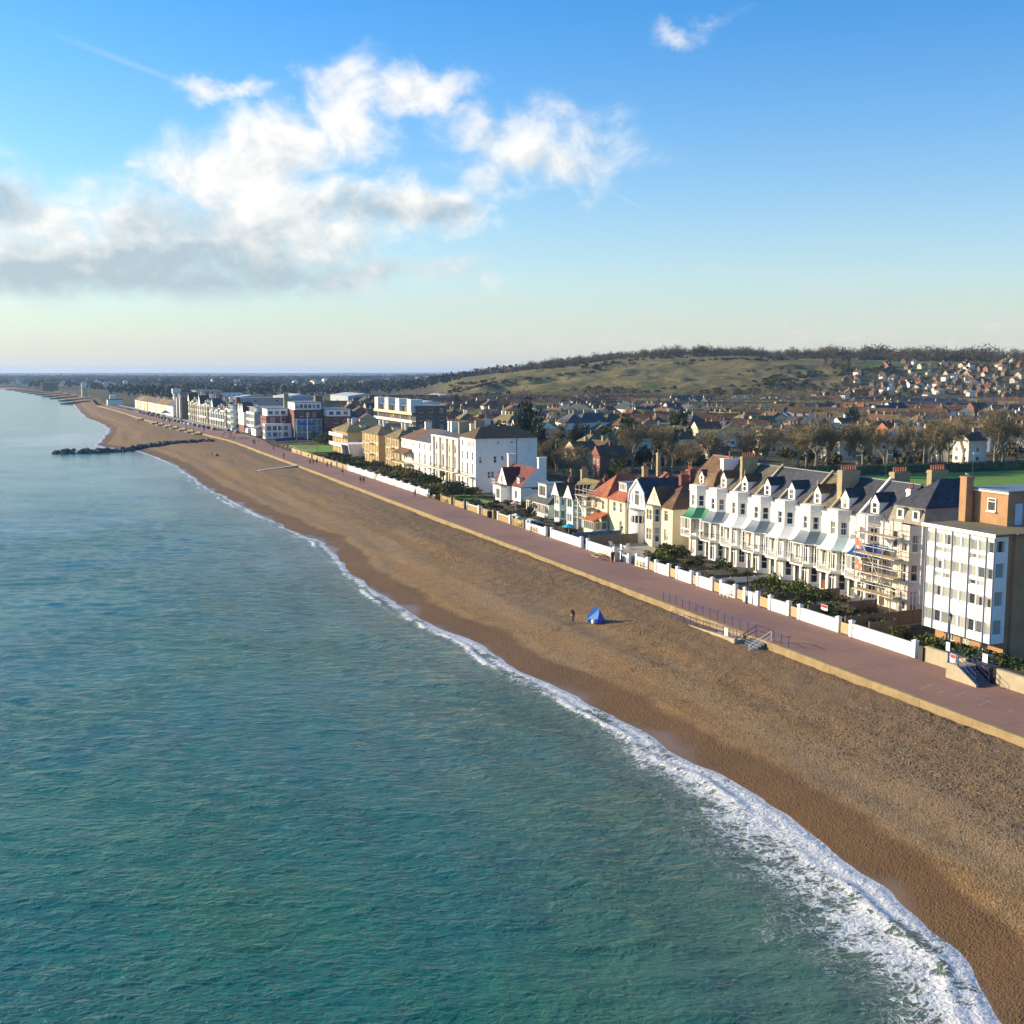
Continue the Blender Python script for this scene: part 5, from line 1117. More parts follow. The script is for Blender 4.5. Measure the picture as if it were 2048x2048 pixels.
# ------------------------------------------------------------------ the town inland
TOWN = [ (172.8,492.4,11.2,'W','M','y','h',9),
  (176.5,482.4,12.4,'W','M','y','h',9),
  (179.1,456.1,16.0,'W','M','y','h',9.5),
  (195.6,464.6,8.8,'C','M','x','h',9),
  (242.8,650.3,10.3,'W','B','y','h',10),
  (232.9,559.4,11.6,'W','S','y','g',8.5),
  (183.7,401.0,11.6,'W','S','y','h',11.5),
  (193.9,406.0,13.6,'W','S','x','h',11.5),
  (203.9,407.7,8.6,'W','B','x','h',11),
  (203.6,395.6,12.0,'G','B','y','h',10),
  (259.4,496.7,10.2,'C','T','y','h',9.5),
  (261.5,578.7,17.1,'C','D','y','g',9),
  (280.9,603.6,14.5,'C','D','y','g',9),
  (316.7,612.9,24.0,'C','D','y','g',9),
  (278.9,561.5,9.3,'C','T','x','h',9),
  (151.0,315.3,9.4,'K','M','y','h',8.5),
  (161.9,323.7,6.9,'K','M','x','h',8.5),
  (136.5,291.6,6.2,'O','B','x','g',8),
  (143.7,293.9,6.0,'K','B','y','g',8),
  (134.8,270.8,5.3,'R','B','x','g',8),
  (172.7,329.1,9.4,'C','T','x','h',9),
  (333.9,571.3,9.8,'C','S','y','g',9),
  (336.7,547.1,30.7,'K','D','y','g',8.5),
  (293.2,469.2,19.2,'C','M','y','g',8.5),
  (283.8,438.0,13.6,'K','M','y','h',8.5),
  (284.8,424.7,9.8,'C','M','x','g',8.5),
  (319.0,466.6,12.3,'K','B','y','g',8.5),
  (230.4,380.2,9.3,'C','T','x','g',8.5),
  (248.4,395.9,6.9,'G','S','y','h',8),
  (240.5,410.5,13.7,'W','S','y','h',10),
  (224.9,331.0,7.7,'C','B','x','g',8),
  (231.7,334.1,7.7,'C','B','y','g',8),
  (238.6,338.2,8.9,'K','D','y','h',9),
  (250.9,349.0,7.5,'G','S','x','g',8.5),
  (233.8,319.6,7.9,'C','B','y','g',8.5),
  (222.4,289.2,10.5,'C','B','y','g',9),
  (294.9,414.5,9.7,'T','D','y','g',8.5),
  (294.7,400.4,10.9,'K','D','y','g',8.5),
  (303.6,402.8,8.7,'C','D','y','g',8.5),
  (203.8,357.0,6.4,'C','B','x','h',7),
  (199.5,343.8,6.2,'C','B','x','h',7),
  (192.1,314.0,9.6,'K','T','y','h',6.5),
  (422.0,609.5,4.5,'O','T','x','g',9),
  (392.8,506.5,9.5,'C','E','y','h',9),
  (431.3,543.9,13.3,'C','E','y','h',9),
  (428.9,522.8,10.0,'W','S','x','g',9),
  (446.3,532.1,10.9,'W','D','x','g',10),
  (446.0,495.3,8.1,'K','T','y','h',9),
  (490.0,514.8,8.7,'R','B','x','g',10),
  (465.3,468.1,9.8,'C','S','y','h',9),
  (303.9,393.2,6.5,'W','D','x','g',8.5),
  (345.0,420.4,27.2,'K','B','y','g',8.5),
  (357.9,410.3,10.4,'C','M','y','h',8),
  (293.1,360.2,6.1,'O','B','x','g',8.5),
  (289.5,347.2,6.7,'T','T','x','g',8.5),
  (267.0,338.3,6.7,'C','T','y','g',8.5),
  (203.5,248.7,7.8,'C','B','y','g',8.5),
  (200.8,231.8,6.9,'C','B','y','h',8.5),
  (214.2,238.2,5.6,'W','S','x','g',9.5),
  (248.1,272.7,6.4,'W','D','x','g',9),
  (259.2,274.6,6.6,'W','S','x','g',9),
  (327.8,322.9,7.2,'T','B','y','h',8.5),
  (401.4,396.4,9.8,'W','S','x','g',9),
  (232.6,424.8,8.4,'G','B','y','h',9),
  (294.1,526.6,11.5,'C','B','y','g',9),
  (341.8,602.9,10.2,'W','D','x','g',9),
  (329.4,607.9,12.0,'K','B','y','g',9),
  (184.1,424.0,10.0,'K','M','y','h',8.5),
  (247.9,562.8,12.3,'K','T','y','g',8.5),
  (239.9,606.2,11.3,'K','T','y','g',8.5),
  (183.9,543.8,11.0,'C','B','y','h',9),
  (216.1,652.8,9.0,'K','B','y','g',9),
  (153.9,611.1,9.3,'R','B','y','g',9),
  (171.1,650.1,8.8,'C','D','x','g',9.5),
  (159.1,654.9,11.7,'W','B','y','h',9.5),
  (198.2,772.8,11.8,'K','B','y','g',10),
  (122.5,512.4,8.2,'W','D','x','g',9.5),
  (335.4,364.0,9.5,'K','B','y','g',8.5),
  (357.0,366.4,11.1,'C','B','y','g',8.5),
  (314.3,327.2,7.9,'K','M','y','h',8)]
near_t, mid_t, far_t = [], [], []
occ = []
for x, y, wd, wl, rf, ax, ty, zr in TOWN:
    D = math.hypot(x, y); wd = max(7, min(wd, 24))
    o = town_house('town_house', x * (384 / D if D < 372 and x > 195 else 1), y * (384 / D if D < 372 and x > 195 else 1), min(wd, 9.5) if D < 372 and x > 195 else wd, wl, rf, ax, ty, zr - (.8 if D < 372 and x > 195 else 0), wins=(4 if D < 420 else 3 if D < 560 else 2), rz=rad(rng.uniform(-12, 12)), chim=(1 if wd < 11 else 2 if wd < 16 else 4))
    occ.append((x, y, wd)); (near_t if D < 400 else mid_t if D < 560 else far_t).append(o)
g = random.Random(11); ext = []; bulk = MB(); BULKM = [WHITE, CREAM, BRICK_B, TANR, TILE_B, ROOFM['T'], MOSSY, SLATE_D, BRICK_B]
def free(x, y, wd): return all((x - p[0]) ** 2 + (y - p[1]) ** 2 > ((p[2] + wd) * .5) ** 2 for p in occ)
for r in [440, 470, 500, 532, 566, 600, 636, 674, 712, 752, 794, 838, 884, 932, 975]:
    a = 10.5
    while a < 47:
        n = g.choice([2, 3, 4, 6, 8]) if r > 560 else g.choice([1, 2, 3]); wd = g.choice([7.5, 8.5, 9.5]); wl = g.choice('KCCCWOGWW'); rf = g.choice('BBTMMMDDDB'); ty = g.choice('gggh'); rz_ = g.uniform(-14, 14); zr = g.uniform(7.4, 8.8); dp = g.uniform(7, 9)
        for k in range(n):
            aa = rad(a); rq = r + 3 * math.sin(a * 3.1) + k * math.tan(rad(rz_)) * wd * .7; x, y = rq * math.sin(aa), rq * math.cos(aa); a += math.degrees((wd + .15) / r)
            if x < 130 or a > 47 or (math.degrees(aa) < 14 and r > 800) or not free(x, y, wd - 2.5): continue
            rt = -aa + rad(rz_) + (math.pi / 2 if n > 2 else 0)
            if r < 640 and len(ext) < 205:
                o = town_house('town_house', x, y, wd, wl, rf, 'y', ty if n < 3 else 'g', zr, dp=dp, wins=2, rz=rt, chim=1, g=g); ext.append(o); (mid_t if r < 560 else far_t).append(o)
            else:
                mw = {'K': 2, 'C': 1, 'W': 0, 'O': 3, 'G': 0}[wl]; mr = {'B': 4, 'T': 5, 'M': 6, 'D': 7}[rf]; t_ = MB(); ez = zr - 2.6; t_.box(-dp / 2, dp / 2, -wd / 2, wd / 2, -.5, ez, 0); hip(-dp / 2, dp / 2, -wd / 2, wd / 2, ez, 2.7, 'y', 0, 0, .15, mb=t_); nv = len(t_.f)
                t_.box(-.4, .4, wd * .36, wd * .36 + .6, zr - .8, zr + .9); c_, s_ = math.cos(rt), math.sin(rt); vs = [(x + c_ * p[0] - s_ * p[1], y + s_ * p[0] + c_ * p[1], p[2]) for p in t_.v]; bb = len(bulk.v); bulk.v += vs
                for i, (f, m_) in enumerate(zip(t_.f, t_.m)): bulk.f.append(tuple(q + bb for q in f)); bulk.m.append(8 if i >= nv else mw if (i < 6 or m_ == 1) else mr)
            occ.append((x, y, wd - 3))
        a += math.degrees(g.uniform(3, 16) / r)
tag(obj('distant_rooftops', bulk.mesh('distant_rooftops', BULKM)), 'rows of small brown roofed houses packed below the hill', 'houses', kind='stuff')
for lst, nm in ((near_t, 'houses behind the bare trees'), (mid_t, 'houses in mid town'), (far_t, 'houses below the hill')):
    for o in lst: o['group'] = nm
    number(lst, lambda o, nm=nm: o['look'] + ', # from left of ' + nm)
# hillside estate
g = random.Random(5); hs = []; hocc = []; tries = 0
while len(hs) < 140 and tries < 20000:
    tries += 1
    if len(hs) < 30: a, r = g.uniform(39.6, 44.4), g.choice([1085, 1110, 1140]) + g.uniform(-3, 3)
    else: a, r = g.uniform(36.0, 47.0), g.uniform(1020, 1330)
    if len(hs) >= 30 and (r - 1020) / 310 > (a - 36.0) / 4.2: continue
    x, y = r * math.sin(rad(a)), r * math.cos(rad(a))
    if any((x - p[0]) ** 2 + (y - p[1]) ** 2 < 8.2 ** 2 for p in hocc): continue
    z = float(land_z(x, y)); hocc.append((x, y)); wl = g.choice('WCKKTOGK'); rf = g.choice('BBTDBM')
    o = town_house('hillside_house', x, y, g.uniform(4.4, 6.0), wl, rf, g.choice('yyyx'), 'g', z + g.uniform(4.4, 5.6), z - 1.5, dp=g.uniform(4.6, 6), wins=0, rz=rad(g.uniform(-25, 25)), g=g); hs.append(o); o['group'] = 'houses on the hillside'
number(hs, lambda o: o['look'] + ', # from left on the hillside')
# far pale houses on the plain and the industrial sheds
SHED = M('pale_shed_roof', (.50, .52, .54), .6, .08)
sh = []
for x, y, wd, dp, h in ((150, 985, 60, 30, 7), (196, 1010, 55, 28, 7), (255, 1030, 70, 30, 7), (330, 1010, 40, 26, 6), (215, 690, 26, 30, 8), (120, 850, 40, 22, 7)):
    o = thing('shed', '', 'warehouse', (x, y, -.5)); b = MB(); b.box(-dp / 2, dp / 2, -wd / 2, wd / 2, 0, h); obj('wall', b.mesh('shed_wall', M('shed_wall', (.35, .38, .42), .7)), o)
    obj('roof', hip(-dp / 2, dp / 2, -wd / 2, wd / 2, h + .01, 2.2, 'y', 0, 0, .3).mesh('shed_roof', [SHED, SHED]), o); o['group'] = 'pale sheds beyond the town'; sh.append(o)
number(sh, lambda o: 'large pale roofed warehouse beyond the town, # from the left')
fh = []
g = random.Random(21)
for k in range(46):
    a = rad(g.choice([g.uniform(-2, 9), g.uniform(-2, 19)])); r = g.choice([g.uniform(2300, 2700), g.uniform(2600, 4200)]); x, y = r * math.sin(a), r * math.cos(a)
    if x < float(seawall_x(y)) + 60: continue
    o = town_house('distant_house', x, y, g.choice([12, 16, 24, 30]), g.choice('WWCW'), g.choice('SBD'), 'y', 'g', float(land_z(x, y)) + g.uniform(9, 13), float(land_z(x, y)) - 1, wins=0, chim=0, g=g); o['group'] = 'distant houses on the plain'; fh.append(o)
number(fh, lambda o: o['look'] + ', # from left on distant plain')
# round tower on the far beach and the long yellow range butt
o = tag(obj('martello_tower', MB().lathe([(3.5, 0), (3.2, 6), (3.0, 10), (3.1, 10.6), (2.7, 10.6), (2.6, 10)], n=24).mesh('martello_tower', M('tan_stucco', (.62, .49, .27), .9, .15, .3)), None, (33, 1420, -1)), 'round tan stone tower standing on the far beach', 'tower')  # tower in one tan colour, varied slightly by noise
o = thing('range_wall', 'long yellowish green firing range wall on the distant shore', 'wall', (-18, 1890, -1)); b = MB(); b.box(0, 3.5, 0, 9, 0, 12.6); obj('end_wall', b.mesh('end_wall', M('range_yellow', (.52, .44, .16), .9)), o); b = MB(); b.box(3.5, 25, 4, 7, 0, 12.6); obj('main_wall', b.mesh('main_wall', M('range_olive', (.20, .19, .08), .9)), o); b = MB(); b.box(0, 25, 3.5, 7.5, 12.61, 13.3); obj('coping', b.mesh('coping', M('range_yellow', ())), o)
o = thing('beach_cafe', 'small white flat roofed building at the far end of the promenade', 'building', (42, 1030, -.3)); b = MB(); b.box(0, 12, 0, 16, 0, 4.5); obj('wall', b.mesh('cafe_wall', WHITE), o); b = MB(); b.box(-.6, 12.6, -.6, 16.6, 4.5, 5); obj('roof', b.mesh('cafe_roof', SLATE), o); b = MB(); b.box(2, 7, 3, 9, 5, 8.2); obj('upper_room', b.mesh('upper_room', WHITE), o)
# ================================================================== VEGETATION
def leafmat(name, col, col2, rough=.85, trans=0., vs=.5):
    m = bpy.data.materials.new(name); m.use_nodes = True; t = NT(m.node_tree); b = t.N['Principled BSDF']; b.inputs['Roughness'].default_value = rough; b.inputs['Specular IOR Level'].default_value = .2
    p = t.node('ShaderNodeNewGeometry').outputs['Position']; oi = t.node('ShaderNodeObjectInfo')
    c = t.mix(t.ss(t.noise(p, vs, 4, .6), .32, .68), col, col2)
    hs = t.node('ShaderNodeHueSaturation'); t.set(hs.inputs['Color'], c); t.set(hs.inputs['Value'], t.m('ADD', .78, t.m('MULTIPLY', oi.outputs['Random'], .44))); t.set(b.inputs['Base Color'], hs.outputs[0]); return m
TWIG = leafmat('bare_twigs', (.185, .145, .075), (.25, .20, .10)); BARK = M('bark', (.26, .215, .15), .95, .3, 2.)
FIR = leafmat('dark_evergreen', (.030, .048, .020), (.060, .078, .028)); PINE = leafmat('bright_evergreen', (.045, .075, .014), (.085, .115, .020))
SHRUB = leafmat('garden_green', (.085, .115, .020), (.155, .165, .036)); SHRUB_D = leafmat('garden_dark_green', (.042, .060, .022), (.078, .092, .030)); SHRUB_B = leafmat('winter_shrub', (.130, .105, .045), (.19, .145, .062)); HEDGE = leafmat('hedge_green', (.045, .070, .018), (.09, .115, .028)); REED = leafmat('pampas_grass', (.42, .33, .17), (.55, .44, .25)); IVYR = leafmat('red_shrub', (.12, .03, .02), (.07, .05, .02))
def slivers(c, dirs, L, wd, R):
    """thin triangles from centres and directions"""
    n = len(c); s = np.cross(dirs, R.randn(n, 3)); s /= np.linalg.norm(s, axis=1)[:, None] + 1e-9
    L = np.asarray(L).reshape(-1, 1); wd = np.asarray(wd).reshape(-1, 1)
    V = np.stack([c - s * wd, c + s * wd, c + dirs * L], 1).reshape(-1, 3); return V, np.arange(n * 3).reshape(n, 3)
def leaves(c, size, R):
    n = len(c); a = R.randn(n, 3); a /= np.linalg.norm(a, axis=1)[:, None]; b = np.cross(a, R.randn(n, 3)); b /= np.linalg.norm(b, axis=1)[:, None]
    s = np.asarray(size).reshape(-1, 1); return np.stack([c - a * s, c + b * s * .8, c + a * s, c - b * s * .8], 1).reshape(-1, 3), np.arange(n * 4).reshape(n, 4)
def bare_tree(seed, h=10., spread=.62):
    R = np.random.RandomState(seed); g = random.Random(seed); tr = MB(); tips = []
    def grow(p, d, L, r, lv):
        q = p + d * L; tr.tube(p, q, r, r * .62, 6 if lv == 0 else 4, caps=False)
        if lv == 4: tips.append((q, d, L)); return
        if lv >= 2: tips.append((p.lerp(q, .6), d, L))
        for k in range(g.choice([3, 3, 4]) if lv < 3 else 2):
            ax = Vector((g.gauss(0, 1), g.gauss(0, 1), g.gauss(0, .4))).normalized(); nd = (d + ax * g.uniform(.45, .95) * spread * 1.25 + Vector((0, 0, .12))).normalized()
            grow(q if k else p.lerp(q, g.uniform(.55, 1)), nd, L * g.uniform(.62, .86), r * .58, lv + 1)
    grow(Vector((0, 0, -.2)), Vector((g.uniform(-.06, .06), g.uniform(-.06, .06), 1)).normalized(), h * .30, h * .030, 0)
    C, Dn = [], []
    for q, d, L in tips:
        n = 14; c = np.array(q) + R.randn(n, 3) * L * .34; dd_ = np.array(d) * .8 + R.randn(n, 3) * .75; C.append(c); Dn.append(dd_ / np.linalg.norm(dd_, axis=1)[:, None])
    C = np.concatenate(C); Dn = np.concatenate(Dn)
    if len(C) > 7000: k = R.permutation(len(C))[:7000]; C, Dn = C[k], Dn[k]
    V, F = slivers(C, Dn, R.uniform(.45, 1.05, len(C)) * h / 10, R.uniform(.022, .05, len(C)) * h / 10, R)
    return tr.mesh('tree_trunk', BARK, fix=False), raw_mesh('tree_crown', V, F, TWIG)
TREES = [bare_tree(s, 10, sp) for s, sp in ((1, .62), (2, .72), (3, .55), (4, .8), (5, .66))]
def lobed(seed, n, lobes, size, mat, name, squash=1., flat=False):
    R = np.random.RandomState(seed); C = []
    for k in range(lobes):
        c0 = R.randn(3) * np.array([.42, .42, .30 * squash]); c0[2] = abs(c0[2]) * 1.0 + .42; rr = R.uniform(.26, .46); m_ = n // lobes
        d = R.randn(m_, 3); d /= np.linalg.norm(d, axis=1)[:, None]; d[:, 2] *= .8 * squash; C.append(c0 + d * rr * (R.rand(m_, 1) ** .33))
    C = np.concatenate(C); C[:, 2] = np.maximum(C[:, 2], .02); V, F = leaves(C, R.uniform(.6, 1.3, len(C)) * size, R); return raw_mesh(name, V, F, mat)
FIRS = [(lobed(31 + k, 2600, 13, .062, FIR, 'fir_crown', 1.5), 0) for k in range(2)] + [(lobed(41, 2400, 12, .06, PINE, 'pine_crown', 1.3), 0)]
def conifer(seed, mat):
    R = np.random.RandomState(seed); n = 2600; z = R.rand(n) ** .8; t = R.rand(n) * 6.28; r = (1 - z) * .36 * (R.rand(n) ** .4) * (1 + .25 * np.sin(z * 40)) + .01
    V, F = leaves(np.stack([r * np.cos(t), r * np.sin(t), .06 + z * .94], 1), R.uniform(.02, .045, n), R); return raw_mesh('conifer_crown', V, F, mat)
CONE = conifer(7, FIR)
SHR = {k: [lobed(50 + 7 * i + j, 620, 7, .085, mt, 'shrub_leaves') for j in range(3)] for i, (k, mt) in enumerate((('g', SHRUB), ('d', SHRUB_D), ('b', SHRUB_B), ('r', IVYR)))}
stem_me = MB().tube((0, 0, -.02), (0, 0, .5), .05, .03, 5).mesh('shrub_stem', BARK)
trunk_me = MB().tube((0, 0, -.02), (0, 0, .62), .035, .015, 6).mesh('fir_trunk', BARK)
g = random.Random(77)
def bare(x, y, h, k=None, z=-.5, lst=None):
    t, c = TREES[k if k is not None else g.randrange(5)]; o = thing('bare_tree', '', 'tree', (x, y, z), g.uniform(0, 6.28), sc=(h / 10 * g.uniform(.9, 1.15), h / 10 * g.uniform(.9, 1.15), h / 10)); obj('trunk', t, o); obj('crown', c, o)
    if lst is not None: lst.append(o)
    return o
def ever(x, y, h, wd, kind, z=-.5, name='evergreen_tree', lst=None):
    me_ = CONE if kind == 'cone' else FIRS[kind][0]; o = thing(name, '', 'tree', (x, y, z), g.uniform(0, 6.28), sc=(wd * .62, wd * .62, h) if kind != 'cone' else (wd * 1.4, wd * 1.4, h)); obj('trunk', trunk_me, o); obj('crown', me_, o)
    if lst is not None: lst.append(o)
    return o
# belt of bare trees round the playing field
belt = []
for k in range(34):
    t_ = k / 33; x = 150 + 180 * t_ + g.uniform(-4, 4); y = float(np.interp(x, [150, 181, 232, 262, 330], [292, 259, 262, 263, 250])) + g.uniform(-2, 9)
    bare(x, y, g.uniform(12, 16.5), lst=belt)
for x, y, h in ((232, 261, 15), (226, 272, 15), (260, 262, 17), (245, 268, 14), (214, 270, 15), (204, 276, 14), (196, 262, 13), (181, 268, 13), (171, 276, 13.5), (278, 262, 16), (296, 258, 15)): bare(x, y, h, lst=belt)
for o in belt: o['group'] = 'bare trees round the playing field'
number(belt, lambda o: 'leafless brown tree, # from the left in the belt behind the playing field')
inl = []
for k in range(30): bare(g.uniform(112, 165), g.uniform(268, 318), g.uniform(6.5, 10), lst=inl)
for k in range(16): bare(116 + g.uniform(-4, 6), 195 + k * 5.2, g.uniform(5, 8), lst=inl)
for o in inl: o['group'] = 'bare trees behind the seafront houses'
number(inl, lambda o: 'leafless brown tree behind the seafront houses, # from the left there')
evs = []
for x, y, h, wd, kd in ((140, 338, 12, 9, 0), (136, 346, 9, 7, 1), (163, 326, 8, 7, 2), (181, 352, 8, 9, 0), (194, 345, 6.5, 7, 1), (205, 352, 6, 7, 2), (226, 390, 8, 11, 0), (236, 386, 6.5, 9, 1), (176, 380, 7, 7, 1), (330, 420, 8, 9, 0), (262, 455, 8, 8, 1), (118, 232, 6, 5, 2)): ever(x, y, h, wd, kd, lst=evs)
for k in range(14):
    a = rad(g.uniform(13, 46)); r = g.uniform(470, 940); ever(r * math.sin(a), r * math.cos(a), g.uniform(5, 8.5), g.uniform(5, 8.5), g.choice([0, 1, 1]), lst=evs)
for k in range(8):
    a = rad(g.uniform(16, 46)); r = g.uniform(500, 960); ever(r * math.sin(a), r * math.cos(a), g.uniform(7, 11), g.uniform(3.5, 5), 'cone', lst=evs)
for o in evs: o['group'] = 'evergreen trees in the town'
number(evs, lambda o: 'dark leafy evergreen tree, # from the left among the town evergreens')
twn = []
for k in range(110):
    a = rad(g.uniform(12, 47)); r = g.uniform(360, 980); x, y = r * math.sin(a), r * math.cos(a)
    if x < 125 or any((x - p[0]) ** 2 + (y - p[1]) ** 2 < 36 for p in occ): continue
    bare(x, y, g.uniform(7, 11.5), lst=twn)
for o in twn: o['group'] = 'bare trees among the town houses'
number(twn, lambda o: 'leafless tree among the town houses, # from the left there')
# shrubs in the seafront gardens
shs = []
def shrub(x, y, wd, h, kind, where, z=-.45, name='shrub'):
    o = thing(name, '', 'shrub', (x, y, z), g.uniform(0, 6.28), sc=(wd * .6, wd * .6, h * .75)); obj('leaves', g.choice(SHR[kind]), o); obj('stem', stem_me, o); o['where'] = where; o['look'] = {'g': 'bright green leafy', 'd': 'dark green', 'b': 'brown winter', 'r': 'reddish'}[kind]; shs.append(o); return o
P1 = 'in the gardens before the white terrace'
for x, y, wd, h, kd in ((78.5, 140, 3.0, 2.2, 'd'), (80, 143.5, 3.6, 2.6, 'g'), (83.5, 146, 3.4, 2.6, 'd'), (84.5, 150, 3.2, 2.6, 'g'), (80.5, 147, 2.6, 2.0, 'b'), (79, 137, 2.8, 1.8, 'b'), (83, 138.5, 3, 1.8, 'd'), (84, 133.5, 2.8, 2.2, 'd'), (80, 131, 2.2, 1.3, 'b'), (83.5, 128, 2.6, 1.7, 'd'), (79.6, 126, 1.8, 1.2, 'b'), (81.5, 117.5, 3.6, 3.2, 'g'), (79.5, 115.5, 2.6, 2.0, 'b'), (82.5, 114, 3.6, 3.0, 'g'), (80.2, 113, 2.6, 2.2, 'd'), (84.5, 116, 2.6, 2.4, 'g'), (82, 110.5, 2.8, 2.2, 'd'), (79.5, 108.4, 2.2, 1.6, 'd'), (80.3, 99.5, 3.4, 1.8, 'g'), (81, 97.4, 2.4, 1.5, 'd'), (85.2, 110, 2.2, 1.8, 'b'), (84.8, 121.5, 1.8, 1.2, 'd'), (78, 121, 1.5, 1.0, 'b'), (85.8, 126, 1.6, 1.2, 'b'), (78.4, 104.6, 1.8, 1.3, 'd'), (86, 105, 1.6, 1.1, 'b')): shrub(x, y, wd, h, kd, P1)
P2 = 'by the white apartment block'
for x, y, wd, h, kd in ((78.0, 92.5, 2.4, 2.3, 'g'), (79.0, 91.2, 1.8, 1.9, 'r'), (78.4, 88.2, 2.0, 1.8, 'd'), (78.3, 86.2, 2.6, 2.5, 'g'), (78.9, 84.9, 2.2, 1.9, 'd'), (77.2, 84.4, 1.7, 1.3, 'g')): shrub(x, y, wd, h, kd, P2, -.3)
P3 = 'before the small gabled seafront houses'
for x, y, wd, h, kd in ((78, 168, 2, 1.2, 'b'), (80, 176, 2.6, 1.8, 'd'), (82, 184, 2.4, 1.5, 'd'), (79, 187, 2.6, 1.6, 'd'), (78.2, 192, 3, 1.5, 'b'), (81, 196, 3, 2.2, 'd'), (83, 200, 3, 2.4, 'd'), (79, 203, 3.5, 1.8, 'b'), (78.5, 209, 3, 1.7, 'b'), (81, 214, 3.4, 1.9, 'd'), (79, 218, 3.6, 1.8, 'd'), (78.8, 223, 3.4, 1.6, 'd'), (87, 213, 2.4, 1.8, 'd'), (86.5, 219, 2.5, 1.8, 'b')): shrub(x, y, wd, h, kd, P3)
P4 = 'before the tall cream and white houses'
for k in range(40):
    y = g.uniform(240, 312); shrub(g.uniform(78, 86.5), y, g.uniform(3.2, 5.6), g.uniform(2.2, 3.8), g.choice('bbbdgb'), P4)
P5 = 'in the gardens before the ochre villas'
for k in range(22): shrub(g.uniform(78.5, 86), g.uniform(313, 372), g.uniform(3, 5), g.uniform(1.8, 3), g.choice('bdgd'), P5)
P6 = 'behind the lawn beside the red hotel'
for k in range(16): shrub(g.uniform(93, 108), g.uniform(425, 448), g.uniform(4, 7), g.uniform(3, 5), g.choice('ddg'), P6)
for wh in (P1, P2, P3, P4, P5, P6):
    ls = [o for o in shs if o['where'] == wh]
    for o in ls: o['group'] = 'shrubs ' + wh
    number(ls, lambda o: f"{o['look']} shrub {o['where']}, # from the left")
# clipped hedges and pampas clump
def hedge(name, label, pts, h, wd, mat, z=-.4, seed=1, dens=42):
    R = np.random.RandomState(seed); C = []
    for (a, b) in zip(pts[:-1], pts[1:]):
        a, b = np.array(a), np.array(b); L = np.linalg.norm(b - a); n = int(L * h * wd * dens) + 60; t_ = R.rand(n, 1); d = (b - a) / L; nn = np.array([-d[1], d[0]])
        u_ = R.uniform(-1, 1, n); v_ = R.uniform(0, 1, n); top = R.rand(n) < .5; v_ = np.where(top, 1 - .12 * R.rand(n), v_); u_ = np.where(top, u_, np.sign(u_) * (1 - .15 * R.rand(n)))
        xy = a + (b - a) * t_ + nn * (u_ * wd / 2).reshape(-1, 1); hh = h * (.88 + .2 * fbm(xy[:, 0] / 1.2, xy[:, 1] / 1.2, seed, 2)); C.append(np.column_stack([xy, z + v_ * hh]))
    C = np.concatenate(C); V, F = leaves(C, R.uniform(.1, .22, len(C)), R); o = thing(name, label, 'hedge', (0, 0, 0)); obj('leaves', raw_mesh('hedge_leaves', V, F, mat), o)
    core = MB()
    for (a, b) in zip(pts[:-1], pts[1:]):
        d = Vector((b[0] - a[0], b[1] - a[1], 0)).normalized(); n_ = Vector((-d.y, d.x, 0)) * wd * .38; A, B = Vector((*a, z)), Vector((*b, z)); core.prism([A - n_, B - n_, B + n_, A + n_], (0, 0, h * .8))
    obj('stems', core.mesh('hedge_stems', mat), o); return o
hedge('hedge', 'thick dark hedge along the raised wall below the apartment block', [(76.9, 82.2), (78.4, 70)], 1.3, 1.6, HEDGE, .2, 3)
hedge('hedge', 'clipped dark hedge at the foot of the white panelled block', [(79.2, 84.5), (79.4, 76)], 1.4, 1.2, SHRUB_D, .0, 4)
hedge('hedge', 'dark hedge round the lawn of the red roofed cottage', [(77.5, 244), (77.5, 226), (80, 222)], 1.2, 1.2, SHRUB_D, -.4, 5)
hedge('hedge', 'long dark hedge edging the playing field under the trees', [(163, 262), (205, 259), (262, 253), (325, 243)], 2.2, 2.4, SHRUB_D, -.4, 6, 6)
R = np.random.RandomState(8); n = 700; t_ = R.rand(n) * 6.28; el_ = R.uniform(.9, 1.5, n); dd_ = np.stack([np.cos(t_) * np.cos(el_), np.sin(t_) * np.cos(el_), np.sin(el_)], 1); V, F = slivers(R.randn(n, 3) * np.array([.35, .35, .1]), dd_, R.uniform(1., 2.1, n), R.uniform(.02, .05, n), R)
o = thing('pampas_grass', 'tall straw coloured pampas grass clump by the terrace garden', 'plant', (80.6, 103.2, -.4)); obj('blades', raw_mesh('pampas_blades', V, F, REED), o); obj('leaves', SHR['d'][0], o, sc=(2.2, 2.2, 1.3))
# ---- masses that read as one: wood on the crest, scrub on the hill, woods of the plain
def mass(name, label, pos, size, tall, n, mat, seed, slv=True):
    R = np.random.RandomState(seed); N = len(pos); pos = np.asarray(pos); size = np.asarray(size).reshape(-1, 1, 1); tall = np.asarray(tall).reshape(-1, 1)
    d = R.randn(N, n, 3); d /= np.linalg.norm(d, axis=2)[:, :, None]; rr = R.rand(N, n, 1) ** .45
    lob = R.randn(N, 1, 3) * .25
    c = d * rr * (1 + .35 * np.sin(d[:, :, :1] * 5 + lob * 9)) * size
    c[:, :, 2] = c[:, :, 2] / size[:, :, 0] * tall * .5 + tall * .56
    c = c + pos[:, None, :]
    C = c.reshape(-1, 3); sz = np.repeat(size[:, 0, 0], n)
    if slv:
        dd_ = R.randn(len(C), 3); dd_[:, 2] = np.abs(dd_[:, 2]) + .4; dd_ /= np.linalg.norm(dd_, axis=1)[:, None]; V, F = slivers(C, dd_, sz * R.uniform(.13, .34, len(C)), sz * R.uniform(.03, .065, len(C)), R)
    else: V, F = leaves(C, sz * R.uniform(.16, .34, len(C)), R)
    return tag(obj(name, raw_mesh(name, V, F, mat)), label, 'woodland', kind='stuff')
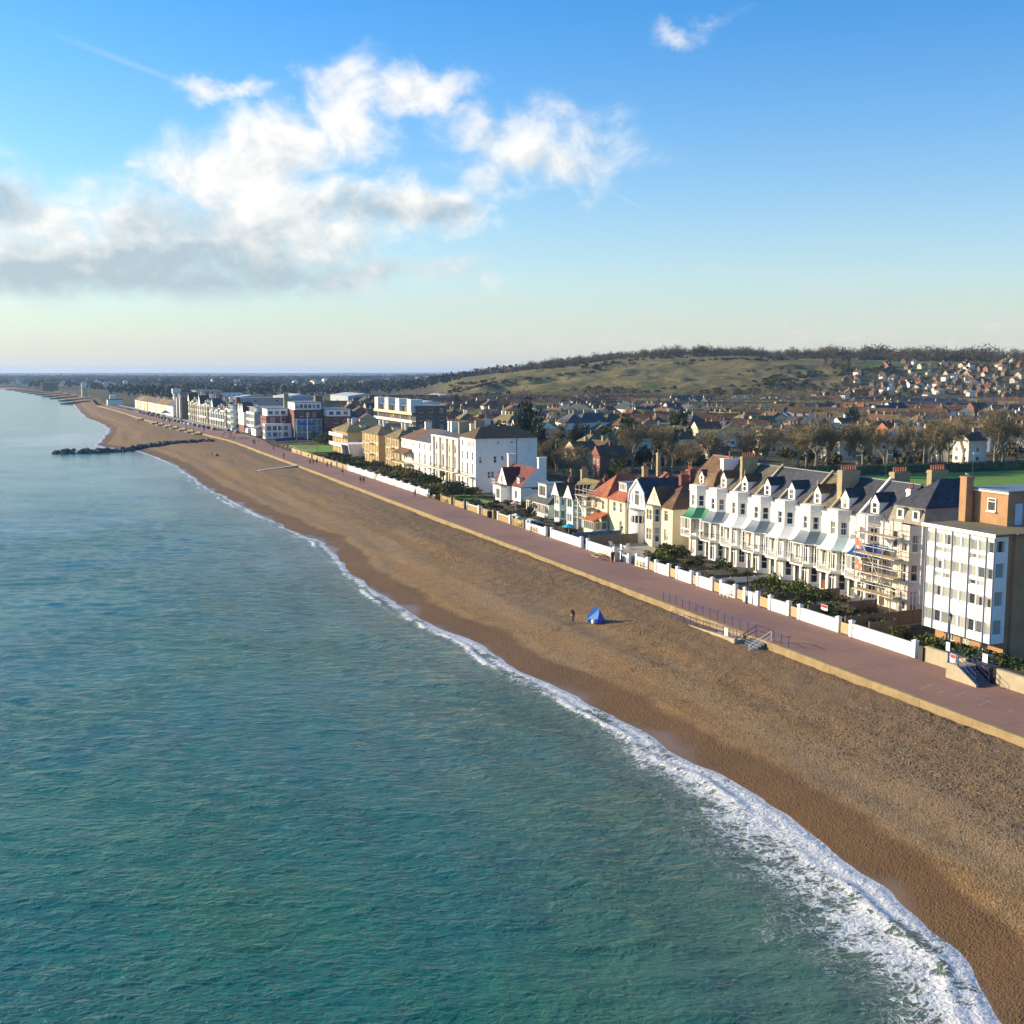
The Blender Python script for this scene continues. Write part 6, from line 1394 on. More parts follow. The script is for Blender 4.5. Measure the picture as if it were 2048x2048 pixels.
R = np.random.RandomState(4)
def polar(n, a0, a1, r0, r1): a = np.radians(R.uniform(a0, a1, n)); r = R.uniform(r0, r1, n); return r * np.sin(a), r * np.cos(a)
X_, Y_ = polar(1500, 21.5, 50, 1395, 1560); zc = land_z(X_, Y_); keep = R.rand(1500) < .55 + .5 * fbm(X_ / 120, Y_ / 120, 3, 2); X_, Y_, zc = X_[keep], Y_[keep], zc[keep]; aa_ = np.degrees(np.arctan2(X_, Y_)); hs_ = R.uniform(5, 11, len(X_)) * np.interp(aa_, [21, 24, 30, 36, 50], [.5, .8, .85, 1.15, 1.2]) * (.35 + 1.35 * fbm(X_ / 60, Y_ / 60, 13, 2))
WOODM = leafmat('winter_wood', (.115, .090, .052), (.165, .125, .068), vs=.02); WOODD = leafmat('dark_wood', (.022, .030, .018), (.040, .042, .022), vs=.02)
mass('crest_wood', 'grey brown leafless wood along the crest of the hill', np.column_stack([X_, Y_, zc]), hs_ * .6, hs_, 190, WOODM, 5)
X_, Y_ = polar(2600, 35.5, 50, 1030, 1500); a_ = np.degrees(np.arctan2(X_, Y_)); r_ = np.hypot(X_, Y_); keep = ((r_ - 1080) / 160 < (a_ - 34.5) / 1.5) & (fbm(X_ / 70, Y_ / 70, 8, 3) > .45) & ~((a_ > 41.3) & (r_ > 1325) & (r_ < 1500)) & ~((a_ > 38) & (a_ < 41.9) & (r_ > 1225) & (r_ < 1335)); keep &= np.array([all((x - p[0]) ** 2 + (y - p[1]) ** 2 > 36 for p in hocc) for x, y in zip(X_, Y_)]); X_, Y_ = X_[keep], Y_[keep]; hs_ = R.uniform(3.0, 6.0, len(X_))
kd = R.rand(len(X_)) < .35
mass('hillside_evergreens', 'dark evergreen bushes between the hillside houses', np.column_stack([X_[kd], Y_[kd], land_z(X_[kd], Y_[kd])]), hs_[kd] * .5, hs_[kd] * .9, 60, FIR, 16, False)
mass('hillside_wood', 'mixed bare wood between the hillside houses', np.column_stack([X_, Y_, land_z(X_, Y_)]), hs_ * .5, hs_, 90, WOODM, 6)
X_, Y_ = polar(3600, 18.5, 42, 985, 1400); f_ = fbm(X_ / 95, Y_ / 38, 14, 4); keep = f_ > .63; X_, Y_ = X_[keep], Y_[keep]; hs_ = R.uniform(1.2, 3.0, len(X_))
mass('hill_scrub', 'dark gorse scrub in streaks across the grassy hillside', np.column_stack([X_, Y_, land_z(X_, Y_)]), hs_ * 1.1, hs_, 46, leafmat('gorse', (.030, .034, .016), (.060, .055, .026), vs=.05), 7, False)
X_, Y_ = polar(1100, 16, 47, 905, 1045); keep = (fbm(X_ / 60, Y_ / 60, 18, 3) > .40 + .10 * (np.degrees(np.arctan2(X_, Y_)) > 36)) & ((np.degrees(np.arctan2(X_, Y_)) < 36.5) | (np.hypot(X_, Y_) < 985)); X_, Y_ = X_[keep], Y_[keep]; hs_ = R.uniform(5, 10, len(X_))
mass('foothill_trees', 'brown leafless trees massed along the foot of the hill', np.column_stack([X_, Y_, land_z(X_, Y_)]), hs_ * .52, hs_, 100, WOODM, 8)
X_, Y_ = polar(900, 11, 46, 330, 900); keep = (X_ > 130) & (fbm(X_ / 45, Y_ / 45, 19, 3) > .46); keep &= np.array([min((x - p[0]) ** 2 + (y - p[1]) ** 2 for p in occ) > 45 for x, y in zip(X_, Y_)]); keep &= ~((X_ > 150) & (Y_ < 262)); X_, Y_ = X_[keep], Y_[keep]; hs_ = R.uniform(1.5, 4.5, len(X_))
mass('garden_thickets', 'mixed shrubs and hedges filling the gardens between the town houses', np.column_stack([X_, Y_, X_ * 0 - .5]), hs_ * .75, hs_, 130, leafmat('garden_mix', (.065, .062, .026), (.120, .098, .046), vs=.06), 9, False)
X_, Y_ = polar(5200, -14, 20, 1150, 6500); r_ = np.hypot(X_, Y_); keep = (X_ > seawall_x(Y_) + 55) & (fbm(X_ / 420, Y_ / 260, 23, 3) > np.interp(r_, [1150, 2000, 4000], [.56, .47, .40])); X_, Y_ = X_[keep], Y_[keep]; r_ = r_[keep]; hs_ = R.uniform(6, 12, len(X_))
mass('plain_woods', 'dark woods spread over the distant coastal plain', np.column_stack([X_, Y_, land_z(X_, Y_)]), hs_ * np.interp(r_, [1150, 6000], [.7, 1.8]), hs_, 40, WOODD, 10, False)
X_, Y_ = polar(1500, 20, 60, 1750, 4500); hs_ = R.uniform(8, 14, 1500)
mass('plateau_woods', 'distant woods on the high ground beyond the hill', np.column_stack([X_, Y_, land_z(X_, Y_)]), hs_ * 1.2, hs_, 30, WOODM, 11, False)
# ================================================================== SEAFRONT FURNITURE
def lerp(a, b, t): return a + (b - a) * t
def garden_wall(y0, y1, mat, label, h=1.25, x=75.25, piers=(1, 1), th=.24, pw=.44, cop=None, x1=None):
    x1 = x if x1 is None else x1; L = math.hypot(y1 - y0, x1 - x); t = thing('garden_wall', label, 'wall', (x, y0, 0), math.atan2(-(x1 - x), y1 - y0), 'garden walls along the promenade')
    b = MB(); b.box(0, th, pw * .9 * piers[0], L - pw * .9 * piers[1], -.6, h); obj('panel', b.mesh('wall_panel', mat), t)
    b = MB(); b.box(-.05, th + .05, pw * .92 * piers[0], L - pw * .92 * piers[1], h + .002, h + .09); obj('coping', b.mesh('wall_coping', cop or mat), t)
    pm = MB(); pm.box(-.1, pw - .1, 0, pw, -.6, h + .32); pm.prism([(-.16, -.06, h + .322), (pw - .04, -.06, h + .322), (pw - .04, pw + .06, h + .322), (-.16, pw + .06, h + .322)], (0, 0, .07)); pm.add([(-.13, -.03, h + .392), (pw - .07, -.03, h + .392), (pw - .07, pw + .03, h + .392), (-.13, pw + .03, h + .392), (pw / 2 - .1, pw / 2, h + .52)], [(0, 1, 4), (1, 2, 4), (2, 3, 4), (3, 0, 4)])
    pme = pm.mesh('wall_pier', cop or mat)
    if piers[0]: obj('pier', pme, t, (0, 0, 0))
    if piers[1]: obj('pier', pme, t, (0, L - pw, 0))
    return t
def garden_gate(y0, y1, mat, label, h=1.15, x=75.35):
    t = thing('garden_gate', label, 'gate', (x, y0, .03), 0, 'garden gates along the promenade'); n = max(4, int((y1 - y0) / .2)); w_ = (y1 - y0 - .04) / n
    bm_ = MB(); bm_.box(0, .03, .008, w_ - .008, 0, h); bme = bm_.mesh('gate_board', mat)
    for k in range(n): obj('board', bme, t, (0, .02 + k * w_, 0))
    b = MB(); b.box(.032, .07, .03, y1 - y0 - .03, .2, .3); b.box(.032, .07, .03, y1 - y0 - .03, h - .3, h - .2); obj('ledge', b.mesh('gate_ledge', mat), t); return t
WW = M('painted_wall', (.82, .80, .76), .75, .05, 1., .2, 9, streak=.35); FLINT = M('flint_wall', (.36, .27, .13), .95, .2, 3., .6, 14, col2=(.25, .19, .10), s2=2.); RAGST = M('rag_stone', (.42, .33, .19), .95, .22, 2.5, .6, 8, col2=(.30, .23, .13), s2=1.2)
segs = [(85.4, 95.3), (97.0, 104.2), (105.8, 109.8), (111.9, 115.0), (116.7, 120.2), (121.9, 125.8), (127.0, 131.0), (132.9, 136.8), (138.8, 142.4)]
nm = ['longest white wall panel beside the apartment block lawn', 'long white wall panel behind the red and white board', 'white wall panel in front of the pampas garden', 'short white wall panel beside the black lamp post', 'white wall panel behind the white bench', 'white wall panel before the navy balustrade house', 'white wall panel in line with the yellow stack', 'white wall panel before the grey canopied end house', 'white wall panel with a wooden seat in front, by the shrubs']
for (a, b), l in zip(segs, nm): garden_wall(a, b, WW, l)
gt = []
for (a, b), (c, d) in zip(segs[:-1], segs[1:]):
    o = garden_gate(b + .02, c - .02, WOOD if (c - b) < 1.9 or b > 100 else BLACKP, ''); gt.append(o)
number(gt, lambda o: 'pale boarded timber gate between white piers, # from left along the terrace')
garden_wall(144.4, 147.1, WW, 'short white wall with open pickets beside the shelter', .9)
garden_wall(149.0, 158.6, WW, 'white wall panel behind the promenade shelter and bin')
garden_wall(160.4, 172.4, WW, 'long white wall panel before the gabled cream houses')
garden_wall(174.4, 183.0, WW, 'cream white wall panel before the pale blue gables', 1.1)
fl = []
for k, (a, b) in enumerate([(184.0, 189.5), (190.6, 197.0), (199.0, 205.5), (207.0, 214.0), (215.5, 222.0), (223.5, 230.5)]): fl.append(garden_wall(a, b, FLINT, '', 1.15, cop=WW if k in (1, 3) else FLINT))
number(fl, lambda o: 'tan flint garden wall with squat piers, # from left by the cottage')
wl_ = []
y = 240.
while y < 309: L = 5.2 + (y * 7 % 2.3); wl_.append(garden_wall(y, y + L, WW, '', 1.2, x=75.4)); y += L + .55
number(wl_, lambda o: 'white seafront wall panel, # from left below the big winter shrubs')
st_ = []
for k, (a, b) in enumerate([(311, 328), (329, 346), (347, 362), (364, 380), (381, 397)]): st_.append(garden_wall(a, b, RAGST, '', 1.1, x=75.6))
number(st_, lambda o: 'tan stone garden wall, # from left before the ochre villas')
CW = M('board_marked_concrete', (.38, .325, .225), .9, .12, .8, .3, 8, streak=.4)
t = thing('retaining_wall', 'pale concrete retaining wall beside the blue railed steps', 'wall', (75.15, 60, 0)); b = MB(); b.box(0, .3, 18.85, 24.1, -.5, 1.35); obj('panel', b.mesh('wall_panel', CW), t)
for k in range(3): b = MB(); b.box(0, .3, 15.2 - 5 * (k + 1) + .02, 15.2 - 5 * k, -.5, 1.35); obj('panel', b.mesh('wall_panel', CW), t)
b = MB(); b.box(-.06, .36, 18.85, 24.1, 1.352, 1.44); obj('coping', b.mesh('coping', CW), t)
b = MB(); b.box(-.06, .36, -1, 15.2, 1.352, 1.44); obj('coping', b.mesh('coping', CW), t)
struct(obj('raised_garden', MB().box(75.46, 80, 60, 80.5, -.5, 1.2).mesh('raised_garden', SOIL)))
# steps up to the raised garden
t = thing('garden_steps', 'concrete steps with blue handrails climbing to the block garden', 'steps', (72.9, 75.2, 0)); tm = MB(); tm.box(0, 2.0, 0, .36, 0, .165); tme = tm.mesh('tread', CONC)
for k in range(8): b = MB(); b.box(.24, 1.7, k * .29, k * .29 + .29 - .004, 0, .155 * (k + 1)); obj('tread', b.mesh('tread', M('dark_step', (.10, .12, .15), .8)), t)
b = MB(); b.prism([(0, -.05, 0), (0, -.05, .2), (0, 2.3, 1.36), (0, 3.6, 1.36), (0, 3.6, 0)], (.236, 0, 0)); obj('flank_wall', b.mesh('flank_wall', CW), t)
b = MB(); b.box(.24, 2.2, 2.322, 3.6, 0, 1.24); obj('landing', b.mesh('landing', CW), t)
for x in (.12, 1.62):
    r = MB()
    for k in range(3): yy = .15 + k * 1.05; zz = max(0, yy / 2.32 * 1.24); r.tube((x, yy, zz), (x, yy, zz + 1.05), .03, n=6)
    for dz in (.55, 1.05): r.tube((x, .15, .08 + dz), (x, 2.25, 1.2 + dz), .03, n=6)
    obj('handrail', r.mesh('handrail', BLUEP), t)
r = MB()
for yy in (2.35, 3.5): r.tube((.12, yy, 1.3), (.12, yy, 2.35), .03, n=6)
for z in (1.7, 2.05, 2.35): r.tube((.12, 2.35, z), (.12, 3.5, z), .03, n=6); r.tube((.12, 3.5, z), (2.1, 3.5, z), .03, n=6)
obj('guard_rail', r.mesh('guard_rail', BLUEP), t)
RED = M('red_sign', (.55, .03, .04), .5, .05); SIGNW = M('white_sign', (.82, .82, .82), .5, .03)
def notice(name, label, x, y, z, w_, h_, top, rz=0., post=True, ph=0.):
    t = thing(name, label, 'sign', (x, y, z), rz); b = MB(); b.box(0, .03, -w_ / 2, w_ / 2, ph, ph + h_); obj('board', b.mesh('sign_board', SIGNW), t); b = MB(); b.box(-.006, -.001, -w_ / 2 + .03, w_ / 2 - .03, ph + h_ * (1 - top), ph + h_ - .03); obj('sign_face', b.mesh('sign_face', RED), t)
    if post: obj('post', MB().tube((.05, 0, 0), (.05, 0, ph + h_ * .4), .04, n=6).mesh('sign_post', RED if ph > .9 else BLUEP), t)
    return t
notice('warning_sign', 'red and white warning board tied to the blue guard rail', 72.95, 78.1, 1.55, .6, .7, .5, post=False)
notice('sale_board', 'small red and white board on a red post in the terrace garden', 78.6, 104.0, -.4, 1.15, .62, .55, post=True, ph=1.15)
t = thing('notice_board', 'white notice on a blue railed gate beside the garden steps', 'sign', (75.6, 77.0, 1.2)); r = MB()
for yy in (-.9, .9): r.tube((0, yy, 0), (0, yy, 1.15), .035, n=6)
for z in (.15, .55, 1.12): r.tube((0, -.9, z), (0, .9, z), .03, n=6)
obj('frame', r.mesh('notice_frame', BLUEP), t); b = MB(); b.box(-.06, -.035, -.32, .28, .32, 1.1); obj('board', b.mesh('notice_board', SIGNW), t)
# beach railings, ramp and steps
def post_rail(name, label, pts, h, step, mat, rails=(.5, 1.0), group=None):
    t = thing(name, label, 'railing', pts[0], 0, group); o0 = Vector(pts[0]); pm = MB().tube((0, 0, -.1), (0, 0, h), .035, n=6).mesh('post', mat)
    for a, b in zip(pts[:-1], pts[1:]):
        a, b = Vector(a) - o0, Vector(b) - o0; n = max(1, round((b - a).length / step))
        for k in range(n + 1): obj('post', pm, t, a.lerp(b, k / n))
        for f in rails: obj('rail', MB().tube(a + Vector((0, 0, h * f - .02)), b + Vector((0, 0, h * f - .02)), .03, n=6).mesh('rail', mat), t)
    return t
post_rail('promenade_railing', 'long blue railing along the promenade edge above the beach ramp', [(66.55, 99.2, .02), (66.55, 118.8, .02)], 1.1, 1.5, BLUEP)
post_rail('promenade_railing', 'short blue railing on the promenade edge past the beach steps', [(66.55, 93.5, .02), (66.55, 96.0, .02)], 1.1, 1.3, BLUEP)
post_rail('ramp_railing', 'lower blue railing on the beach side of the ramp', [(64.35, 112.8, -.95), (64.35, 106, -.75), (64.35, 99.4, -.35)], 1.05, 1.45, BLUEP)
t = thing('beach_ramp', 'narrow pale concrete ramp below the promenade railing', 'ramp', (0, 0, 0)); b = MB(); b.prism([(64.2, 99.2, -2.4), (64.2, 99.2, -.35), (64.2, 113, -1.0), (64.2, 113, -2.4)], (1.13, 0, 0)); obj('slab', b.mesh('ramp_slab', CONC), t); b = MB(); b.prism([(64.02, 99.2, -2.4), (64.02, 99.2, -.22), (64.02, 113, -.86), (64.02, 113, -2.4)], (.176, 0, 0)); obj('kerb', b.mesh('ramp_kerb', CW), t)
t = thing('beach_steps', 'dark steps with pale handrails going down from the promenade to the beach', 'steps', (66.3, 96.2, 0))
for k in range(7): b = MB(); b.box(-.42 - .36 * k, -.064 - .36 * k, 0, 2.8, -2.4, -.16 * (k + 1) + .16); obj('tread', b.mesh('tread', M('dark_step', ())), t)
for yy in (.06, 2.74):
    r = MB(); r.tube((.1, yy, 0), (.1, yy, 1.05), .035, n=6); r.tube((-2.5, yy, -1.2), (-2.5, yy, -.2), .035, n=6); r.tube((.1, yy, 1.05), (-2.5, yy, -.2), .035, n=6); r.tube((.1, yy, .55), (-2.5, yy, -.65), .03, n=6); obj('handrail', r.mesh('handrail', UPVC if yy < 1 else BLUEP), t)
b = MB(); b.box(-.02, 0, 0, .6, 0, .85); tag(obj('beach_notice', b.mesh('beach_notice', SIGNW), None, (64.28, 101.0, -.35)), 'white notice plate fixed on the ramp railing above the shingle', 'sign')
# lamps
lmp = []
def lamp(x, y, h, lantern=True, col=None, lab=None):
    t = thing('lamp_post', lab or '', 'lamp post', (x, y, 0), 0, 'lamp posts on the promenade'); c = col or BLACKP
    obj('pole', MB().lathe([(.13, 0), (.12, .9), (.07, 1.0), (.055, h - .6), (.045, h - .55)], n=8).mesh('lamp_pole', c), t)
    if lantern:
        obj('lantern', MB().lathe([(.10, h - .55), (.20, h - .1), (.21, h - .08)], n=6).mesh('lantern_glass', M('lantern_glass', (.25, .26, .24), .2)), t); obj('cap', MB().lathe([(.24, h - .078), (.12, h + .1), (.03, h + .16), (.03, h + .26), (.0, h + .3)], n=6).mesh('lantern_cap', c), t)
    else:
        b = MB(); b.tube((0, 0, h - .6), (0, 0, h), .045, n=6); b.box(-.15, .35, -.09, .09, h, h + .12); obj('lamp_head', b.mesh('lamp_head', STEEL), t)
    lmp.append(t); return t
lamp(74.6, 80.4, 5.2, True, BLUEP); lamp(74.75, 113.5, 4.8, False); lamp(75.0, 146.3, 5, True)
for yy in (180, 214, 248, 283, 318, 352, 384, 420, 462): lamp(74.9, yy, 5.2, yy % 4 == 0)
for yy in (520, 570, 620, 680, 740): lamp(float(prom_in(yy)) - .5, yy, 6.5, False)
number(lmp, lambda o: 'slim dark lamp post on the promenade, # from left')
b = MB(); b.box(-.03, 0, -.24, .24, 1.9, 2.7); obj('plate', b.mesh('lamp_plate', SIGNW), lmp[0], (-.1, 0, 0)); b = MB(); b.box(-.03, 0, -.24, .24, 1.7, 2.5); obj('plate', b.mesh('lamp_plate', SIGNW), lmp[2], (-.1, 0, 0))
tag(obj('bollard', MB().lathe([(.1, 0), (.1, .95), (.12, 1.0), (.06, 1.1)], n=8).mesh('bollard', BLACKP), None, (75.0, 79.4, 0)), 'short dark bollard next to the blue lamp post', 'bollard')
# benches
bn = []
def bench(x, y, mat, rz=0.):
    t = thing('bench', '', 'bench', (x, y, 0), rz, 'benches along the promenade'); sl = MB(); sl.box(0, .09, 0, 1.8, 0, .035); sm_ = sl.mesh('slat', mat)
    for k in range(4): obj('seat_slat', sm_, t, (-.5 + k * .115, 0, .45))
    for k in range(3): obj('back_slat', sm_, t, (-.02 + k * .03, 0, .6 + k * .13), rot=(0, rad(-75), 0))
    e = MB(); e.box(-.5, -.43, 0, .07, 0, .68); e.box(-.03, .04, 0, .07, 0, .95); e.box(-.5, 0, .005, .065, .38, .44); e.box(-.52, 0, -.005, .075, .66, .72); em = e.mesh('bench_end', mat)
    for yy in (.0, .86, 1.73): obj('bench_end', em, t, (0, yy, 0))
    bn.append(t); return t
bench(75.0, 117.3, UPVC)
for yy in (139.5, 178, 184.8, 226, 233.5, 237.5): bench(75.0 if yy != 139.5 else 74.9, yy, WOOD)
for k in range(7): bench(78.6 - k * .35, 386 + k * 5.5, WOOD)
number(bn, lambda o: ('white' if abs(o.location.y - 117.3) < .1 else 'pale timber') + ' slatted bench on the promenade, # from left')
t = thing('picnic_shelter', 'wooden seat with pale table top standing out on the promenade', 'bench', (73.2, 148.2, 0))
for x, z, w_ in ((-.9, .45, .3), (0, .78, .8), (.9, .45, .3)): b = MB(); b.box(x - w_ / 2, x + w_ / 2, 0, 2.3, z - .05, z); obj('plank', b.mesh('table_plank', WOOD), t)
for yy in (.3, 1.9): b = MB(); b.tube((-1, yy, 0), (-.2, yy, .73), .05, n=4); b.tube((1, yy, 0), (.2, yy, .73), .05, n=4); b.tube((-1, yy, .4), (1, yy, .4), .04, n=4); obj('trestle', b.mesh('trestle', WOOD_D), t)
b = MB(); b.box(.55, .65, .1, 2.2, .75, 1.15); obj('backboard', b.mesh('backboard', CREAM), t)
t = thing('litter_bin', 'dark litter bin between two timber posts beside the wooden seat', 'bin', (74.0, 146.9, 0)); obj('body', MB().lathe([(.34, .1), (.36, 1.15), (.3, 1.2), (.1, 1.32)], n=12).mesh('bin_body', BLACKP), t)
for yy in (-.55, .55): b = MB(); b.box(-.12, .12, yy - .1, yy + .1, 0, 1.15); obj('post', b.mesh('bin_post', WOOD), t)
tag(obj('litter_bin', MB().lathe([(.42, 0), (.45, 1.1), (.38, 1.2), (.15, 1.3)], n=12).mesh('litter_bin', BLACKP), None, (74.9, 200.4, 0)), 'black litter bin against the flint garden wall', 'bin')
tag(obj('utility_cabinet', MB().box(74.95, 75.35, 84.15, 84.75, 0, 1.35).mesh('utility_cabinet', M('dark_panel', (.05, .045, .04), .6))), 'dark cabinet at the end of the white wall near the steps', 'cabinet')
# garden clutter
def parasol(x, y, mat, lab):
    t = thing('parasol', lab, 'parasol', (x, y, -.4)); obj('canopy', MB().lathe([(1.2, 1.9), (.6, 2.2), (.05, 2.45)], n=8).mesh('parasol_canopy', mat), t); obj('pole', MB().tube((0, 0, 0), (0, 0, 2.4), .03, n=6).mesh('parasol_pole', UPVC), t)
parasol(78.8, 173.0, M('turquoise_cloth', (.05, .38, .52), .8), 'turquoise parasol in the garden before the pale blue house')
parasol(83.5, 208.5, M('pink_cloth', (.62, .36, .38), .8), 'pink parasol before the low grey roofed house')
FENCE_B = M('blue_green_fence', (.06, .13, .20), .8, .25, 1.)
def fence(label, A, B, h, mat, pw=1.8, z=-.4):
    A, B = Vector((*A, z)), Vector((*B, z)); L = (B - A).length; n = max(1, round(L / pw)); t = thing('garden_fence', label, 'fence', A, math.atan2(B.y - A.y, B.x - A.x)); w_ = L / n
    b = MB(); b.box(.06, w_ - .06, -.02, .02, .05, h); pme = b.mesh('fence_panel', mat); q = MB(); q.box(-.06, .06, -.06, .06, 0, h + .1); qm = q.mesh('fence_post', mat)
    for k in range(n): obj('panel', pme, t, (k * w_, 0, 0))
    for k in range(n + 1): obj('post', qm, t, (k * w_, 0, 0))
fence('blue green fence dividing the gardens before the red roofed pair', (76.5, 166.2), (85, 166.2), 1.9, FENCE_B)
fence('weathered brown fence before the round bay house', (78, 163.5), (86.5, 163.2), 1.7, WOOD_D)
fence('weathered brown fence between the terrace gardens below the mint canopy', (77.5, 112.8), (87.5, 113.0), 1.5, WOOD_D)
fence('weathered fence beside the pampas grass in the terrace gardens', (77.5, 105.4), (87, 105.6), 1.5, WOOD_D)
fence('brown panel fence between scaffolded house and apartment block', (77, 98.2), (88, 98.6), 1.7, WOOD_D)
fence('brown fence running up to the white panelled block', (77.2, 94.6), (80.6, 94.8), 1.8, WOOD_D)
for k, (x, y) in enumerate(((80.8, 160.6), (82.3, 158.0))):
    t = thing('garden_chair', 'white garden lounger on the paved forecourt' if k else 'pale blue garden chair at the edge of the forecourt', 'chair', (x, y, -.33), .6 + k); m_ = UPVC if k else PALEB
    b = MB(); b.box(0, 1.1 if k else .6, 0, .6, .35, .42); obj('seat', b.mesh('chair_seat', m_), t); b = MB(); b.prism([(-.02, 0, .4), (-.06, 0, .4), (-.4, 0, 1.0), (-.34, 0, 1.0)], (0, .6, 0)); obj('backrest', b.mesh('chair_back', m_), t); lg = MB().box(-.03, .03, -.03, .03, 0, .35).mesh('chair_leg', m_)
    for xx in (.06, .5):
        for yy in (.06, .54): obj('leg', lg, t, (xx, yy, 0))
for k, (x, y, c, l) in enumerate(((79.6, 197.6, (.55, .62, .70), 'pale blue covered hot tub in the garden of the low grey house'), (79.5, 190.0, (.45, .55, .62), 'covered boat under pale tarpaulin behind the flint wall'))):
    b = MB(); b.prism([(-1.1, -2.2, 0), (-1.1, 2.2, 0), (1.1, 2.2, 0), (1.1, -2.2, 0)], (0, 0, .7)); b.add([(-1.15, -2.25, .702), (1.15, -2.25, .702), (1.15, 2.25, .702), (-1.15, 2.25, .702), (0, -1.4, 1.15), (0, 1.4, 1.15)], [(0, 1, 4), (1, 2, 5, 4), (2, 3, 5), (3, 0, 4, 5)]); tag(obj('covered_tub' if k == 0 else 'covered_boat', b.mesh('tarpaulin', M('tarp%d' % k, c, .6)), None, (x, y, -.4)), l, 'tub' if k == 0 else 'boat')
for k in range(4):
    yy = (133.0, 127.2, 121.6, 110.2)[k]; fence('low pale wall between two terrace gardens, ' + nth(k + 1) + ' from left', (77.5, yy), (88.6, yy + .2), .75, WW if k % 2 else CONC, 3.6)
# blue fishing shelter
t = thing('beach_tent', 'bright blue pointed fishing shelter pitched on the shingle', 'tent', (56.4, 116.6, beach_z(56.4, 116.6) - .04), rad(20)); t.scale = (.72, .72, .86); TB = M('blue_nylon', (.012, .075, .42), .55, .12, 2.5, .3, 6, spec=.4); TB2 = M('light_blue_nylon', (.05, .20, .55), .55, .12, 2.5, .3, 6)
a = MB(); ap, ap2 = (.05, .1, 2.05), (.35, -.75, 1.75); fl_, fr_, bl, br_2 = (-.75, -1.35, 0), (1.25, -1.25, 0), (-1.1, 1.1, 0), (1.1, 1.05, 0)
a.poly([fl_, fr_, ap2]); a.poly([fr_, br_2, ap, ap2]); a.poly([br_2, bl, ap]); obj('fly_sheet', a.mesh('fly_sheet', TB), t); a = MB(); a.poly([bl, fl_, ap2, ap]); obj('side_panel', a.mesh('side_panel', TB2), t); b = MB(); b.tube(ap, (.05, .1, 2.35), .03, .02, 5); obj('pole', b.mesh('tent_pole', TB), t)
b = MB(); b.box(-1.35, -.95, -1.0, -.6, 0, .45); obj('bucket', b.mesh('tackle_box', UPVC), t)
# scuffed shingle: little heaps thrown up by feet over the upper beach and in trails by the tent
R = np.random.RandomState(12); n = 26000; sy = 42 + 190 * R.rand(n) ** 1.4; sx = R.uniform(50.5, 65.4, n); pch = fbm(sx / 5., sy / 14., 33, 3); kp = R.rand(n) < sm(.42, .62, pch) * sm(50, 56, sx + (fbm(sx / 9, sy / 9, 3, 2) - .5) * 8); sx, sy = sx[kp], sy[kp]
def trail(a, b, m, w_): t_ = R.rand(m); return a[0] + (b[0] - a[0]) * t_ + R.randn(m) * w_, a[1] + (b[1] - a[1]) * t_ + R.randn(m) * w_
for a, b, m in (((54, 117.5), (49.5, 114.5), 60), ((50.5, 112), (47, 119), 50), ((55, 108), (60, 86), 70), ((62, 97), (50, 74), 60), ((52, 72), (57, 60), 80), ((48.6, 66), (52, 58), 40)): q = trail(a, b, m, .35); sx = np.append(sx, q[0]); sy = np.append(sy, q[1])
n = len(sx); wxx = water_x(sy); bt = (sx - wxx) / (seawall_x(sy) + .6 - wxx); bz_ = SEA_Z + np.interp(bt, [-.3, 0, .12, .20, .30, .42, .55, .75, 1.], [-2.2, 0, .62, .98, 1.10, 1.55, 1.72, 2.15, 2.52]); bz_ = bz_ + sm(.06, .3, bt) * ((fbm(sx / 5., sy / 34., 71, 3) - .5) * .52) + sm(.35, .6, bt) * (fbm(sx / .9, sy / .9, 81, 2) - .5) * .16
rr_s = R.uniform(.10, .24, n); hh_s = R.uniform(.03, .085, n); an = R.rand(n) * 6.28; V = []
for k in range(5): V.append(np.column_stack([sx + rr_s * np.cos(an + k * 1.2566) * (1 + .3 * (k % 2)), sy + rr_s * np.sin(an + k * 1.2566), bz_ - .05]))
V.append(np.column_stack([sx, sy, bz_ + hh_s])); V = np.stack(V, 1).reshape(-1, 3); i0 = np.arange(n)[:, None, None] * 6; F = (i0 + np.array([[k, (k + 1) % 5, 5] for k in range(5)])[None]).reshape(-1, 3)
me = raw_mesh('shingle_scuffs', V, F, BEACH); 
for nm_a, val in (('t', np.full(len(V), .6)), ('q', np.full(len(V), 15.))): at = me.attributes.new(nm_a, 'FLOAT', 'POINT'); at.data.foreach_set('value', val.astype(np.float32))
tag(obj('shingle_scuffs', me), 'small heaps of scuffed shingle and footprints over the upper beach', 'shingle', kind='stuff')
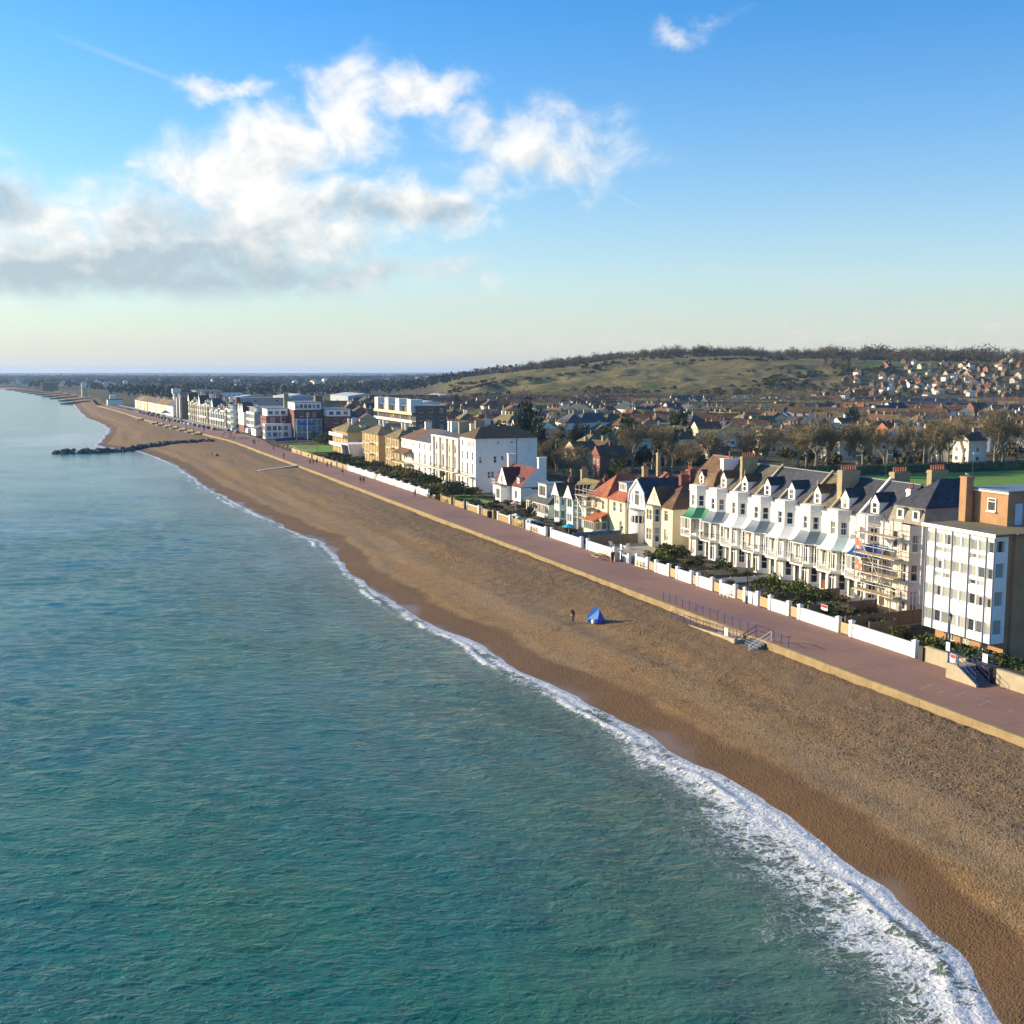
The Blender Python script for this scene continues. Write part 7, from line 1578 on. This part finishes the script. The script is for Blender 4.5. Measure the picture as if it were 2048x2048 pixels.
# ------------------------------------------------------------------ people (one skinned body per pose)
SKIN = M('skin', (.50, .30, .22), .6); HAIR = M('hair', (.06, .04, .03), .8)
def body(pose):
    J = {'pel': (0, 0, .95, .135, .11), 'wai': (.0, 0, 1.10, .125, .095), 'che': (.0, 0, 1.32, .155, .105), 'nec': (0, 0, 1.50, .06, .06), 'chin': (.02, 0, 1.57, .065, .075), 'hed': (.02, 0, 1.66, .085, .10), 'top': (.0, 0, 1.75, .06, .07)}
    w = pose == 'walk'
    for s_, k in ((1, 'l'), (-1, 'r')):
        f = (.20 if s_ > 0 else -.20) if w else .02
        J['hip' + k] = (0, .095 * s_, .90, .095, .1); J['kne' + k] = (f * .75 + (.06 if w else .02), .10 * s_, .50, .065, .068); J['ank' + k] = (f * 1.35 - (.08 if w and s_ < 0 else 0), .10 * s_, .10, .045, .05); J['toe' + k] = (f * 1.35 + .17, .11 * s_, .035, .04, .035)
        J['sho' + k] = (0, .185 * s_, 1.42, .07, .065); J['elb' + k] = (-f * .6 - .03, .25 * s_, 1.14, .05, .05); J['wri' + k] = (-f * .9 + .08, .25 * s_, .90, .035, .037); J['han' + k] = (-f * .95 + .11, .24 * s_, .81, .036, .022)
    if pose == 'lean':
        for k, v in list(J.items()):
            if v[2] > 1.0 or k[:3] in ('elb', 'wri', 'han'): J[k] = (v[0] + (v[2] - .95) * .42 * (1 if v[2] > .95 else 0) + .05, v[1], v[2] - (v[2] - .95) * .08, v[3], v[4])
    names = list(J); E_ = [('pel', 'wai'), ('wai', 'che'), ('che', 'nec'), ('nec', 'chin'), ('chin', 'hed'), ('hed', 'top')]
    for k in 'lr': E_ += [('pel', 'hip' + k), ('hip' + k, 'kne' + k), ('kne' + k, 'ank' + k), ('ank' + k, 'toe' + k), ('che', 'sho' + k), ('sho' + k, 'elb' + k), ('elb' + k, 'wri' + k), ('wri' + k, 'han' + k)]
    me = bpy.data.meshes.new('body'); me.from_pydata([J[n][:3] for n in names], [(names.index(a), names.index(b)) for a, b in E_], []); o = bpy.data.objects.new('tmp_body', me); COL.objects.link(o)
    o.modifiers.new('s', 'SKIN'); sv = me.skin_vertices[0].data
    for i, n in enumerate(names): sv[i].radius = J[n][3:5]; sv[i].use_root = n == 'pel'
    sub = o.modifiers.new('u', 'SUBSURF'); sub.levels = sub.render_levels = 1
    dg = bpy.context.evaluated_depsgraph_get(); m2 = bpy.data.meshes.new_from_object(o.evaluated_get(dg)); bpy.data.objects.remove(o)
    m2.materials.clear()
    for q in (BLACKP, BLACKP, SKIN, HAIR, BLACKP): m2.materials.append(q)          # trousers, coat, skin, hair, shoes
    lean = pose == 'lean'
    for p in m2.polygons:
        c = p.center; z = c.z; p.use_smooth = True
        if z < .09: i = 4
        elif z < .88 and abs(c.y) < .215: i = 0
        elif z < .87: i = 2
        elif z < 1.515: i = 1
        else: i = 3 if (z > 1.70 or c.x < ((z - .95) * .42 + .05 if lean else 0) - .015) else 2
        p.material_index = i
    return m2
BOD = {p: body(p) for p in ('walk', 'stand', 'lean')}
def person(x, y, z, rz, pose, coat, legs, label, hair=None, h=1.75, cat='person'):
    o = tag(obj('person', BOD[pose], None, (x, y, z), rz, h / 1.75), label, cat)
    for i, c in ((0, legs), (1, coat), (3, hair or HAIR)):
        o.material_slots[i].link = 'OBJECT'; o.material_slots[i].material = c
    return o
def cloth(n, c): return M('cloth_' + n, c, .85, .12, 6)
NAVY, BLK, GRY, JEAN, BRN, WHT, YEL, REDC, TEAL = (cloth(*q) for q in (('navy', (.02, .025, .05)), ('black', (.014, .014, .016)), ('grey', (.13, .13, .13)), ('jean', (.06, .08, .14)), ('brown', (.09, .05, .03)), ('white', (.6, .58, .55)), ('yellow', (.55, .62, .04)), ('maroon', (.12, .02, .03)), ('teal', (.03, .12, .14))))
pz = beach_z(54.2, 117.6)
pp = person(54.2, 117.6, pz, rad(-150), 'lean', BRN, NAVY, 'person in dark brown coat leaning forward beside the blue tent'); b = MB(); b.box(-.3, -.05, -.13, .13, 1.1, 1.45); obj('bag', b.mesh('shoulder_bag', WHT), pp, (.12, -.16, -.42))
PPL = [(69.0, 274.6, 90, 'walk', BLK, JEAN, 'person in black coat and jeans, one of a close pair walking near the sea wall'), (69.7, 274.3, 90, 'walk', NAVY, BLK, 'taller person in navy coat walking beside the one in jeans'), (72.3, 239.7, 85, 'walk', NAVY, JEAN, 'lone walker in navy coat on the promenade before the winter shrubs'),
       (69.5, 336.9, 95, 'walk', BLK, BLK, 'person all in black, first of three abreast on the far promenade'), (70.4, 336.7, 95, 'stand', REDC, BLK, 'person in maroon coat in the middle of three abreast'), (71.3, 336.3, 95, 'walk', BLK, GRY, 'person in black with grey trousers, last of three abreast'), (72.0, 325.0, 80, 'walk', NAVY, BLK, 'person in navy walking with a teal coated companion'), (73.0, 324.4, 80, 'walk', TEAL, JEAN, 'person in teal coat and jeans near the garden wall'),
       (76.2, 384.5, -80, 'walk', BLK, NAVY, 'dark walker beside the row of benches'), (67.2, 366.3, 90, 'stand', BRN, BLK, 'person in brown standing right at the sea wall'), (70.6, 404, 90, 'walk', GRY, BLK, 'person in grey walking before the seafront lawn'), (66.5, 470, 90, 'walk', BLK, JEAN, 'distant walker near the promenade bend')]
PPL += [(73.4, 146.0, 60, 'stand', BRN, BLK, 'person in dark brown coat standing by the timber bin posts'), (68.5, 432, 90, 'walk', NAVY, JEAN, 'walker in navy between the lawn and the sea wall'), (70.2, 446, -85, 'walk', REDC, BLK, 'walker in maroon near the hotel forecourt'), (71.0, 447, -85, 'walk', BLK, GRY, 'walker in black beside the maroon coat near the hotel'),
        (63.8, 545, 95, 'walk', BLK, BLK, 'dark walker by the first viewing bay'), (60.5, 590, 95, 'walk', GRY, BLK, 'grey coated walker on the bend of the promenade'), (57.0, 640, 95, 'walk', NAVY, BLK, 'far walker in navy beside the viewing bays'), (55.5, 660, 95, 'walk', TEAL, BLK, 'far walker in teal beyond the viewing bays')]
for x, y, a, ps, c, l, lb in PPL: person(x, y, 0.003, rad(a), ps, c, l, lb, h=rng.uniform(1.66, 1.82))
person(47.3, 399.4, beach_z(47.3, 399.4), rad(150), 'stand', YEL, GRY, 'angler in bright yellow jacket on the shingle'); person(49.4, 401.5, beach_z(49.4, 401.5), rad(200), 'stand', NAVY, BLK, 'angler in navy standing beside the yellow jacket')
t = thing('tackle_box', 'dark tackle box on the shingle behind the two anglers', 'box', (51.2, 403, beach_z(51.2, 403))); b = MB(); b.box(-.5, .5, -.35, .35, 0, .45); obj('body', b.mesh('box_body', NAVY), t); b = MB(); b.box(-.52, .52, -.37, .37, .452, .55); obj('lid', b.mesh('box_lid', BLK), t)
for k, (x, y) in enumerate(((46.2, 398.6), (48.2, 400.2))): tag(obj('fishing_rod', MB().tube((0, 0, 0), (-1.9, -.5, 3.3), .025, .008, 5).mesh('fishing_rod', BLACKP), None, (x, y, beach_z(x, y))), 'long fishing rod propped on the shingle by the ' + ('yellow jacketed' if k == 0 else 'navy clad') + ' angler', 'rod')
# a cyclist with pale trousers
cy = thing('bicycle', 'dark bicycle ridden along the far promenade', 'bicycle', (69.9, 297.2, 0), rad(95)); wh = MB()
for k in range(16): a0, a1 = 2 * math.pi * k / 16, 2 * math.pi * (k + 1) / 16; wh.tube((.34 * math.cos(a0), 0, .34 * math.sin(a0)), (.34 * math.cos(a1), 0, .34 * math.sin(a1)), .022, n=4)
for k in range(4): wh.tube((0, 0, 0), (.34 * math.cos(k * 1.57), 0, .34 * math.sin(k * 1.57)), .006, n=3)
whm = wh.mesh('bicycle_wheel', BLACKP); obj('wheel', whm, cy, (-.52, 0, .36)); obj('wheel', whm, cy, (.52, 0, .36)); fr_m = MB()
for a, b in (((-.52, 0, .36), (-.1, 0, .32)), ((-.1, 0, .32), (-.22, 0, .9)), ((-.52, 0, .36), (-.2, 0, .8)), ((-.1, 0, .32), (.36, 0, .82)), ((-.2, 0, .8), (.36, 0, .86)), ((.34, 0, 1.0), (.52, 0, .36))): fr_m.tube(a, b, .02, n=5)
obj('frame', fr_m.mesh('bicycle_frame', REDC), cy); b = MB(); b.box(-.34, -.1, -.08, .08, .9, .96); obj('saddle', b.mesh('saddle', BLK), cy); b = MB(); b.tube((.36, -.28, 1.02), (.36, .28, 1.02), .018, n=5); obj('handlebar', b.mesh('handlebar', BLK), cy)
person(69.9, 297.2, .06, rad(95), 'lean', BLK, WHT, 'cyclist in black top and pale trousers on the promenade', h=1.7)
# ------------------------------------------------------------------ rock groyne, low concrete groyne, beach seats
RK = M('groyne_rock', (.085, .08, .08), .85, .35, .9, .5, 4, col2=(.34, .31, .26), s2=.6, t2=(.56, .68), rnd=.35); rm_ = []
for s_ in range(6):
    R = np.random.RandomState(60 + s_); bm = bmesh.new(); bmesh.ops.create_icosphere(bm, subdivisions=1, radius=1)
    for v in bm.verts: v.co *= 1 + R.uniform(-.28, .22)
    for v in bm.verts: v.co.x *= R.uniform(.95, 1.05); v.co.z *= .75
    me = bpy.data.meshes.new('rock'); bm.to_mesh(me); bm.free(); me.materials.append(RK); rm_.append(me)
t = thing('rock_groyne', 'long dark rock groyne running from the beach out into the sea', 'groyne', (0, 0, 0)); GP = [(-2, 463), (13, 461.5), (22, 465), (29, 471), (38, 477), (48, 480), (59, 479.5)]; R = np.random.RandomState(5); k = 0
while k < 285:
    s_ = R.rand() ** .85 * 5.999; i = int(s_); f = s_ - i; a, b = GP[i], GP[i + 1]; cx, cy_ = lerp(a[0], b[0], f), lerp(a[1], b[1], f); tt_ = s_ / 6; wd = lerp(3.6, 1.3, tt_); q = R.uniform(-1, 1); x, y = cx + R.randn() * .3, cy_ + q * wd
    bz = max(-3.3, beach_z(x, y) if x > water_x(np.array([y]))[0] - 2 else -3.3); z = bz + .25 + (1 - abs(q)) * lerp(1.5, .6, tt_) * R.rand(); sc_ = R.uniform(.55, 1.35) * lerp(1.2, .75, tt_)
    obj('rock', rm_[R.randint(6)], t, (x, y, z), rot=(R.uniform(-.5, .5), R.uniform(-.5, .5), R.rand() * 6.28), sc=(sc_, sc_ * R.uniform(.8, 1.2), sc_)); k += 1
t = thing('concrete_groyne', 'low pale concrete groyne running down the shingle from the sea wall', 'groyne', (54, 335.5, -1.42)); b = MB(); b.prism([(0, 0, -.6), (0, 0, .25), (11.6, 0, 1.35), (11.6, 0, -.6)], (0, .7, 0)); obj('wall', b.mesh('groyne_wall', CW), t); b = MB(); b.prism([(0, -.1, .252), (0, .8, .252), (11.6, .8, 1.352), (11.6, -.1, 1.352)], (0, 0, .1)); obj('coping', b.mesh('groyne_cap', WW), t)
tg = []
for k, (y, L) in enumerate(((1180, 26), (1300, 30), (1420, 30), (1540, 32), (1660, 34), (1780, 34), (1900, 36), (2020, 36), (2150, 38))):
    wx = float(water_x(np.array([float(y)]))[0]); t = thing('timber_groyne', '', 'groyne', (wx - 12, y, -3.2)); b = MB(); b.prism([(0, 0, -1), (0, 0, 1.2), (L, 0, 3.6), (L, 0, -1)], (0, .6, 0)); obj('planking', b.mesh('groyne_planking', WOOD_D), t)
    for j in range(9): q = MB(); q.box(-.2, .2, -.25, -.005, -1, 1.9 + 2.4 * j / 8); obj('pile', q.mesh('groyne_pile', WOOD_D), t, (L * j / 8, 0, 0))
    tg.append(t)
number(tg, lambda o: 'dark timber groyne on the distant beach, # from left')
bs = []
for x, y in ((48.1, 704.3), (52.4, 648.8), (52.9, 628.5), (53.9, 605.4), (55.2, 587.2), (56.4, 566.8), (57.5, 547.6), (58.5, 529.7)):
    xs = float(seawall_x(y)) - 3.6; t = thing('beach_bay', '', 'platform', (xs, y, -1.3), rad(4), 'timber viewing bays on the sea wall'); b = MB(); b.box(0, 3.0, 0, 7, -1.2, 1.0); obj('base', b.mesh('bay_base', WOOD_D), t); b = MB(); b.box(-.1, 3.0, -.1, 7.1, 1.002, 1.25); obj('deck', b.mesh('bay_deck', M('bay_concrete', (.24, .20, .15), .9)), t); b = MB(); b.box(2.7, 3.0, 0, 7, 1.252, 2.1); obj('backrest', b.mesh('bay_back', WOOD_D), t); bs.append(t)
number(bs, lambda o: 'brown timber viewing bay projecting from the sea wall, # from left')
# ------------------------------------------------------------------ vehicles on the beach road
def car_mesh():
    b = MB(); pr = [(-2.05, 0, .35), (-2.08, 0, .72), (-1.95, 0, .92), (1.0, 0, .98), (1.95, 0, .80), (2.08, 0, .55), (2.05, 0, .32)]; b.prism([(p[0], -.86, p[2]) for p in pr], (0, 1.72, 0)); b.prism([(-1.2, -.62, 1.425), (-1.2, .62, 1.425), (.15, .62, 1.44), (.15, -.62, 1.44)], (0, 0, .04))
    c = MB(); c.add([(-1.85, -.78, .93), (-1.85, .78, .93), (.98, .78, .98), (.98, -.78, .98), (-1.25, -.62, 1.42), (-1.25, .62, 1.42), (.2, .62, 1.44), (.2, -.62, 1.44)], [(0, 1, 5, 4), (1, 2, 6, 5), (2, 3, 7, 6), (3, 0, 4, 7), (4, 5, 6, 7)])
    w_ = MB(); w_.tube((0, -.1, 0), (0, .1, 0), .31, n=12); w_.tube((0, -.105, 0), (0, .105, 0), .18, n=8, mi=1); return b.mesh('car_body', UPVC), c.mesh('car_windows', GLASS), w_.mesh('car_wheel', [BLACKP, STEEL])
CB, CG, CWh = car_mesh(); HL = MB().box(-.02, .02, -.18, .18, -.07, .07).mesh('headlight', UPVC)
PAINTS = [('white', (.75, .75, .75)), ('silver', (.42, .43, .45)), ('black', (.02, .02, .025)), ('dark blue', (.02, .04, .14)), ('red', (.35, .02, .02)), ('grey', (.12, .125, .13)), ('pale blue', (.25, .38, .50))]
cars = []; g = random.Random(3)
for k in range(34):
    y = 526 + k * 11.2 + g.uniform(-1, 1); nm_, cc = g.choice(PAINTS); x = float(prom_in(y)) + (1.6 if g.random() < .8 else 6.6); hd = math.atan2(float(prom_in(y + 1) - prom_in(y)), 1.); o = thing('parked_car', '', 'car', (x, y, -.10), math.pi / 2 - hd, 'cars parked along the beach road'); o['look'] = nm_
    bo = obj('body', CB, o); bo.material_slots[0].link = 'OBJECT'; bo.material_slots[0].material = M('car_' + nm_, cc, .3, .04, spec=.6); obj('windows', CG, o)
    for xx in (-1.3, 1.3):
        for yy in (-.78, .78): obj('wheel', CWh, o, (xx, yy, .31))
    for yy in (-.6, .6): obj('headlight', HL, o, (2.05, yy, .66))
    cars.append(o)
number(cars, lambda o: f"{o['look']} car parked on the beach road, # from left")
def van(x, y, c1, lab):
    t = thing('van', lab, 'van', (x, y, -.1), rad(93)); b = MB(); b.prism([(-2.6, -.98, .35), (-2.6, -.98, 2.3), (1.2, -.98, 2.3), (1.9, -.98, 1.35), (2.6, -.98, 1.1), (2.6, -.98, .35)], (0, 1.96, 0)); obj('body', b.mesh('van_body', c1), t); b = MB(); b.prism([(1.26, -.9, 2.22), (1.9, -.9, 1.42), (1.95, -.9, 1.44), (1.32, -.9, 2.24)], (0, 1.8, 0)); obj('windscreen', b.mesh('windscreen', GLASS), t)
    for xx in (-1.7, 1.7):
        for yy in (-.9, .9): obj('wheel', CWh, t, (xx, yy, .33))
van(80.6, 523, SIGNW, 'white van parked by the promenade bend near the hotel'); van(82.0, 534, M('van_blue', (.05, .16, .36), .35), 'blue van behind the white van near the hotel')
t = thing('awning', 'blue and white striped awning stall on the promenade by the car park', 'stall', (62.5, 727, 0)); b = MB(); b.prism([(-3, -4, 2.6), (3, -4, 2.6), (3, 4, 2.6), (-3, 4, 2.6)], (0, 0, .1)); b.add([(-3, -4, 2.702), (3, -4, 2.702), (3, 4, 2.702), (-3, 4, 2.702), (0, 0, 4.6)], [(0, 1, 4), (1, 2, 4), (2, 3, 4), (3, 0, 4)]); obj('canopy', b.mesh('awning_canopy', M('awning_cloth', (.45, .58, .70), .8)), t); pm = MB().tube((0, 0, 0), (0, 0, 2.6), .06, n=6).mesh('post', UPVC)
for xx in (-2.8, 2.8):
    for yy in (-3.8, 3.8): obj('post', pm, t, (xx, yy, 0))
for k in range(3): t = thing('flagpole', 'tall white flagpole before the red hotel, ' + nth(k + 1) + ' from left', 'flagpole', (86.2 + k * 4.4, 474 - k * 5, -.3)); obj('mast', MB().tube((0, 0, 0), (0, 0, 10.5), .1, .05, 8).mesh('mast', UPVC), t); obj('finial', MB().lathe([(.02, 10.5), (.12, 10.6), (.02, 10.72)], n=8).mesh('finial', UPVC), t)
fence('blue painted boundary fence across the hotel forecourt', (80.5, 456), (93, 463), 1.3, BLUEP, 2.2, -.1)
# shelter by the promenade bend
t = thing('seafront_shelter', 'open timber seating shelter on the sea wall at the promenade bend', 'shelter', (64.8, 486, 0)); pm = MB().tube((0, 0, 0), (0, 0, 2.4), .08, n=6).mesh('post', WOOD_D)
for xx in (0, 3):
    for yy in (0, 3, 6): obj('post', pm, t, (xx, yy, 0))
b = MB(); b.box(-.3, 3.3, -.3, 6.3, 2.4, 2.6); obj('roof', b.mesh('shelter_roof', WOOD_D), t); b = MB(); b.box(.8, 1.4, .3, 5.7, .4, .48); obj('seat', b.mesh('shelter_seat', WOOD), t)
# playing field fence and floodlights
FG = M('green_mesh', (.05, .12, .10), .6)
t = thing('sports_fence', 'tall green mesh fence along the edge of the playing field', 'fence', (0, 0, -.3)); pts = [(168, 250.5), (205, 248.5), (262, 244.5), (320, 236)]; pm = MB().tube((0, 0, 0), (0, 0, 3.2), .06, n=6).mesh('post', FG); wire = MB()
for a, b in zip(pts[:-1], pts[1:]):
    A, B = Vector((*a, 0)), Vector((*b, 0)); n = int((B - A).length / 3.2)
    for k in range(n): obj('post', pm, t, A.lerp(B, k / n))
    for j in range(16): wire.tube(A + Vector((0, 0, .1 + j * .2)), B + Vector((0, 0, .1 + j * .2)), .012, n=3, caps=False)
obj('wire_mesh', wire.mesh('wire_mesh', FG, fix=False), t)
for k, (x, y) in enumerate(((231, 243.2), (196, 247.6), (205, 247))):
    t = thing('floodlight', 'white floodlight on a thin mast over the playing field, ' + nth(k + 1) + ' from left', 'floodlight', (x, y, -.3)); obj('mast', MB().tube((0, 0, 0), (0, 0, 5.5), .06, .05, 6).mesh('mast', STEEL), t); b = MB(); b.box(-.1, 1.9, -.15, .15, 5.5, 5.68); obj('lamp_arm', b.mesh('lamp_arm', UPVC), t)
fl_ = [o for o in bpy.data.objects if o.name.startswith('floodlight')]; number(fl_, lambda o: 'white floodlight on a thin mast over the playing field, # from left')
# a gull on the brick stack
gm = MB().lathe([(.0, -.24), (.06, -.15), (.10, 0), (.07, .15), (.0, .26)], n=8); o = thing('seagull', 'white gull perched on the orange brick stack of the block', 'bird', (85.0, 90.2, 16.72)); obj('body', gm.mesh('gull_body', UPVC), o, (0, 0, .13), rot=(0, rad(80), 0)); b = MB().lathe([(.0, -.07), (.055, 0), (.0, .07)], n=8); obj('head', b.mesh('gull_head', UPVC), o, (-.2, 0, .24)); b = MB().tube((0, 0, .1), (0, 0, 0), .012, n=4); obj('leg', b.mesh('gull_leg', CLAY), o)
# ================================================================== HAZE
hz = bpy.data.materials.new('sea_haze'); hz.use_nodes = True; hn = hz.node_tree; hn.nodes.clear(); pv_ = hn.nodes.new('ShaderNodeVolumePrincipled'); pv_.inputs['Color'].default_value = (.42, .64, 1., 1); pv_.inputs['Density'].default_value = HAZE_D; pv_.inputs['Anisotropy'].default_value = .25
ho = hn.nodes.new('ShaderNodeOutputMaterial'); hn.links.new(pv_.outputs[0], ho.inputs['Volume'])
o = obj('haze', MB().box(-17500, 17500, -17500, 17500, -14, 84).mesh('haze', hz)); o['kind'] = 'stuff'; o['label'] = 'thin bluish sea haze over the whole coast'
